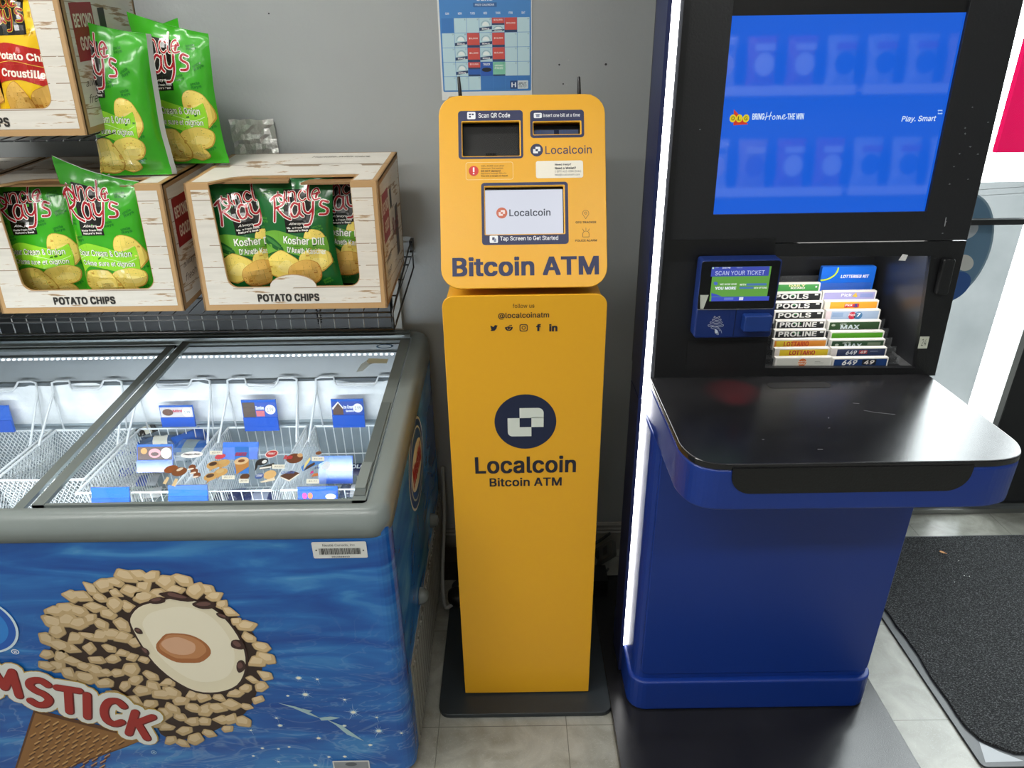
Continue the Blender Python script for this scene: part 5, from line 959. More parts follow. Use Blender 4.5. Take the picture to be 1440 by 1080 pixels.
def chip(mb, cu, cv, ru, rv, seed, rot, h, tone=0):
    fill = ('#ecd469', '#e3b65c')[tone]; edge = ('#c49a3d', '#bf8436')[tone]
    mb.poly(ID, blob(cu, cv, ru, rv, seed, rot, 14, .07), h, 'film', edge); mb.poly(ID, blob(cu - .0006, cv + .0008, ru * .955, rv * .95, seed, rot, 14, .07), h + .0001, 'film', fill)
    mb.poly(ID, blob(cu + ru * .15, cv - rv * .12, ru * .5, rv * .42, seed + 5, rot, 10, .2), h + .0002, 'film', ('#f2de80', '#eac36e')[tone])
    r_ = random.Random(seed + 9)
    for i in range(16):
        t = r_.uniform(0, 2 * PI); q = math.sqrt(r_.random()) * .85; a = cu + ru * q * math.cos(t) * math.cos(rot) - rv * q * math.sin(t) * math.sin(rot); b = cv + ru * q * math.cos(t) * math.sin(rot) + rv * q * math.sin(t) * math.cos(rot)
        mb.ell(ID, a, b, .0009, .0006, h + .0003, 'film', '#6f7c2c' if tone == 0 else '#8c6a2a', rot=t, n=6)
def rotF(u, v, a): return Frame((u, v, 0), (math.cos(a), math.sin(a), 0), (-math.sin(a), math.cos(a), 0))
def bag_art(kind):
    m = MB()
    dark = {'sour': '#1f7a22', 'dill': '#3f8a2c', 'plain': '#c99c14'}[kind]
    r_ = random.Random(11)
    for (a, b) in ((.03, .235), (.135, .232), (.15, .19), (.025, .14), (.14, .155), (.105, .17), (.02, .09), (.155, .075), (.09, .018), (.145, .028), (.045, .012), (.12, .205), (.013, .18)):
        F = rotF(a - .012, b - .004, r_.uniform(-.2, .5)); m.text(F, 'uncle', 0, .007, .020, .013, h=.0003, mat='film', col=dark, bold=.03); m.text(F, "Rays", 0, -.001, .022, .006, h=.0003, mat='film', col=dark, bold=.03)
    if kind != 'plain':
        lx = .02 if kind == 'sour' else .055
        m.poly(ID, [(lx + .012, .150), (lx + .068, .150), (lx + .070, .246), (lx + .010, .246)], .0005, 'film', '#15130f')
        m.text(ID, 'Always', lx + .020, .1665, lx + .054, .1735, h=.0008, mat='film', col='#e8e4dc', bold=.01, shear=.4)
        m.text(ID, 'Made Fresh from', lx + .015, .1592, lx + .065, .1636, h=.0008, mat='film', col='#e8e4dc', bold=.03); m.text(ID, "Nature's Best", lx + .018, .1528, lx + .062, .1572, h=.0008, mat='film', col='#e8e4dc', bold=.03)
        for wd, c_, hh in ((.0080, '#e8e2da', .0010), (.0046, '#a81c26', .0014)):
            hand(m, rotF(lx - .002, .218, .05), 'uncle', 0, 0, .036, wd * .70, hh, c_, 'film', gap=.02, k=3); hand(m, rotF(lx - .014, .182, .05), "Ray's", 0, 0, .050, wd, hh + .0002, c_, 'film', gap=-.02, k=3)
    if kind == 'sour':
        chip(m, .134, .112, .030, .040, 3, .5, .0004, 0)
        band = smoothp([(.006, .122), (.04, .133), (.08, .124), (.12, .114), (.148, .124)], 4) + smoothp([(.148, .124), (.151, .10), (.148, .070)], 3) + smoothp([(.148, .070), (.115, .062), (.075, .074), (.035, .082), (.010, .068)], 4)
        m.poly(ID, [(a + (.0006 if a > .07 else -.0006), b - .0007) for a, b in band], .0006, 'film', '#2f6d1c'); m.poly(ID, band, .0008, 'film', '#96dc34')
        m.stroke(ID, [smoothp([(.008, .098), (.04, .107), (.08, .099), (.12, .089), (.146, .096)], 4)], .0011, .0010, 'film', '#d9efb0')
        for wd, c_, dx, hh in ((.04, '#2a4a1c', .0006, .0011), (.012, '#f2f3e4', 0, .0014)):
            m.text(rotF(.012 + dx, .108, -.045), 'Sour Cream & Onion', 0, -.002, .126, .0125, h=hh, mat='film', col=c_, bold=wd); m.text(rotF(.016 + dx, .084, -.05), 'Crème sure et oignon', 0, -.002, .124, .0125, h=hh, mat='film', col=c_, bold=wd)
        chip(m, .118, .052, .042, .024, 21, .1, .0012, 0); chip(m, .105, .022, .028, .016, 23, -.2, .0016, 0); chip(m, .052, .040, .044, .036, 22, -.35, .0020, 0); chip(m, .020, .014, .016, .012, 24, 0, .0024, 0)
    if kind == 'dill':
        chip(m, .13, .128, .026, .030, 3, .5, .0004, 0)
        band = smoothp([(.006, .150), (.04, .156), (.08, .146), (.12, .134), (.155, .138)], 4) + smoothp([(.155, .138), (.158, .11), (.152, .086)], 3) + smoothp([(.152, .086), (.115, .088), (.08, .10), (.04, .108), (.012, .100)], 4)
        m.poly(ID, [(a + (.0006 if a > .07 else -.0006), b - .0007) for a, b in band], .0006, 'film', '#1d4a1c'); m.poly(ID, band, .0008, 'film', '#6aa636')
        m.poly(ID, blob(.030, .126, .030, .011, 7, -.62, 14, .04), .0010, 'film', '#1c5a26'); m.poly(ID, blob(.031, .128, .022, .004, 7, -.62, 10, .04), .0012, 'film', '#3a7c34')
        for wd, c_, dx, hh in ((.04, '#1c3a18', .0006, .0011), (.02, '#f0f2e6', 0, .0014)):
            m.text(rotF(.058 + dx, .128, -.08), 'Kosher Dill', 0, -.002, .092, .0155, h=hh, mat='film', col=c_, bold=wd); m.text(rotF(.064 + dx, .107, -.10), "D'Aneth Kascher", 0, -.002, .086, .0115, h=hh, mat='film', col=c_, bold=wd)
        m.stroke(ID, [smoothp([(.064, .121), (.10, .118), (.15, .111)], 4)], .0006, .0012, 'film', '#2c5a24')
        chip(m, .122, .082, .040, .028, 25, .2, .0012, 0); chip(m, .045, .074, .042, .034, 22, .2, .0016, 0); chip(m, .095, .054, .040, .032, 21, .3, .0020, 1)
    if kind == 'plain':
        m.poly(ID, [(.03, .17), (.10, .17), (.10, .25), (.03, .25)], .0005, 'film', '#15130f')
        for wd, c_, hh in ((.0060, '#d9c23c', .0010), (.0042, '#8a1c22', .0014)):
            hand(m, rotF(.018, .22, .05), 'uncle', 0, 0, .028, wd * .8, hh, c_, 'film', gap=0, k=3); hand(m, rotF(.006, .19, .05), "Ray's", 0, 0, .038, wd, hh + .0002, c_, 'film', gap=-.02, k=3)
        band = smoothp([(.0, .150), (.04, .157), (.09, .148), (.17, .132)], 4) + [(.17, .060)] + smoothp([(.17, .064), (.12, .070), (.06, .086), (.0, .080)], 4)
        m.poly(ID, band, .0008, 'film', '#b0241e'); m.stroke(ID, [smoothp([(.0, .117), (.05, .122), (.1, .112), (.17, .10)], 3)], .001, .0010, 'film', '#e0c04a')
        m.text(rotF(.014, .126, -.08), 'Potato Chips', 0, -.002, .130, .016, h=.0014, mat='film', col='#f2ecdc', bold=.03); m.text(rotF(.02, .096, -.08), 'Croustilles', 0, -.002, .11, .014, h=.0014, mat='film', col='#f2ecdc', bold=.03)
        chip(m, .12, .040, .045, .036, 21, .2, .0012, 1); chip(m, .045, .040, .030, .042, 22, .1, .0016, 1); chip(m, .155, .06, .02, .02, 24, 0, .0010, 1)
    return m
ART = {k: bag_art(k) for k in ('sour', 'dill', 'plain')}
BASE = {'sour': '#3aa51e', 'dill': '#15602a', 'plain': '#e6bd1c'}
def clip(poly, k, lo, hi):
    for sgn, lim in ((1, lo), (-1, -hi)):
        out = []; n = len(poly)
        for i in range(n):
            a, b = poly[i], poly[(i + 1) % n]; da, db = sgn * a[k] - lim, sgn * b[k] - lim
            if da >= 0: out.append(a)
            if (da > 0 and db < 0) or (da < 0 and db > 0):
                t = da / (da - db); out.append(tuple(a[m] + (b[m] - a[m]) * t for m in range(3)))
        poly = out
        if len(poly) < 3: return []
    return poly
def make_bag(kind, seed, ear=0.0, slope=0.0, T=.05, art=True, sidesilver=0, fold=0.0, pinch=0.0, ashift=0.0):
    """a filled foil bag standing at the origin, front towards -Y"""
    NU, NV = 18, 26
    def P(u, v, side):
        e = min(max((v - .045) / .24, 0), 1) * min(max((.94 - v) / .34, 0), 1); g = max(e, 0) ** .55
        pr = (4 * u * (1 - u)) ** .62; nz = noise.noise(Vector((u * 3.1 + seed * 7, v * 3.6, side * 3)))
        d = T / 2 * pr * g * (1 + .25 * nz) + .0045 * g * pr * noise.noise(Vector((u * 7 + seed, v * 8, 9 + side)))
        en = max(0, 1 - v / .30) ** 1.5 + max(0, 1 - (.96 - v) / .34) ** 1.5 if v < .96 else 1
        d += .0030 * min(en, 1) * math.sin(u * 24 + seed * 2 + 3 * v * side) * pr * min(1, g * 2 + .15)
        rd = 1 - abs(noise.noise(Vector((u * 4.2 + seed * 5, v * 4.8 + u * 2, 4 + side)))) * 2; d += .0034 * max(0, rd) ** 3 * pr * (.4 + min(en, 1))
        x = (u - .5) * BW * (1 - .085 * g) + .004 * noise.noise(Vector((0, v * 3, seed * 3.3)))
        tt_ = max(0, (v - .72) / .28)
        z = v * BH + (ear * (1 - u) ** 2 + slope * (u - .5)) * tt_ ** 1.3
        x -= pinch * (u - .5) * tt_ ** 1.5
        y = -d * side + fold * tt_ ** 2 * BH * (.3 + .7 * u)
        return Vector((x, y, z))
    m = MB(); ix = {}
    for side in (1, -1):
        grid = [[P(i / NU, j / NV, side) for i in range(NU + 1)] for j in range(NV + 1)]
        if side == 1: front = grid
        vs = [p for row in grid for p in row]; fs = []
        for j in range(NV):
            for i in range(NU):
                a = j * (NU + 1) + i; q4 = (a, a + 1, a + NU + 2, a + NU + 1); fs.append(q4 if side == 1 else q4[::-1])
        n0 = len(m.v)
        m.add(vs, fs, 'film', BASE[kind] if (side == 1 or not sidesilver) else '#c4c8c6', True)
    for v_ in (0, 1):                                            # bright crimp edges
        row = front[0 if v_ == 0 else -1]
        m.tube(row, .0008 if ear > .03 and v_ else .0005, 'film', '#e6ebe4' if ear > .03 and v_ else BASE[kind], 4)
    if sidesilver:                                               # pale back seam showing along the right edge
        col = [front[j][NU] for j in range(NV + 1)]; c2 = [p + Vector((.008, .010, 0)) for p in col]
        m.add(col + c2, [(j, NV + 1 + j, NV + 2 + j, j + 1) for j in range(NV)], 'film', '#c8ccc9', True)
    if art:
        A = ART[kind]; nrm = {}
        for f, mt, c, sm in A.f:
            poly = [((A.v[i].x + ashift) / BW, A.v[i].y / BH, A.v[i].z) for i in f]
            u0, u1 = min(p[0] for p in poly), max(p[0] for p in poly); v0, v1 = min(p[1] for p in poly), max(p[1] for p in poly)
            for i in range(max(0, int(u0 * NU)), min(NU - 1, int(u1 * NU)) + 1):
                pc = clip(poly, 0, i / NU, (i + 1) / NU) if u1 - u0 > 1e-9 else poly
                if len(pc) < 3: continue
                for j in range(max(0, int(v0 * NV)), min(NV - 1, int(v1 * NV)) + 1):
                    pd = clip(pc, 1, j / NV, (j + 1) / NV)
                    if len(pd) < 3: continue
                    a, b, c_, d_ = front[j][i], front[j][i + 1], front[j + 1][i + 1], front[j + 1][i]
                    nn = (b - a).cross(d_ - a)
                    if nn.length < 1e-12: continue
                    nn.normalize(); vs = []
                    for (u, v, hh) in pd:
                        s_, t_ = u * NU - i, v * NV - j
                        vs.append(a * (1 - s_) * (1 - t_) + b * s_ * (1 - t_) + c_ * s_ * t_ + d_ * (1 - s_) * t_ + nn * (hh * .45 + .0003))
                    m.add(vs, [tuple(range(len(vs)))], 'film', (1, 1, 1), True); m.f[-1] = (m.f[-1][0], mt, c, True)
    return m
def put_bag(mb, loc, yaw, lean, label, group, roll=0, name='chip_bag', sc=1, sx=1):
    o = mb.build(name, origin=(0, 0, 0), label=label, cat='bag of chips', group=group)
    o.matrix_world = Matrix.Translation(loc) @ Matrix.Rotation(yaw, 4, 'Z') @ Matrix.Rotation(roll, 4, 'Y') @ Matrix.Rotation(-lean, 4, 'X') @ Matrix.Diagonal((sx, 1, sc, 1))
    return o
def copy_bag(o, loc, yaw, lean, label, group, roll=0, sc=1):
    c = copy_tree(o); c.matrix_world = Matrix.Translation(loc) @ Matrix.Rotation(yaw, 4, 'Z') @ Matrix.Rotation(roll, 4, 'Y') @ Matrix.Rotation(-lean, 4, 'X') @ Matrix.Diagonal((1, 1, sc, 1)); c['label'] = label; c['group'] = group
    return c
G1 = 'green chip bags on top of the cartons'
put_bag(make_bag('sour', 1, ear=.022, slope=-.01, T=.055, sidesilver=1, ashift=-.028), (-.787, 1.497, 1.229), .10, .06, 'bright green sour cream chip bag standing at the left on the cartons', G1, roll=.01, sx=.84)
put_bag(make_bag('sour', 2, ear=.016, slope=-.03, T=.055), (-.708, 1.60, 1.238), -.10, .05, 'bright green sour cream chip bag standing at the right by the wall', G1, roll=-.01)
put_bag(make_bag('sour', 5, ear=.0, slope=.03, T=.04), (-.770, 1.665, 1.240), -.5, .02, 'green chip bag mostly hidden behind the two upright bags', G1)
G2_ = 'green sour cream bags in the left carton'
TL = math.atan2(.025, .264)
sA = put_bag(make_bag('sour', 3, ear=.0, slope=.0, T=.052, sidesilver=1, fold=.05), (-1.012, 1.475, .973), .06, TL, 'sour cream chip bag at the left of the open carton', G2_, roll=-.03, sc=.93)
put_bag(make_bag('sour', 4, ear=.036, slope=-.024, T=.050, fold=.02), (-.852, 1.448, .972), -.05, TL - .02, 'sour cream chip bag with a raised corner in the open carton', G2_, roll=-.02, sc=.95)
copy_bag(sA, (-.83, 1.56, .985), -.1, TL, 'sour cream chip bag hidden behind the one with the raised corner', G2_, sc=.92)
G3_ = 'dark green dill bags in the right carton'
dA = put_bag(make_bag('dill', 6, T=.052, fold=.05), (-.455, 1.462, .974), .0, TL, 'dark green dill chip bag facing out in the middle of the carton', G3_, roll=-.01, sc=.91)
copy_bag(dA, (-.556, 1.462, .974), .30, TL + .02, 'dark green dill chip bag turned sideways at the left of the carton', G3_, roll=-.07, sc=.90)
copy_bag(dA, (-.375, 1.515, .980), -.06, TL, 'dark green dill chip bag cut off by the right side of the carton opening', G3_, sc=.90)
copy_bag(dA, (-.53, 1.575, .985), .1, TL, 'dark green dill chip bag in the shadow behind the front two', G3_, sc=.88)
G4_ = 'yellow chip bags in the upper carton'
yA = put_bag(make_bag('plain', 7, T=.05), (-.925, 1.47, 1.334), -.05, TL, 'yellow plain chip bag in the upper carton, fully in view', G4_, sc=.93)
copy_bag(yA, (-1.085, 1.47, 1.334), .06, TL, 'yellow plain chip bag in the upper carton, cut by the photo edge', G4_, sc=.93)

# ------------------------------------------------------------------ cartons
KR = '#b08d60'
def carton(x1, z0, label, bump=True, W=.397, H=.265, D=.285):
    x0 = x1 - W; O = Vector((x0, 1.41, z0)); U = Vector((0, .025, .264)).normalized(); Dp = Vector((0, .264, -.025 + .047)).normalized()
    t = thing('chip_carton', label, 'carton', (x0 + W / 2, 1.55, z0), 'printed potato chip cartons')
    FF = Frame(O, (1, 0, 0), U); FT = Frame(FF.pt(0, H), (1, 0, 0), Dp); FR = Frame(FF.pt(W, 0), Dp, U); FL = Frame(FF.pt(0, 0) , Dp * -1, U)
    a, b, vb = .054, W - .055, .050; r_ = .022
    top_l, top_r = a - .004, b - .002
    arcL = [(a + .006 + r_ - r_ * math.cos(t_), vb + r_ - r_ * math.sin(t_)) for t_ in [i * PI / 12 for i in range(7)]]
    arcR = [(b - r_ + r_ * math.sin(t_) , vb + r_ - r_ * math.cos(t_)) for t_ in [i * PI / 12 for i in range(7)]]
    hump = [(W * .5 + .050 * math.cos(t_) + .0, vb + .026 * math.sin(t_)) for t_ in [PI - i * PI / 12 for i in range(13)]] if bump else []
    def U_shape(m_, g=0):
        g2 = g
        return [(m_, m_), (W - m_, m_), (W - m_, H - m_)] + [(top_r + g2, H - m_ if m_ else H)] + [(u + g2, v - g2) for u, v in arcR[::-1]] + [(u, v - g2) for u, v in hump[::-1]] + [(u - g2, v - g2) for u, v in arcL[::-1]] + [(top_l - g2, H - m_ if m_ else H)] + [(m_, H - m_)]
    q = MB(); q.plate(FF, [U_shape(0)], -.004, 0, 'paint', KR); q.poly(FF, U_shape(.0125, .0012), .0005, 'plank_print')
    q.text(FF, 'POTATO CHIPS', W * .30, .0175, W * .30 + .133, .0345, h=.0012, mat='print', col='#2a2622', bold=.045); q.build('front_panel', t)
    q = MB(); cd_ = .055
    q.plate(FT, [[(0, 0), (top_l, 0), (top_l + .035, cd_ - .012), (top_l + .07, cd_), (top_r + .004, cd_), (top_r, 0), (W, 0), (W, D), (0, D)]], -.004, 0, 'paint', KR)
    q.poly(FT, [(.0125, .01), (top_l - .003, .01), (top_l + .03, cd_ - .008), (top_l + .066, cd_ + .005), (top_r + .009, cd_ + .005), (top_r + .005, .01), (W - .0125, .01), (W - .0125, D - .006), (.0125, D - .006)], .0005, 'plank_print')
    q.stroke(FT, [[(.004, D * .56), (W * .45, D * .56)], [(W * .45, D * .56), (W - .004, D * .56)]], .0022, .0008, 'paint', '#6b533a')
    q.text(FT, 'Handle with care', W * .52, D * .80, W * .86, D * .86, h=.001, mat='print', col='#6a6258', shear=.2)
    q.build('top_panel', t)
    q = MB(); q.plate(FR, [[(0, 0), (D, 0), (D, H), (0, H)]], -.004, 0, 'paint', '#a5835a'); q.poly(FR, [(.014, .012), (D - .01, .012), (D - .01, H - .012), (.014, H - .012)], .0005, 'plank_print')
    q.rect(FR, .026, H * .48, .105, H * .86, .0008, 'print', '#8f1f24'); q.text(FR, 'BEYOND', .032, H * .70, .099, H * .79, h=.0012, mat='print', col='#e0d4c8', bold=.03); q.text(FR, 'GOOD', .040, H * .55, .092, H * .64, h=.0012, mat='print', col='#e0d4c8', bold=.03)
    q.rect(FR, .125, H * .66, .150, H * .82, .0008, 'print', '#1d1a18'); q.text(FR, 'always', .03, H * .30, .10, H * .36, h=.0008, mat='print', col='#4a4038', shear=.4); q.text(FR, 'fresh', .03, H * .2, .09, H * .26, h=.0008, mat='print', col='#4a4038', shear=.4)
    hand(q, FR, "Ray's", .14, H * .42, .035, .0055, .001, '#7c2a2a', 'print', gap=-.02); q.rect(FR, .185, .05, .225, H * .62, .0007, 'print', '#3c2c28')
    q.build('right_panel', t)
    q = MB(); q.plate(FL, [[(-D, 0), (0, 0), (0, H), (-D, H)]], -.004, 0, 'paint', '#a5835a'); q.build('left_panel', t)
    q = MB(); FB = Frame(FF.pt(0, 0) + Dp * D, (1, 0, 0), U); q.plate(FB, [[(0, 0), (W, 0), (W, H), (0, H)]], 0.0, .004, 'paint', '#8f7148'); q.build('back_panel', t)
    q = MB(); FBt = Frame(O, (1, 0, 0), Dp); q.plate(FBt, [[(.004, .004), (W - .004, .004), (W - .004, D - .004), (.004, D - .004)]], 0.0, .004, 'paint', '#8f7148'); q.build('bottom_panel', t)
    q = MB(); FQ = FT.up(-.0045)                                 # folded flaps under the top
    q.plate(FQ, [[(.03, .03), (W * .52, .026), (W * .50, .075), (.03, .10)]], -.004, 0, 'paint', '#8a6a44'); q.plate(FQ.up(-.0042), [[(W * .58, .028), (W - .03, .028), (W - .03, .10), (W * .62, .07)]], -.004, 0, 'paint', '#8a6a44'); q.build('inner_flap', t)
    return t
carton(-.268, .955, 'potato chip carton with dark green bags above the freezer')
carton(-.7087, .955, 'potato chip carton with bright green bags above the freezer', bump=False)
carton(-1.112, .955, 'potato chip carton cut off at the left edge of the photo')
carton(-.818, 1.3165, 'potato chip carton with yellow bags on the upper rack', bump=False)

# ------------------------------------------------------------------ wire racks
def rack(z0, x0, x1, label, lip=.040, front=True):
    t = thing('wire_rack', label, 'wire rack', ((x0 + x1) / 2, 1.76, z0 - .05))
    K = '#141517'; fz = lambda y: z0 - .006 + (y - 1.41) * .083
    q = MB(); n = int((x1 - x0) / .0318)
    for i in range(n + 1):
        x = x1 - i * .0318
        if x < x0: break
        q.tube([(x, 1.402, fz(1.41) - (lip if front else .004)), (x, 1.404, fz(1.41) - .001)], .0013, 'wire', '#7d8080', 5); q.tube([(x, 1.404, fz(1.41) - .001), (x, 1.76, fz(1.76))], .0012, 'wire', K, 5)  # upright lip wires greyed, their gleam is put into the colour
    for y in (1.50, 1.60, 1.70, 1.76): q.tube([(x0, y, fz(y) - .003), (x1, y, fz(y) - .003)], .002, 'wire', K, 6)
    q.build('deck_wires', t)
    q = MB()
    if front:
        q.tube([(x0, 1.4, fz(1.41) - .012), (x1 + .002, 1.4, fz(1.41) - .012)], .0018, 'wire', '#3a3c3e', 6); q.tube([(x0, 1.4, fz(1.41) - lip), (x1 + .002, 1.4, fz(1.41) - lip)], .002, 'wire', K, 6)  # upper lip rail lightened for the same painted gleam
    q.tube([(x0, 1.404, fz(1.41) - .002), (x1, 1.404, fz(1.41) - .002)], .002, 'wire', K, 6); q.build('front_rail', t)
    q = MB(); xr = x1 + .002
    q.tube([(xr, 1.40, fz(1.41) - lip), (xr, 1.40, fz(1.41) - .002), (xr, 1.70, z0 + .055), (xr, 1.745, z0 + .06), (xr, 1.765, z0 + .06), (xr, 1.765, z0 - .01), (xr, 1.40, fz(1.41) - lip)], .0022, 'wire', K, 6); q.box(xr - .004, 1.745, z0 + .035, xr + .004, 1.778, z0 + .065, 'wire', K)
    if front: q.build('end_bracket', t)
    return t
rack(.955, -1.55, -.258, 'black wire display rack with a low front lip holding the cartons')
rack(1.3165, -1.55, -.80, 'black wire rack under the upper carton', front=False)
q = MB(); q.box(-1.6, 1.745, .785, -.325, 1.775, .948, 'plastic', '#101113')  # black sheet put in for the shade below the rack
q.build('shade_board', label='black board added for the shade on the wall between rack and freezer', cat='board')
q = MB(); q.box(-.318, 1.752, .60, -.298, 1.778, .985, 'paint', '#a9aba8'); q.build('wall_upright', label='pale steel upright on the wall at the end of the rack', cat='bracket')
q = MB(); pts = []
for i in range(90): t_ = i / 89; pts.append((-.505 + .006 * math.cos(i * 1.6), 1.70 + .006 * math.sin(i * 1.6), .955 - .14 * t_))
q.tube(pts, .0016, 'plastic', '#1b1b1c', 5); q.build('coiled_cord', label='black coiled cord hanging behind the wire rack', cat='cord')
# ------------------------------------------------------------------ ice cream chest freezer
FZL, FZR, FZF, FZB = -1.56, -.228, 1.005, 1.768
ZL = lambda y: .707 + .08 * (y - 1.040)                       # plane of the sliding lids
fz = thing('chest_freezer', 'blue printed ice cream chest freezer with grey rim and sliding glass lids', 'freezer', ((FZL + FZR) / 2, 1.4, 0))
GR = '#7b8381'
q = MB()
out_ = rr(FZL, FZF, FZR, FZB - .01, [.03, .03, .02, .02]); inn = rr(FZL + .07, FZF + .06, FZR - .06, FZB - .075, .03)
zlow = lambda b: .655 + min(.15 * max(b - 1.005, 0), .045)
n = len(out_); vs = [(a, b, .012) for a, b in out_] + [(a, b, zlow(b) + .012) for a, b in out_]
q.add(vs, [(i, (i + 1) % n, n + (i + 1) % n, n + i) for i in range(n)] + [tuple(range(n))[::-1]], 'water_print', smooth=False)
q.build('body', fz)
q = MB(); q.box(FZL + .03, FZF + .03, .0, FZR - .02, FZB - .03, .012, 'paint', '#1c1d1f'); q.build('base_frame', fz)
# moulded grey rim
q = MB()
def ring(inset_s, inset_f, inset_b, zf, r):
    pts = rr(FZL - .002 + inset_s, FZF - .003 + inset_f, FZR + .002 - inset_s, FZB - inset_b, r, 8)
    return [Vector((a, b, zf(b))) for a, b in pts]
R_ = [ring(.004, .004, .004, lambda b: zlow(b) - .001, .036), ring(0, 0, 0, zlow, .04), ring(-.001, -.001, 0, lambda b: zlow(b) + .022, .041), ring(.0, .002, .001, lambda b: (zlow(b) + ZL(b)) / 2 + .006, .04), ring(.003, .007, .003, lambda b: ZL(b) - .008, .037), ring(.009, .014, .008, lambda b: ZL(b) + .001, .032), ring(.016, .021, .014, lambda b: ZL(b) + .004, .026), ring(.040, .030, .032, lambda b: ZL(b) + .004, .012), ring(.044, .034, .035, lambda b: ZL(b) + .001, .010), ring(.045, .035, .036, lambda b: ZL(b) - .05, .010)]
m_ = len(R_[0]); vs = [p for r in R_ for p in r]
q.add(vs, [(k * m_ + i, k * m_ + (i + 1) % m_, (k + 1) * m_ + (i + 1) % m_, (k + 1) * m_ + i) for k in range(len(R_) - 1) for i in range(m_)], 'satin', GR, True)
q.build('rim', fz)
q = MB()                                                       # liner, frosty at the back; lower grey stands in for shade inside the baskets
IX0, IX1, IY0, IY1, IZ0 = FZL + .05, FZR - .05, FZF + .04, 1.69, .24
q.add([(IX0, IY1, IZ0), (IX1, IY1, IZ0), (IX1, IY1, .652), (IX0, IY1, .652)], [(0, 1, 2, 3)], 'satin', '#98a4aa')
g = 40; vs = []
for i in range(g + 1):
    x = IX0 + (IX1 - IX0) * i / g
    for z_, d_ in ((.535, .004), (.56, .016), (.60, .014), (.655, .004)): vs.append((x, IY1 - d_ - .008 * noise.noise(Vector((x * 6, z_ * 9, 2))), z_ + (.006 * noise.noise(Vector((x * 9, 0, 5))) if z_ > .65 else 0)))
q.add(vs, [(i * 4 + j, (i + 1) * 4 + j, (i + 1) * 4 + j + 1, i * 4 + j + 1) for i in range(g) for j in range(3)], 'frost', smooth=True)
q.add([(IX0, IY1 + .005, .652), (IX1, IY1 + .005, .652), (IX1, IY1 + .03, .745), (IX0, IY1 + .03, .745)], [(0, 1, 2, 3)], 'satin', '#868b8e')
q.box(IX0, IY1 - .004, .650, IX1, IY1 + .006, .660, 'satin', '#5d6366')
for (a, b, c, d) in (((IX1, IY0), (IX1, IY1), 0, 0), ((IX0, IY1), (IX0, IY0), 0, 0), ((IX0, IY0), (IX1, IY0), 0, 0)):
    q.add([(a[0], a[1], IZ0), (b[0], b[1], IZ0), (b[0], b[1], ZL(b[1]) - .03), (a[0], a[1], ZL(a[1]) - .03)], [(0, 1, 2, 3)], 'satin', '#a4b0b6')
q.add([(IX0, IY0, IZ0), (IX1, IY0, IZ0), (IX1, IY1, IZ0), (IX0, IY1, IZ0)], [(0, 1, 2, 3)], 'satin', '#7e8a90')
q.build('liner', fz)
q = MB()
lz = at(350, 500, 'y', IY1 + .012).z
q.box(IX0 + .05, IY1 + .010, lz - .004, IX1 - .03, IY1 + .016, lz + .004, 'satin', '#9aa0a2')
for i in range(82):
    x = IX0 + .06 + i * .0148
    if x < IX1 - .04: q.box(x, IY1 + .006, lz - .002, x + .006, IY1 + .011, lz + .0014, 'ledsoft', (.9, .95, 1))
q.build('led_strip', fz, label='row of bright white diodes along the back inner edge')
l = bpy.data.lights.new('freezer_lamp', 'AREA'); l.energy = 6.5; l.color = (.9, .96, 1.0); l.shape = 'RECTANGLE'; l.size = 1.15; l.size_y = .03
o = bpy.data.objects.new('freezer_lamp', l); SC.collection.objects.link(o); o.location = ((IX0 + IX1) / 2, IY0 + .03, .655); o.rotation_euler = Vector((0, .62, -.22)).to_track_quat('-Z', 'Y').to_euler()
q = MB(); q.box(IX0 + .05, IY0 + .004, .665, IX1 - .05, IY0 + .02, .675, 'ledsoft', (.9, .96, 1)); q.build('front_lamp_bar', fz)
# sliding lids
def slab(mb, x0, x1, y0, y1, h0, h1, mat, col=(1, 1, 1)):
    P = [(x, y, ZL(y) + h) for h in (h0, h1) for y in (y0, y1) for x in (x0, x1)]
    mb.add(P, [(0, 2, 3, 1), (4, 5, 7, 6), (0, 1, 5, 4), (2, 6, 7, 3), (0, 4, 6, 2), (1, 3, 7, 5)], mat, col)
YF, YB = 1.042, 1.716
LID = {}
for nm, x0, x1, h in (('right', -.887, -.272, .0), ('left', FZL + .045, -.908, -.010)):
    lid = MB(); c = '#6f7775'
    slab(lid, x0, x0 + .022, YF, YB, h - .004, h + .003, 'satin', c); slab(lid, x1 - (.026 if nm == 'right' else .02), x1, YF, YB, h - .004, h + .003, 'satin', c)
    slab(lid, x0, x1, YF, YF + .006, h - .004, h + .002, 'satin', c); slab(lid, x0, x1, YB - .012, YB, h - .004, h + .003, 'satin', '#5d6463')
    if nm == 'right':
        slab(lid, -.296, -.276, YF + .012, YF + .34, h + .003, h + .0055, 'satin', '#5f6766'); slab(lid, -.298, -.278, YF + .03, YF + .11, h + .0055, h + .008, 'satin', '#7b8381')
    lo = lid.build('sliding_lid', fz); LID[nm] = lo
    gm = MB(); slab(gm, x0 + .02, x1 - .02, YF + .004, YB - .01, h - .002, h - .0005, 'lid_glass'); gm.build('lid_glass', lo)
q = MB(); slab(q, FZL + .045, -.274, YB + .002, YB + .012, .004, .010, 'metal', '#9aa0a0'); slab(q, FZL + .045, -.274, YB + .016, YB + .030, .004, .012, 'satin', '#59605f'); q.build('rear_track', fz)
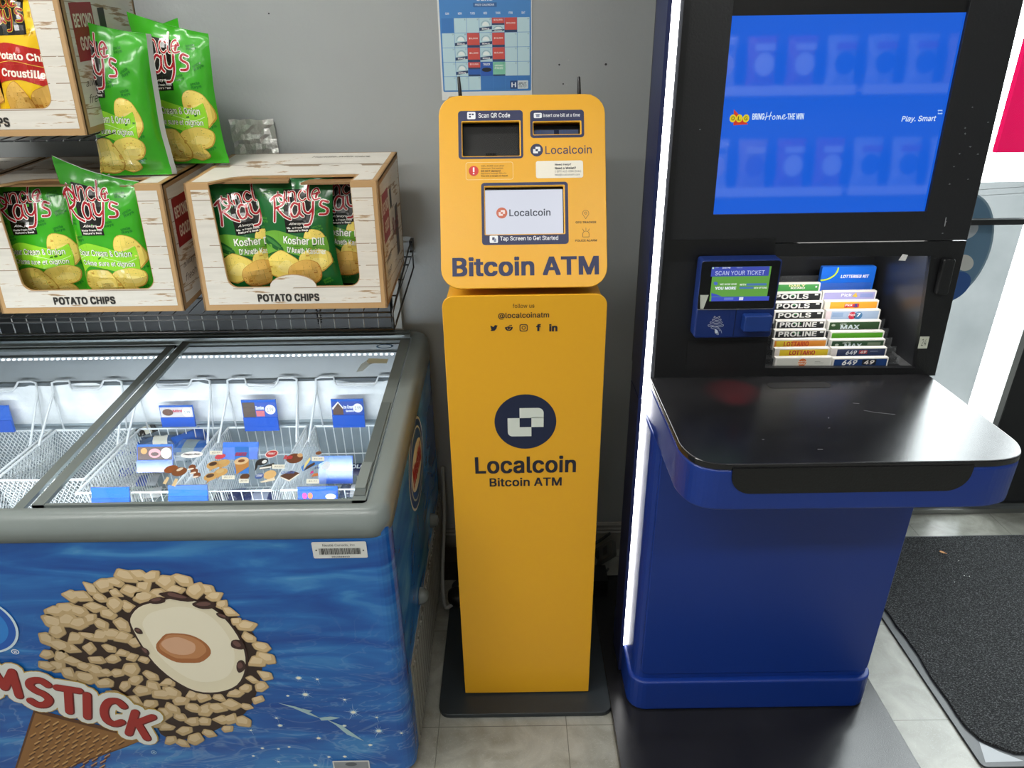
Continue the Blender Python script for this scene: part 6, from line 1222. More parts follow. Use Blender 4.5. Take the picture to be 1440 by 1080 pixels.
# product pictures stuck on the right lid
FLd = Frame((0, 1.040, .7075), (1, 0, 0), (0, 1, .08)); z9 = lambda x, y: (150 + x / 6.355, 540 + y / 6.355); zA = lambda x, y: (340 + x / 7.2, 560 + y / 7.2)
U = lambda zf, x, y: FLd.uv(*zf(x, y))
q = MB()
q.poly(FLd, [FLd.uv(*p) for p in ((238, 630), (440, 628), (462, 640), (458, 688), (330, 690), (236, 688))], .0, 'sheet_film', '#9db4c8')
def pe(zf, x, y, rx, ry, col, rot=0, h=.0004, n=16):
    a = U(zf, x, y); b = U(zf, x + rx, y); c = U(zf, x, y - ry); q.ell(FLd, a[0], a[1], abs(b[0] - a[0]), abs(c[1] - a[1]), h, 'print', col, rot, n)
def pp(zf, pts, col, h=.0004): q.poly(FLd, [U(zf, *p) for p in pts], h, 'print', col)
def pt_(zf, s, x0, y0, x1, y1, col, h=.0012, b=.03):
    a = U(zf, x0, y1); c = U(zf, x1, y0); q.text(FLd, s, min(a[0], c[0]), a[1], max(a[0], c[0]), c[1], h=h, mat='print', col=col, bold=b)
def tagp(zf, x0, y0, x1, y1): pp(zf, [(x0, y1), (x1, y1), (x1, y0), (x0, y0)], '#e6e6da', .0009); pt_(zf, '$2.99', x0 + (x1 - x0) * .15, y0 + (y1 - y0) * .3, x1 - (x1 - x0) * .15, y1 - (y1 - y0) * .3, '#54544c', .0013, .0)
pe(z9, 762, 633, 98, 30, '#eef0f2'); pt_(z9, 'Haagen-Dazs', 685, 622, 838, 642, '#5c5460')
pe(z9, 575, 762, 58, 36, '#8a4a22', .9); pe(z9, 650, 785, 62, 42, '#7a4626', .8, .0006); pe(z9, 655, 765, 30, 12, '#d8c8b4', .9, .0008); pp(z9, [(500, 890), (530, 900), (560, 840), (540, 830)], '#d8bf92'); pp(z9, [(580, 910), (612, 920), (640, 850), (615, 845)], '#d8bf92')
for x, y in ((765, 745), (785, 780), (808, 815)): pe(z9, x, y, 30, 26, '#7d4628', .6); pe(z9, x - 12, y + 16, 26, 8, '#e6d9c8', .3, .0006)
pt_(z9, '4.79', 702, 685, 762, 704, '#3f4a5c')
pp(z9, [(1145, 800), (1270, 800), (1271, 560), (1145, 560)], '#3f7fd8', .0003); pt_(zA, 'DRUMSTICK', -75, 552, 60, 590, '#c23a4a')
pp(z9, [(1145, 700), (1160, 810), (1271, 740), (1271, 680)], '#b98246', .0006); pe(z9, 1205, 690, 62, 34, '#d9bc90', 0, .0008); pe(z9, 1205, 690, 30, 14, '#7a4a2a', 0, .001)
for (x, y, c) in ((955, 725, '#4a3428'), (1040, 710, '#c8a468'), (1020, 790, '#cdb07a'), (930, 830, '#5a4030')): pe(z9, x, y, 58, 36, '#c79e60', .5, .0006); pe(z9, x - 5, y - 8, 34, 18, c, .3, .0008); pp(z9, [(x - 20, y + 10), (x + 40, y + 5), (x - 40, y + 60)], '#c08e50', .0005)
pe(z9, 1015, 650, 45, 24, '#c94a56', .4, .0006); tagp(z9, 922, 600, 1035, 635); tagp(z9, 1030, 820, 1145, 855); pe(z9, 1235, 830, 40, 28, '#5c3a24', .4, .0007); tagp(z9, 1182, 850, 1271, 888)
pe(zA, 303, 565, 64, 40, '#e8dcd8'); pe(zA, 303, 565, 56, 33, '#b83a40', 0, .0006); pt_(zA, 'PEANUT', 262, 555, 344, 576, '#f0e2de')
pe(zA, 205, 645, 60, 36, '#2b2a2c'); pe(zA, 230, 645, 24, 18, '#dfe3e6', 0, .0006); pp(zA, [(130, 745), (160, 700), (165, 650), (140, 660)], '#2b2a2c'); pp(zA, [(175, 700), (330, 655), (325, 690), (270, 715), (180, 722)], '#34322f'); pp(zA, [(180, 722), (180, 705), (300, 690), (296, 705)], '#e6e6e0', .0006); tagp(zA, 308, 676, 436, 718)
pe(zA, 180, 790, 44, 28, '#4a66a8'); pt_(zA, 'COOKIE', 145, 778, 214, 800, '#e8ecf4'); pe(zA, 285, 775, 62, 46, '#d9b47a', .3); pp(zA, [(180, 850), (330, 800), (340, 830), (250, 850), (200, 856)], '#e4d8c0')
pe(zA, 535, 610, 80, 52, '#6b4029', .7); pe(zA, 590, 580, 26, 22, '#c9a070', .5, .0006); pt_(zA, 'Rolo', 420, 582, 524, 622, '#c84048', .0012, .05)
pp(zA, [(380, 800), (480, 845), (592, 765), (500, 740)], '#e9e4da'); pp(zA, [(385, 790), (480, 832), (585, 760), (500, 735)], '#5a3a2a', .0006); pt_(zA, 'ICE CREAM', 395, 742, 540, 770, '#5a6fb0')
pe(zA, 778, 556, 30, 18, '#7a4a2c', .3); pp(zA, [(615, 740), (840, 640), (832, 600), (700, 600), (600, 700)], '#4f88d2', .0003); pp(zA, [(620, 735), (700, 620), (690, 600), (640, 660)], '#e0cf8a', .0005); pp(zA, [(630, 738), (745, 670), (735, 650), (660, 690)], '#4a3326', .0006)
tagp(zA, 708, 596, 836, 640); tagp(zA, 655, 822, 784, 868); pe(zA, 855, 685, 42, 40, '#dce6f2', 0, .0008); pp(zA, [(690, 770), (728, 755), (722, 735), (700, 745)], '#d23a86', .0006); pp(zA, [(700, 800), (775, 785), (770, 760), (730, 765)], '#c8763e', .0006); pt_(zA, '1.99', 738, 700, 790, 720, '#24407c')
q.build('product_sticker_sheet', LID['right'], label='transparent sheet of ice cream pictures with price tags on the lid')
q = MB(); a = [FLd.uv(*p) for p in ((541, 487), (553, 487), (541, 484))]; ru, rv = a[1][0] - a[0][0], (a[2][1] - a[0][1])
q.poly(FLd, [(a[0][0] + ru * math.cos(i * PI / 10), a[0][1] + rv * math.sin(i * PI / 10)) for i in range(20)], .0003, 'print', '#2c5a80', hole=[[(a[0][0] + ru * .78 * math.cos(i * PI / 10), a[0][1] + rv * .7 * math.sin(i * PI / 10)) for i in range(20)]])
q.build('round_sticker', LID['right'])
q = MB(); q.poly(FLd, [FLd.uv(*p) for p in ((516, 511), (544, 511), (546, 505), (518, 504))], .0003, 'print', '#c9c7a8'); q.poly(FLd, [FLd.uv(*p) for p in ((501, 523), (510, 522), (520, 513), (528, 510), (517, 506), (508, 512))], .0002, 'clearprint', '#a9a98e')
q.build('torn_label', LID['right'])
# front picture
FP = Frame((0, FZF - .0006, 0)); z4 = lambda x, y: (x / 2.25, 740 + y / 2.25); PX = 1 / 2.25 / 673.0
V4 = lambda x, y: FP.uv(*z4(x, y))
q = MB()
shape = [V4(*p) for p in ((140, 440), (148, 370), (155, 300), (200, 235), (270, 190), (340, 160), (420, 152), (500, 150), (560, 160), (640, 182), (690, 215), (740, 262), (790, 300), (830, 360), (846, 430), (838, 490), (815, 560), (770, 615), (700, 650), (640, 676), (570, 685), (510, 668), (470, 600), (330, 510), (230, 465))]
# waffle cone under the banner
cone = [V4(*p) for p in ((108, 578), (470, 668), (395, 700), (230, 758), (100, 830), (20, 850))]
q.poly(FP, cone, .0003, 'print', '#5a3416'); q.poly(FP, [V4(*p) for p in ((112, 590), (455, 676), (390, 698), (228, 754), (100, 822), (30, 838))], .0004, 'print', '#8d6130')
for i in range(11):
    t0 = i / 10
    for j in range(15):
        x = 100 + j * 26 - i * 8 + (i % 2) * 5; y = 600 + i * 17 + j * 7.4
        if y > 592 + (x - 108) * .24 and y < 765 and x + y * .9 < 1010 - (0 if x < 300 else 0) and x > 135 - (y - 590) * .42: q.stroke(FP, [[V4(x - 9, y + 5), V4(x + 7, y - 5)]], 4.5 * PX, .0006, 'print', '#b98b52' if (i + j) % 3 else '#c79c62'); q.stroke(FP, [[V4(x - 9, y + 11), V4(x + 7, y + 1)]], 4 * PX, .0005, 'print', '#4e2f16')
sm = V4(490, 410); q.poly(FP, smoothp([(sm[0] + (a - sm[0]) * .955, sm[1] + (b - sm[1]) * .955) for a, b in shape], 3, True), .0007, 'print', '#2e1b12')
cream = [V4(*p) for p in ((414, 290), (440, 255), (490, 238), (560, 226), (630, 238), (690, 270), (740, 325), (773, 390), (776, 450), (750, 500), (690, 522), (620, 518), (550, 482), (490, 430), (450, 372), (424, 325))]
rnd = random.Random(17)
def inside(p, poly):
    c = False; n = len(poly)
    for i in range(n):
        a, b = poly[i], poly[i - 1]
        if (a[1] > p[1]) != (b[1] > p[1]) and p[0] < (b[0] - a[0]) * (p[1] - a[1]) / (b[1] - a[1]) + a[0]: c = not c
    return c
cen = V4(595, 375)
def nutshape(cu, cv, ru, rv, seed, rot, n):
    r_ = random.Random(seed); c, s = math.cos(rot), math.sin(rot); out = []
    for i in range(n):
        t = 2 * PI * (i + r_.uniform(-.22, .22)) / n; k = 1 + r_.uniform(-.16, .14); a, b = ru * k * math.cos(t), rv * k * math.sin(t)
        p = (cu + a * c - b * s, cv + a * s + b * c); out.append(p)
    res = []
    for i in range(n):
        a, b = out[i], out[(i + 1) % n]; res += [(a[0] * .88 + b[0] * .12, a[1] * .88 + b[1] * .12), (a[0] * .12 + b[0] * .88, a[1] * .12 + b[1] * .88)]
    return res
pts = []
for k in range(14000):
    x = rnd.uniform(130, 870); y = rnd.uniform(140, 700); p = V4(x, y)
    if not inside(p, shape): continue
    big = [(cen[0] + (a - cen[0]) * 1.13, cen[1] + (b - cen[1]) * 1.13) for a, b in cream]
    if inside(p, big): continue
    if all((x - a) ** 2 + (y - b) ** 2 > 33 ** 2 for a, b in pts): pts.append((x, y))
for k, (x, y) in enumerate(sorted(pts, key=lambda p: p[1])):
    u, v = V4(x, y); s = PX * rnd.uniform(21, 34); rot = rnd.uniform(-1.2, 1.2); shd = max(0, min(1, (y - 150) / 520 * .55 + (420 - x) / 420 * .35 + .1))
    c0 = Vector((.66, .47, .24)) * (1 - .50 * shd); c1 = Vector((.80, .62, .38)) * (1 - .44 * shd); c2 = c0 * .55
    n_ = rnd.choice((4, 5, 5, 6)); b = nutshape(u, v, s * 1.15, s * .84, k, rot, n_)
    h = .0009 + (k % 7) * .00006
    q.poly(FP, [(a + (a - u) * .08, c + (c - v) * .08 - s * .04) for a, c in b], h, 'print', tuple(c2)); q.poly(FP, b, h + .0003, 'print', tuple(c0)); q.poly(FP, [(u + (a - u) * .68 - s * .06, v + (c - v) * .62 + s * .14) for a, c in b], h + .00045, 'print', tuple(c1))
H2 = .0019
q.poly(FP, smoothp([(cen[0] + (a - cen[0]) * 1.045, cen[1] + (b - cen[1]) * 1.045) for a, b in cream], 3, True), H2, 'print', '#35201a')
q.poly(FP, smoothp(cream, 3, True), H2 + .0002, 'print', '#e6dcc0')
q.poly(FP, smoothp([(cen[0] + (a - cen[0]) * .80 + .002, cen[1] + (b - cen[1]) * .80 + .004) for a, b in cream], 3, True), H2 + .0003, 'print', '#eee6cf')
q.poly(FP, blob(*V4(582, 385), 80 * PX, 60 * PX, 5, -.25, 14, .06), H2 + .0005, 'print', '#a8683a'); q.poly(FP, blob(*V4(580, 380), 68 * PX, 48 * PX, 5, -.25, 14, .08), H2 + .0007, 'print', '#bf8456'); q.poly(FP, blob(*V4(568, 376), 50 * PX, 36 * PX, 8, -.2, 12, .05), H2 + .0009, 'print', '#d6a888')
for (x, y, a, b, r_) in ((560, 218, 48, 14, -.3), (498, 232, 26, 12, .2), (648, 246, 34, 16, .05), (706, 282, 20, 9, -.6), (752, 372, 24, 18, -.8), (762, 440, 14, 32, -.3), (440, 328, 12, 16, .3), (462, 392, 10, 22, .4)):
    q.poly(FP, blob(*V4(x, y), a * PX, b * PX, int(x), r_, 7, .2), H2 + .0009, 'print', '#3a221c'); q.poly(FP, blob(*V4(x - 2, y - 3), a * PX * .6, b * PX * .5, int(x), r_, 6, .2), H2 + .0011, 'print', '#6b4a44')
# banner lettering
LT = [('D', -440, 420, -6, 110), ('r', -345, 428, -8, 110), ('U', -250, 442, -9, 110), ('M', -24, 522, -13, 116), ('S', 97, 556, -13, 118), ('T', 187, 578, -14, 116), ('I', 268, 598, -15, 112), ('C', 322, 612, -19, 116), ('K', 402, 650, -25, 118)]
LT[2] = ('U', -135, 478, -11, 110); LT[1] = ('r', -240, 455, -9, 110); LT[0] = ('D', -340, 438, -7, 110)
for wd, col, hh, fx in ((82, '#b99a3c', .0032, 0), (75, '#d9dcd6', .0037, 0), (33, '#6a1a1a', .0042, 2), (28, '#9c2620', .0047, 0)):
    for ch, x, y, rot, sz in LT:
        o_ = V4(x + fx, y + fx); a = math.radians(rot); F = Frame(FP.pt(*o_), (math.cos(a), 0, math.sin(a)), (-math.sin(a), 0, math.cos(a)))
        hand(q, F, ch, 0, 0, sz * PX, wd * PX * .92, hh, col, 'print', k=3)
# drop shaped logo at the left
c = V4(-62, 312)
for k_, col, hh in ((1.0, '#cfe4ee', .0012), (.93, '#1b58b4', .0014), (.74, '#2b7fd0', .0016), (.5, '#48a4e2', .0018)): q.ell(FP, c[0], c[1], 108 * PX * k_, 112 * PX * k_, hh, 'print', col, n=48)
q.text(FP, '®', *V4(40, 404), *V4(58, 388), h=.001, mat='print', col='#dfe8f0')
q.text(FP, '®', *V4(480, 720), *V4(494, 708), h=.001, mat='print', col='#9cc4e0')
# sparkles and light streak
zB = lambda x, y: (380 + x / 5.538, 900 + y / 5.538); V8 = lambda x, y: FP.uv(*zB(x, y))
def star(x, y, R, core, n_):
    u, v = V8(x, y)
    for i in range(n_):
        t = 2 * PI * i / n_ + .3 + rnd.uniform(-.1, .1); L_ = R * rnd.uniform(.6, 1.1) * (1.25 if i % 3 == 0 else .7); d = Vector((math.cos(t), math.sin(t))); p = Vector((-d.y, d.x)) * R * .035
        q.poly(FP, [(u + p.x, v + p.y), (u - p.x, v - p.y), (u + d.x * L_, v + d.y * L_)], .0006 + i * .00001, 'print', '#a9cfe8')
    q.ell(FP, u, v, core * 1.5, core * 1.1, .0008, 'print', '#9cc6e0', n=14); q.ell(FP, u, v, core, core * .8, .0010, 'print', '#f4f0dc', n=14)
M5 = 1 / 5.538 / 660
for x, y, R, c_ in ((222, 293, 40, 16), (275, 422, 66, 17), (648, 560, 78, 17), (845, 705, 80, 17), (780, 815, 34, 13), (378, 762, 42, 13), (578, 665, 30, 12), (582, 905, 32, 12), (458, 908, 26, 10), (352, 972, 30, 12), (148, 830, 24, 9), (65, 845, 24, 9), (78, 663, 40, 14), (138, 432, 20, 9), (-60, 840, 26, 10), (-130, 900, 24, 9)): star(x, y, R * M5, c_ * M5, 14)
for x, y in ((368, 303), (580, 462), (830, 600), (1022, 722), (50, 605), (65, 945), (-150, 700)): star(x, y, 52 * M5, 8 * M5, 8)
for pl in (((60, 488), (200, 518), (280, 548), (400, 612), (300, 580), (180, 528)), ((240, 530), (330, 550), (300, 562)), ((380, 604), (470, 594), (545, 604), (470, 622), (400, 626)), ((440, 618), (560, 665), (640, 722), (730, 785), (600, 735), (510, 660))): q.poly(FP, [V8(*p) for p in pl], .0005, 'print', '#a3c2c8')
q.build('front_picture', fz, label='printed nut covered ice cream cone with red lettering')
# labels
q = MB(); FQ_ = FP.up(.0008); zC = lambda x, y: (380 + x / 5.143, 600 + y / 5.143)
a = FQ_.uv(*zC(316, 952)); b = FQ_.uv(*zC(692, 828)); q.poly(FQ_, rr(a[0], a[1], b[0], b[1], .003), .0005, 'print', '#d9dad6')
a = FQ_.uv(*zC(380, 868)); b = FQ_.uv(*zC(612, 850)); q.text(FQ_, 'Nestlé Canada, Inc', a[0], a[1], b[0], b[1] + .002, h=.0009, mat='print', col='#3a3c40')
a = FQ_.uv(*zC(358, 924)); b = FQ_.uv(*zC(652, 878)); x = a[0]; r2 = random.Random(2)
while x < b[0]: w_ = r2.choice((.0004, .0008, .0013)); q.rect(FQ_, x, a[1], min(x + w_, b[0]), b[1] + .001, .0009, 'print', '#17181a'); x += w_ + r2.choice((.0005, .0009))
a = FQ_.uv(*zC(446, 944)); b = FQ_.uv(*zC(575, 932)); q.text(FQ_, '2043328610', a[0], a[1], b[0], b[1], h=.0009, mat='print', col='#2c2d30', bold=.02)
for x in (333, 674): c = FQ_.uv(*zC(x, 892)); q.ell(FQ_, c[0], c[1], .0016, .0016, .0009, 'metal', '#6a6c6e', n=12)
q.build('barcode_plate', fz, label='white asset plate with a barcode')
q = MB(); a = FQ_.uv(473, 1100); b = FQ_.uv(519, 1069); q.poly(FQ_, rr(a[0], a[1], b[0], b[1], .002), .0005, 'print', '#dadcd8'); q.poly(FQ_, rr(a[0] + .003, a[1], b[0] - .003, b[1] - .004, .001), .0009, 'print', '#8f9398'); c = ((a[0] + b[0]) / 2, b[1] - .011); q.ell(FQ_, *c, .013, .006, .0012, 'print', '#5a5e64'); q.build('rating_plate', fz, label='small pale rating plate at the bottom')
# right side: oval badge, louvred panel, bumpers
FS = Frame((FZR + .0004, 1.035, 0), (0, 1, 0), (0, 0, 1))
q = MB(); q.poly(FS, [(.005, .262), (.70, .262), (.70, .702), (.25, .70), (.02, .668), (.005, .655)], .0001, 'side_print'); q.build('side_print', fz)
q = MB(); cu, cv = .335, .585
for k_, col, hh in ((1, '#d8e0e6', .0003), (.95, '#1f4c9c', .0005), (.80, '#d8e0e6', .0007), (.76, '#2a5cae', .0008)): q.ell(FS, cu, cv, .125 * k_, .105 * k_, hh, 'print', col, n=40)
q.ell(FS, cu, cv - .004, .088, .052, .0010, 'print', '#dfe3e4', n=32); q.text(FS, 'Nestlé', cu - .07, cv - .028, cu + .07, cv + .026, h=.0014, mat='print', col='#a83040', bold=.05); q.build('side_badge', fz, label='oval badge on the side')
q = MB(); q.box(.030, .012, 0, .70, .262, .0025, 'satin', '#8a8981', FS)
for i in range(44):
    u = .042 + i * .0148; q.box(u, .03, .0025, u + .006, .245, .0055, 'satin', '#9b9a92' if i % 2 else '#7c7b74', FS)
q.build('louvre_panel', fz, label='beige grey louvred panel')
for (px, py) in ((590, 838), (605, 732)):
    a = FS.uv(px, py); q = MB(); p = FS.pt(*a); q.lathe(p, (1, 0, 0), [(.020, 0), (.020, .004), (.018, .012), (.013, .019), (.006, .022)], 'plastic', '#6d7270', 20); q.build('bumper', fz)

# ---- baskets
def basket(x0, x1, y0, mesh, label):
    t = thing('hanging_basket', label, 'basket', ((x0 + x1) / 2, (y0 + 1.66) / 2, .32), 'white wire baskets in the freezer')
    W = '#dfe2e3'; zt, zb = .53, .34; y1 = 1.655; i_ = .012
    top = [(x0, y0), (x1, y0), (x1, y1), (x0, y1)]; bot = [(x0 + i_, y0 + .02), (x1 - i_, y0 + .02), (x1 - i_, y1 - .01), (x0 + i_, y1 - .01)]
    q = MB(); q.tube([(a, b, zt) for a, b in top], .0036, 'wire', W, 6, closed=True, smooth=False); q.build('rim', t)
    q = MB(); r_ = .0012 if mesh else .0014
    for s_ in range(4):
        a0, a1 = Vector((*top[s_], zt)), Vector((*top[(s_ + 1) % 4], zt)); b0, b1 = Vector((*bot[s_], zb)), Vector((*bot[(s_ + 1) % 4], zb)); L_ = (a1 - a0).length
        if mesh:
            n = int(L_ / .012); m = 12
            P = lambda u, v: a0.lerp(a1, u).lerp(b0.lerp(b1, u), v)
            for d in range(-m, n + m + 1):
                for sg in (1, -1):
                    # diagonal from column d at the top running down
                    pts_ = [(d + sg * k, k) for k in range(m + 1) if 0 <= d + sg * k <= n]
                    if len(pts_) > 1: q.tube([P(pts_[0][0] / n, pts_[0][1] / m), P(pts_[-1][0] / n, pts_[-1][1] / m)], r_, 'wire', W, 3, cap=False)
        else:
            n = max(3, int(L_ / (.011 if s_ in (1, 3) else .024)))
            for k in range(n + 1): u = k / n; q.tube([a0.lerp(a1, u), b0.lerp(b1, u)], r_, 'wire', W, 4, cap=False)
            for v in (.45, 1): q.tube([a0.lerp(b0, v), a1.lerp(b1, v)], .0018, 'wire', W, 4, cap=False)
    nb = int((x1 - x0) / .02)
    for k in range(nb + 1): x = x0 + i_ + (x1 - x0 - 2 * i_) * k / nb; q.tube([(x, y0 + .02, zb), (x, y1 - .01, zb)], r_, 'wire', W, 4, cap=False)
    for k in range(9): y = y0 + .02 + (y1 - .03 - y0) * k / 8; q.tube([(x0 + i_, y, zb), (x1 - i_, y, zb)], r_, 'wire', W, 4, cap=False)
    q.build('wire_sides', t)
    q = MB(); zh = .668; xm = .028
    a = x0 + .004; b = x1 - .004
    loop = [(a, 1.57, zt), (a + .010, 1.672, zh - .03), (a + .010, 1.678, zh - .004), (a + .022, 1.680, zh), (a + .058, 1.680, zh), (a + .064, 1.668, zh - .014), (a + .07, 1.664, zh - .019), (b - .07, 1.664, zh - .019), (b - .064, 1.668, zh - .014), (b - .058, 1.680, zh), (b - .022, 1.680, zh), (b - .010, 1.678, zh - .004), (b - .010, 1.672, zh - .03), (b, 1.57, zt)]
    q.tube(loop, .0032, 'wire', '#d3d6d8', 6)
    for x, s_ in ((a, 1), (b, -1)): q.tube([(x + s_ * .010, 1.672, zh - .03), (x + s_ * .018, 1.655, zt)], .0024, 'wire', '#d3d6d8', 5)
    q.build('handle', t); return t
basket(-1.505, -1.277, 1.345, True, 'white mesh basket cut off at the left edge of the photo')
basket(-1.262, -1.045, 1.405, True, 'white mesh basket left of the lid bars, empty')
basket(-1.030, -.806, 1.345, False, 'white wire basket holding loose blue ice cream packs')
basket(-.786, -.570, 1.345, False, 'white wire basket behind the middle of the picture sheet')
basket(-.546, -.300, 1.345, False, 'white wire basket at the right end of the freezer')

# ---- price holders clipped to the baskets
TB = '#2c62c4'
def price(c, w_, h_, tilt, roll, label, art=0):
    o_ = Vector(c); uy = Vector((0, math.sin(tilt), math.cos(tilt))); ux = Vector((math.cos(roll), 0, math.sin(roll))); ux = (ux - uy * ux.dot(uy)).normalized(); F = Frame(o_, ux, uy)
    t = thing('price_holder', label, 'price holder', c, 'blue price holders on the baskets'); q = MB()
    q.box(-w_ / 2, -h_ / 2, -.004, w_ / 2, h_ / 2, 0, 'gloss', TB, F); q.box(-w_ / 2, -h_ / 2, 0, w_ / 2, -h_ * .06, .003, 'gloss', '#2a58bc', F); q.box(-w_ / 2 + .004, h_ / 2 - .004, 0, w_ / 2 - .004, h_ / 2, .002, 'gloss', '#2c62c4', F); q.build('holder', t)
    q = MB(); c1 = h_ * .0; y0, y1 = -h_ * .05, h_ * .42
    if art == 0: q.rect(F, -w_ * .48, y0, w_ * .48, y1, .0008, 'print', '#2348a4'); q.poly(F, [(-w_ * .46, y0), (-w_ * .14, y0), (-w_ * .14, y0 + h_ * .2), (-w_ * .28, y1 - .004), (-w_ * .46, y0 + h_ * .18)], .0012, 'print', '#5a4034'); q.poly(F, [(-w_ * .46, y0 + h_ * .18), (-w_ * .28, y1 - .004), (-w_ * .14, y0 + h_ * .2), (-w_ * .14, y0 + h_ * .27), (-w_ * .28, y1), (-w_ * .48, y0 + h_ * .25)], .0014, 'print', '#ece8e0'); q.text(F, 'Ice Cream', -w_ * .12, y0 + h_ * .22, w_ * .2, y0 + h_ * .34, h=.0016, mat='print', col='#e8ecf6', bold=.03); q.text(F, 'Sandwich', -w_ * .06, y0 + h_ * .1, w_ * .2, y0 + h_ * .18, h=.0016, mat='print', col='#e8ecf6', bold=.03)
    if art == 1: q.rect(F, -w_ * .48, y0, -w_ * .12, y1, .0008, 'print', '#55443a'); q.rect(F, -w_ * .12, y0, w_ * .48, y1, .0008, 'print', '#2a50ac'); q.text(F, 'Sundae', -w_ * .1, y0 + h_ * .24, w_ * .14, y0 + h_ * .36, h=.0016, mat='print', col='#e8ecf6', bold=.03); q.rect(F, -w_ * .1, y0 + h_ * .02, w_ * .14, y0 + h_ * .2, .0012, 'print', '#c86a74')
    if art == 2: q.rect(F, -w_ * .48, y0, w_ * .48, y1, .0008, 'print', '#c9c4c4'); q.ell(F, -w_ * .26, (y0 + y1) / 2, w_ * .16, h_ * .16, .0012, 'print', '#6a4a3e'); q.text(F, 'Mini', -w_ * .1, y0 + h_ * .24, w_ * .18, y0 + h_ * .36, h=.0016, mat='print', col='#c85a66', bold=.03)
    if art == 3: q.rect(F, -w_ * .48, y0, w_ * .48, y1, .0008, 'print', '#4a3430'); q.ell(F, -w_ * .3, y1 - h_ * .15, w_ * .09, h_ * .11, .0012, 'print', '#b08040'); q.ell(F, 0, (y0 + y1) / 2, w_ * .17, h_ * .17, .0012, 'print', '#c8848a'); q.ell(F, 0, (y0 + y1) / 2 - h_ * .03, w_ * .11, h_ * .07, .0014, 'print', '#4a3430')
    if art in (0, 1, 2, 3): q.ell(F, w_ * .32, (y0 + y1) / 2, w_ * .15, w_ * .15, .0014, 'print', '#e8eaea', n=20); q.text(F, '1.99', w_ * .23, (y0 + y1) / 2 - h_ * .06, w_ * .41, (y0 + y1) / 2 + h_ * .06, h=.0018, mat='print', col='#3c4048')
    if art == 5: q.rect(F, -w_ * .48, -h_ * .1, w_ * .48, h_ * .3, .0032, 'print', '#2a58bc'); [q.ell(F, w_ * k, h_ * .06, w_ * .06, h_ * .16, .0036, 'print', c_) for k, c_ in ((-.32, '#d8408a'), (-.18, '#e8764a'))]; q.ell(F, w_ * .33, 0, w_ * .13, h_ * .14, .0036, 'print', '#e8eaea')
    if art < 4 or art == 5: q.build('card', t)
    return t
def tcen(x0, y0, x1, y1, ax, val): a = at((x0 + x1) / 2, (y0 + y1) / 2, ax, val); return tuple(a)
TG = [((226, 570, 273, 600), 1.640, .10, .0, 'price holder with a chocolate drop card on the rear rail, left one', 2), ((342, 562, 390, 606), 1.640, .10, -.12, 'price holder with a sundae card on the rear rail, middle one', 1), ((467, 561, 512, 601), 1.640, .10, 0, 'price holder with an ice cream sandwich card on the rear rail', 0), ((-28, 570, 16, 608), 1.640, .1, 0, 'plain blue price holder cut off at the left edge', 4),
      ((193, 625, 243, 664), 1.46, .45, -.03, 'price holder with a dark brown card in the blue pack basket', 3), ((313, 622, 363, 646), 1.53, .6, 0, 'price holder behind the cone picture on the lid', 4), ((448, 641, 496, 680), 1.44, .45, .03, 'empty blue price holder beside the right end of the picture sheet', 4),
      ((129, 685, 182, 712), 1.335, .3, 0, 'blank bright blue price holder at the front left, beside the lid bars', 4), ((237, 682, 292, 710), 1.335, .3, 0, 'blank bright blue price holder at the front, below the chocolate bar pictures', 4), ((419, 684, 475, 712), 1.335, .3, 0, 'price holder with pink and orange popsicles at the front right', 5)]
for (b, y, tl, rl, lb, ar) in TG:
    c = at((b[0] + b[2]) / 2, (b[1] + b[3]) / 2, 'y', y); zc = (c - CAM).dot(_fw); ww = (b[2] - b[0]) * zc / FPX; hh_ = (b[3] - b[1]) * zc / FPX / max(.5, abs(Vector((0, math.sin(tl), math.cos(tl))).dot(_up)))
    price(tuple(c), ww, hh_, tl, rl, lb, ar)
# ---- wrapped ices lying in the baskets
def pack(px, py, zz, L_, W_, rot, col, band, label, T=.02, tip=0, txt=None, tc='#e8ecf4'):
    m = MB(); n1, n2 = 14, 8; F = Frame((0, 0, 0), (1, 0, 0), (0, 1, 0)); sd = int(px)
    def S(u, v, s): e = max(0, min(1, (u - .07) / .2)) * max(0, min(1, (.93 - u) / .2)); return Vector(((u - .5) * L_, (v - .5) * W_ * (1 - .06 * e), s * T / 2 * (4 * v * (1 - v)) ** .6 * e ** .5 + .003 * noise.noise(Vector((u * 6 + sd, v * 6, s)))))
    for s in (1, -1):
        vs = [S(i / n1, j / n2, s) for j in range(n2 + 1) for i in range(n1 + 1)]; base = len(m.v)
        fs = [(j * (n1 + 1) + i, j * (n1 + 1) + i + 1, (j + 1) * (n1 + 1) + i + 1, (j + 1) * (n1 + 1) + i) for j in range(n2) for i in range(n1)]
        m.add(vs, fs if s == 1 else [f[::-1] for f in fs], 'film', col, True)
        if s == 1:
            k0 = len(m.f) - len(fs)
            for q_ in range(len(fs)):
                i, j = q_ % n1, q_ // n1
                if band and 5 <= i <= 9: m.f[k0 + q_] = (m.f[k0 + q_][0], 'film', lin(band), True)
    if txt: m.text(F, txt, -L_ * .3, -W_ * .15, L_ * .3, W_ * .15, h=T / 2 + .002, mat='print', col=tc, bold=.04)
    o = m.build('ice_cream_pack', origin=(0, 0, 0), label=label, cat='ice cream', group='wrapped ice creams in the baskets')
    p = at(px, py, 'z', zz); o.matrix_world = Matrix.Translation(p) @ Matrix.Rotation(rot, 4, 'Z') @ Matrix.Rotation(.25 + tip, 4, 'X')
pack(225, 619, .50, .105, .038, .18, '#2c4f78', '#d8d4c4', 'long pack with a cream coloured band lying on top of the pile')
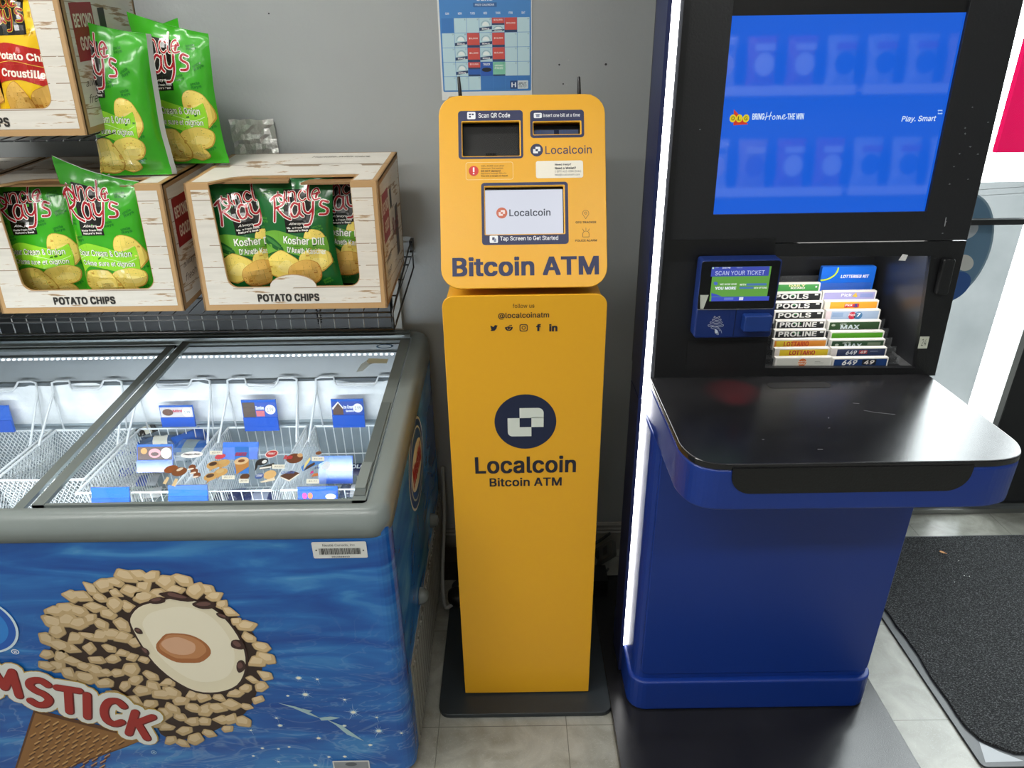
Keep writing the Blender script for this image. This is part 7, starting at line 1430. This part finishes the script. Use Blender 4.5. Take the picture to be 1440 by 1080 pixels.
pack(268, 616, .50, .09, .045, .9, '#1f5cb8', None, 'blue crumpled pack standing up at the back of the pile', tip=.5)
pack(268, 627, .50, .10, .055, -.15, '#2a66b4', '#8a9a9c', 'blue and grey pack at the right of the pile')
pack(206, 605, .52, .05, .035, .7, '#2a2622', '#c9c4b0', 'small black pack poking up at the back of the pile')
pack(188, 625, .46, .07, .055, -.05, '#1f5cb8', '#e8eaea', 'blue and white pack under the dark price holder')
pack(240, 640, .43, .09, .05, .1, '#e8eaee', '#2c62c4', 'white and blue pack in the middle of the pile')
pack(184, 660, .40, .06, .05, .4, '#1f4fb0', None, 'round blue pack seen through the basket front')
pack(200, 676, .38, .085, .045, .1, '#b9bcc0', '#1f4cb4', 'silver pack with a blue band low in the basket')
pack(205, 694, .36, .08, .04, .2, '#cfd0d2', None, 'plain silver pack at the bottom front of the basket')
pack(124, 645, .38, .08, .03, .1, '#23283c', '#c8ccd2', 'dark pack with pale stripes behind the lid bars')
pack(134, 658, .36, .09, .03, 0, '#dadcde', '#a8b0b8', 'pale pack under the dark one behind the lid bars')
pack(502, 660, .40, .085, .05, 0, '#1c2a5c', None, 'navy pack with white capitals at the right end', txt='ROLO')
pack(500, 690, .36, .085, .05, 0, '#3a4a6c', '#c8ccd2', 'grey blue pack low in the right end basket')
pack(365, 700, .37, .12, .05, 0, '#1d2c58', '#8c94a8', 'navy pack under the front of the picture sheet')
pack(320, 697, .37, .09, .05, .1, '#26345c', None, 'dark blue pack left of the navy one at the front')
# chilled white carton
m = MB(); p = at(182, 630, 'z', .45); F = Frame(p, (math.cos(.1), math.sin(.1), 0), (-math.sin(.1), math.cos(.1), 0)); m.box(-.03, -.02, -.03, .03, .02, .012, 'print', '#d3d9de', F); m.box(-.0303, -.0203, -.012, .0303, .0203, .0, 'print', '#1f5cc4', F); m.build('ice_cream_tub', label='small white and blue carton at the left of the blue packs', cat='ice cream')
# ------------------------------------------------------------------ odds and ends on the floor behind the machines
def cable(pts, r, col, label, k=6): q = MB(); q.tube(smoothp(pts, k), r, 'plastic', col, 8); q.build('power_cable', label=label, cat='cable')
cable([(-.212, 1.74, .34), (-.213, 1.70, .18), (-.216, 1.60, .06), (-.212, 1.545, .016), (-.200, 1.50, .014), (-.178, 1.505, .024)], .0055, '#a9aaa8', 'pale grey cable curving down between freezer and yellow machine')
q = MB(); q.box(-.222, 1.63, 0, -.14, 1.70, .07, 'paint', '#2c211b')
for i in range(3): q.box(-.205 + i * .026, 1.6285, .002, -.2035 + i * .026, 1.63, .069, 'paint', '#1b1410')
q.build('wooden_block', label='dark brown wooden block on the floor by the wall', cat='block')
q = MB(); q.lathe((-.165, 1.645 - .12, .0155), (0, 0, 1), [(.028, 0), (.032, .01), (.030, .03), (.018, .036)], 'plastic', '#0d0d0e', 20); q.build('round_adapter', label='round black adapter beside the yellow machine column', cat='adapter')
q = MB(); F = Frame((.245, 1.672, .045), (math.cos(.65), 0, math.sin(.65)), (0, .8, .6)); q.plate(F, [rr(-.07, -.024, .07, .024, .006)], -.03, 0, 'plastic', '#4a4a46', bevel=.003)
for i in range(4): q.box(-.055 + i * .03, -.012, 0, -.04 + i * .03, .012, .0015, 'paint', '#15151a', F)
q.build('power_strip', label='grey power strip leaning among the black cables', cat='power strip')
cable([(.19, 1.70, .005), (.20, 1.66, .06), (.235, 1.65, .10), (.25, 1.66, .06), (.23, 1.665, .03), (.20, 1.64, .02), (.24, 1.6, .01), (.29, 1.66, .01)], .004, '#101011', 'black cable looped over the power strip')
cable([(.20, 1.70, .13), (.225, 1.67, .11), (.25, 1.69, .085), (.30, 1.72, .10)], .005, '#0e0e0f', 'thick black cable running behind the lottery terminal')
cable([(.215, 1.655, .085), (.235, 1.64, .080), (.248, 1.64, .055), (.236, 1.635, .036), (.216, 1.64, .045), (.215, 1.655, .085)], .0035, '#6f706c', 'small grey cable loop in front of the power strip', 5)
q = MB(); q.box(.20, 1.56, 0.0195, .275, 1.63, .05, 'plastic', '#0c0c0d'); q.build('power_brick', label='black power brick on the board behind the strip light', cat='adapter')

# ------------------------------------------------------------------ snack aisle behind the camera, seen in the dark glass
t = thing('snack_shelf', 'shelf of snack bags across the aisle, mirrored in the big screen', 'shelf', (1.9, -1.7, 0))
q = MB(); q.box(.7, -1.98, 0, 3.2, -1.95, 2.5, 'paint', '#7f8284')
for z_ in (.12, .55, 1.07, 1.61, 2.12): q.box(.7, -1.95, z_ - .03, 3.2, -1.50, z_ - .005, 'paint', '#9a9c9c')
q.build('shelving', t)
for z_ in (.12, .55, 1.07, 1.61, 2.12):
    for a, b in ((.7, 1.92), (1.96, 3.2)): q = MB(); q.box(a, -1.50, z_ - .045, b, -1.49, z_ + .005, 'paint', '#d9dbdb'); q.build('price_rail', t)
protos = []
BASE.update(white='#e6e6e2', red='#b03038', pale='#c8ccd2', amber='#c9a070')
for k_, kd in enumerate(('white', 'red', 'pale', 'amber')):
    mb = make_bag(kd, 30 + k_, T=.09, art=False); f_ = Frame((0, -.052, 0)); mb.ell(f_, 0, .12, .055, .06, .0, 'film', ('#c8b070', '#e6e6e2', '#3a4a80', '#7a2020')[k_]); mb.rect(f_, -.055, .19, .055, .225, .001, 'film', ('#20202a', '#e8e4e0', '#b03038', '#e8d8a0')[k_]); protos.append(mb)
made = {}
for row, z_ in enumerate((1.07, 1.61)):
    for i in range(9):
        kd = (0, 0, 1, 1, 2, 2, 2, 3, 3)[i] if row else (0, 0, 3, 1, 1, 2, 2, 2, 3)[i]; loc = (.98 + i * .225, -1.62, z_); wd = ('white', 'red', 'pale blue', 'amber')[kd]
        lb = '%s snack bag on the %s aisle shelf, %s from its left end' % (wd, ('lower', 'upper')[row], ('first', 'second', 'third', 'fourth', 'fifth', 'sixth', 'seventh', 'eighth', 'ninth')[i])
        if kd not in made: made[kd] = put_bag(protos[kd], loc, PI, .03, lb, 'snack bags across the aisle', name='snack_bag')
        else: copy_bag(made[kd], loc, PI, .03, lb, 'snack bags across the aisle')
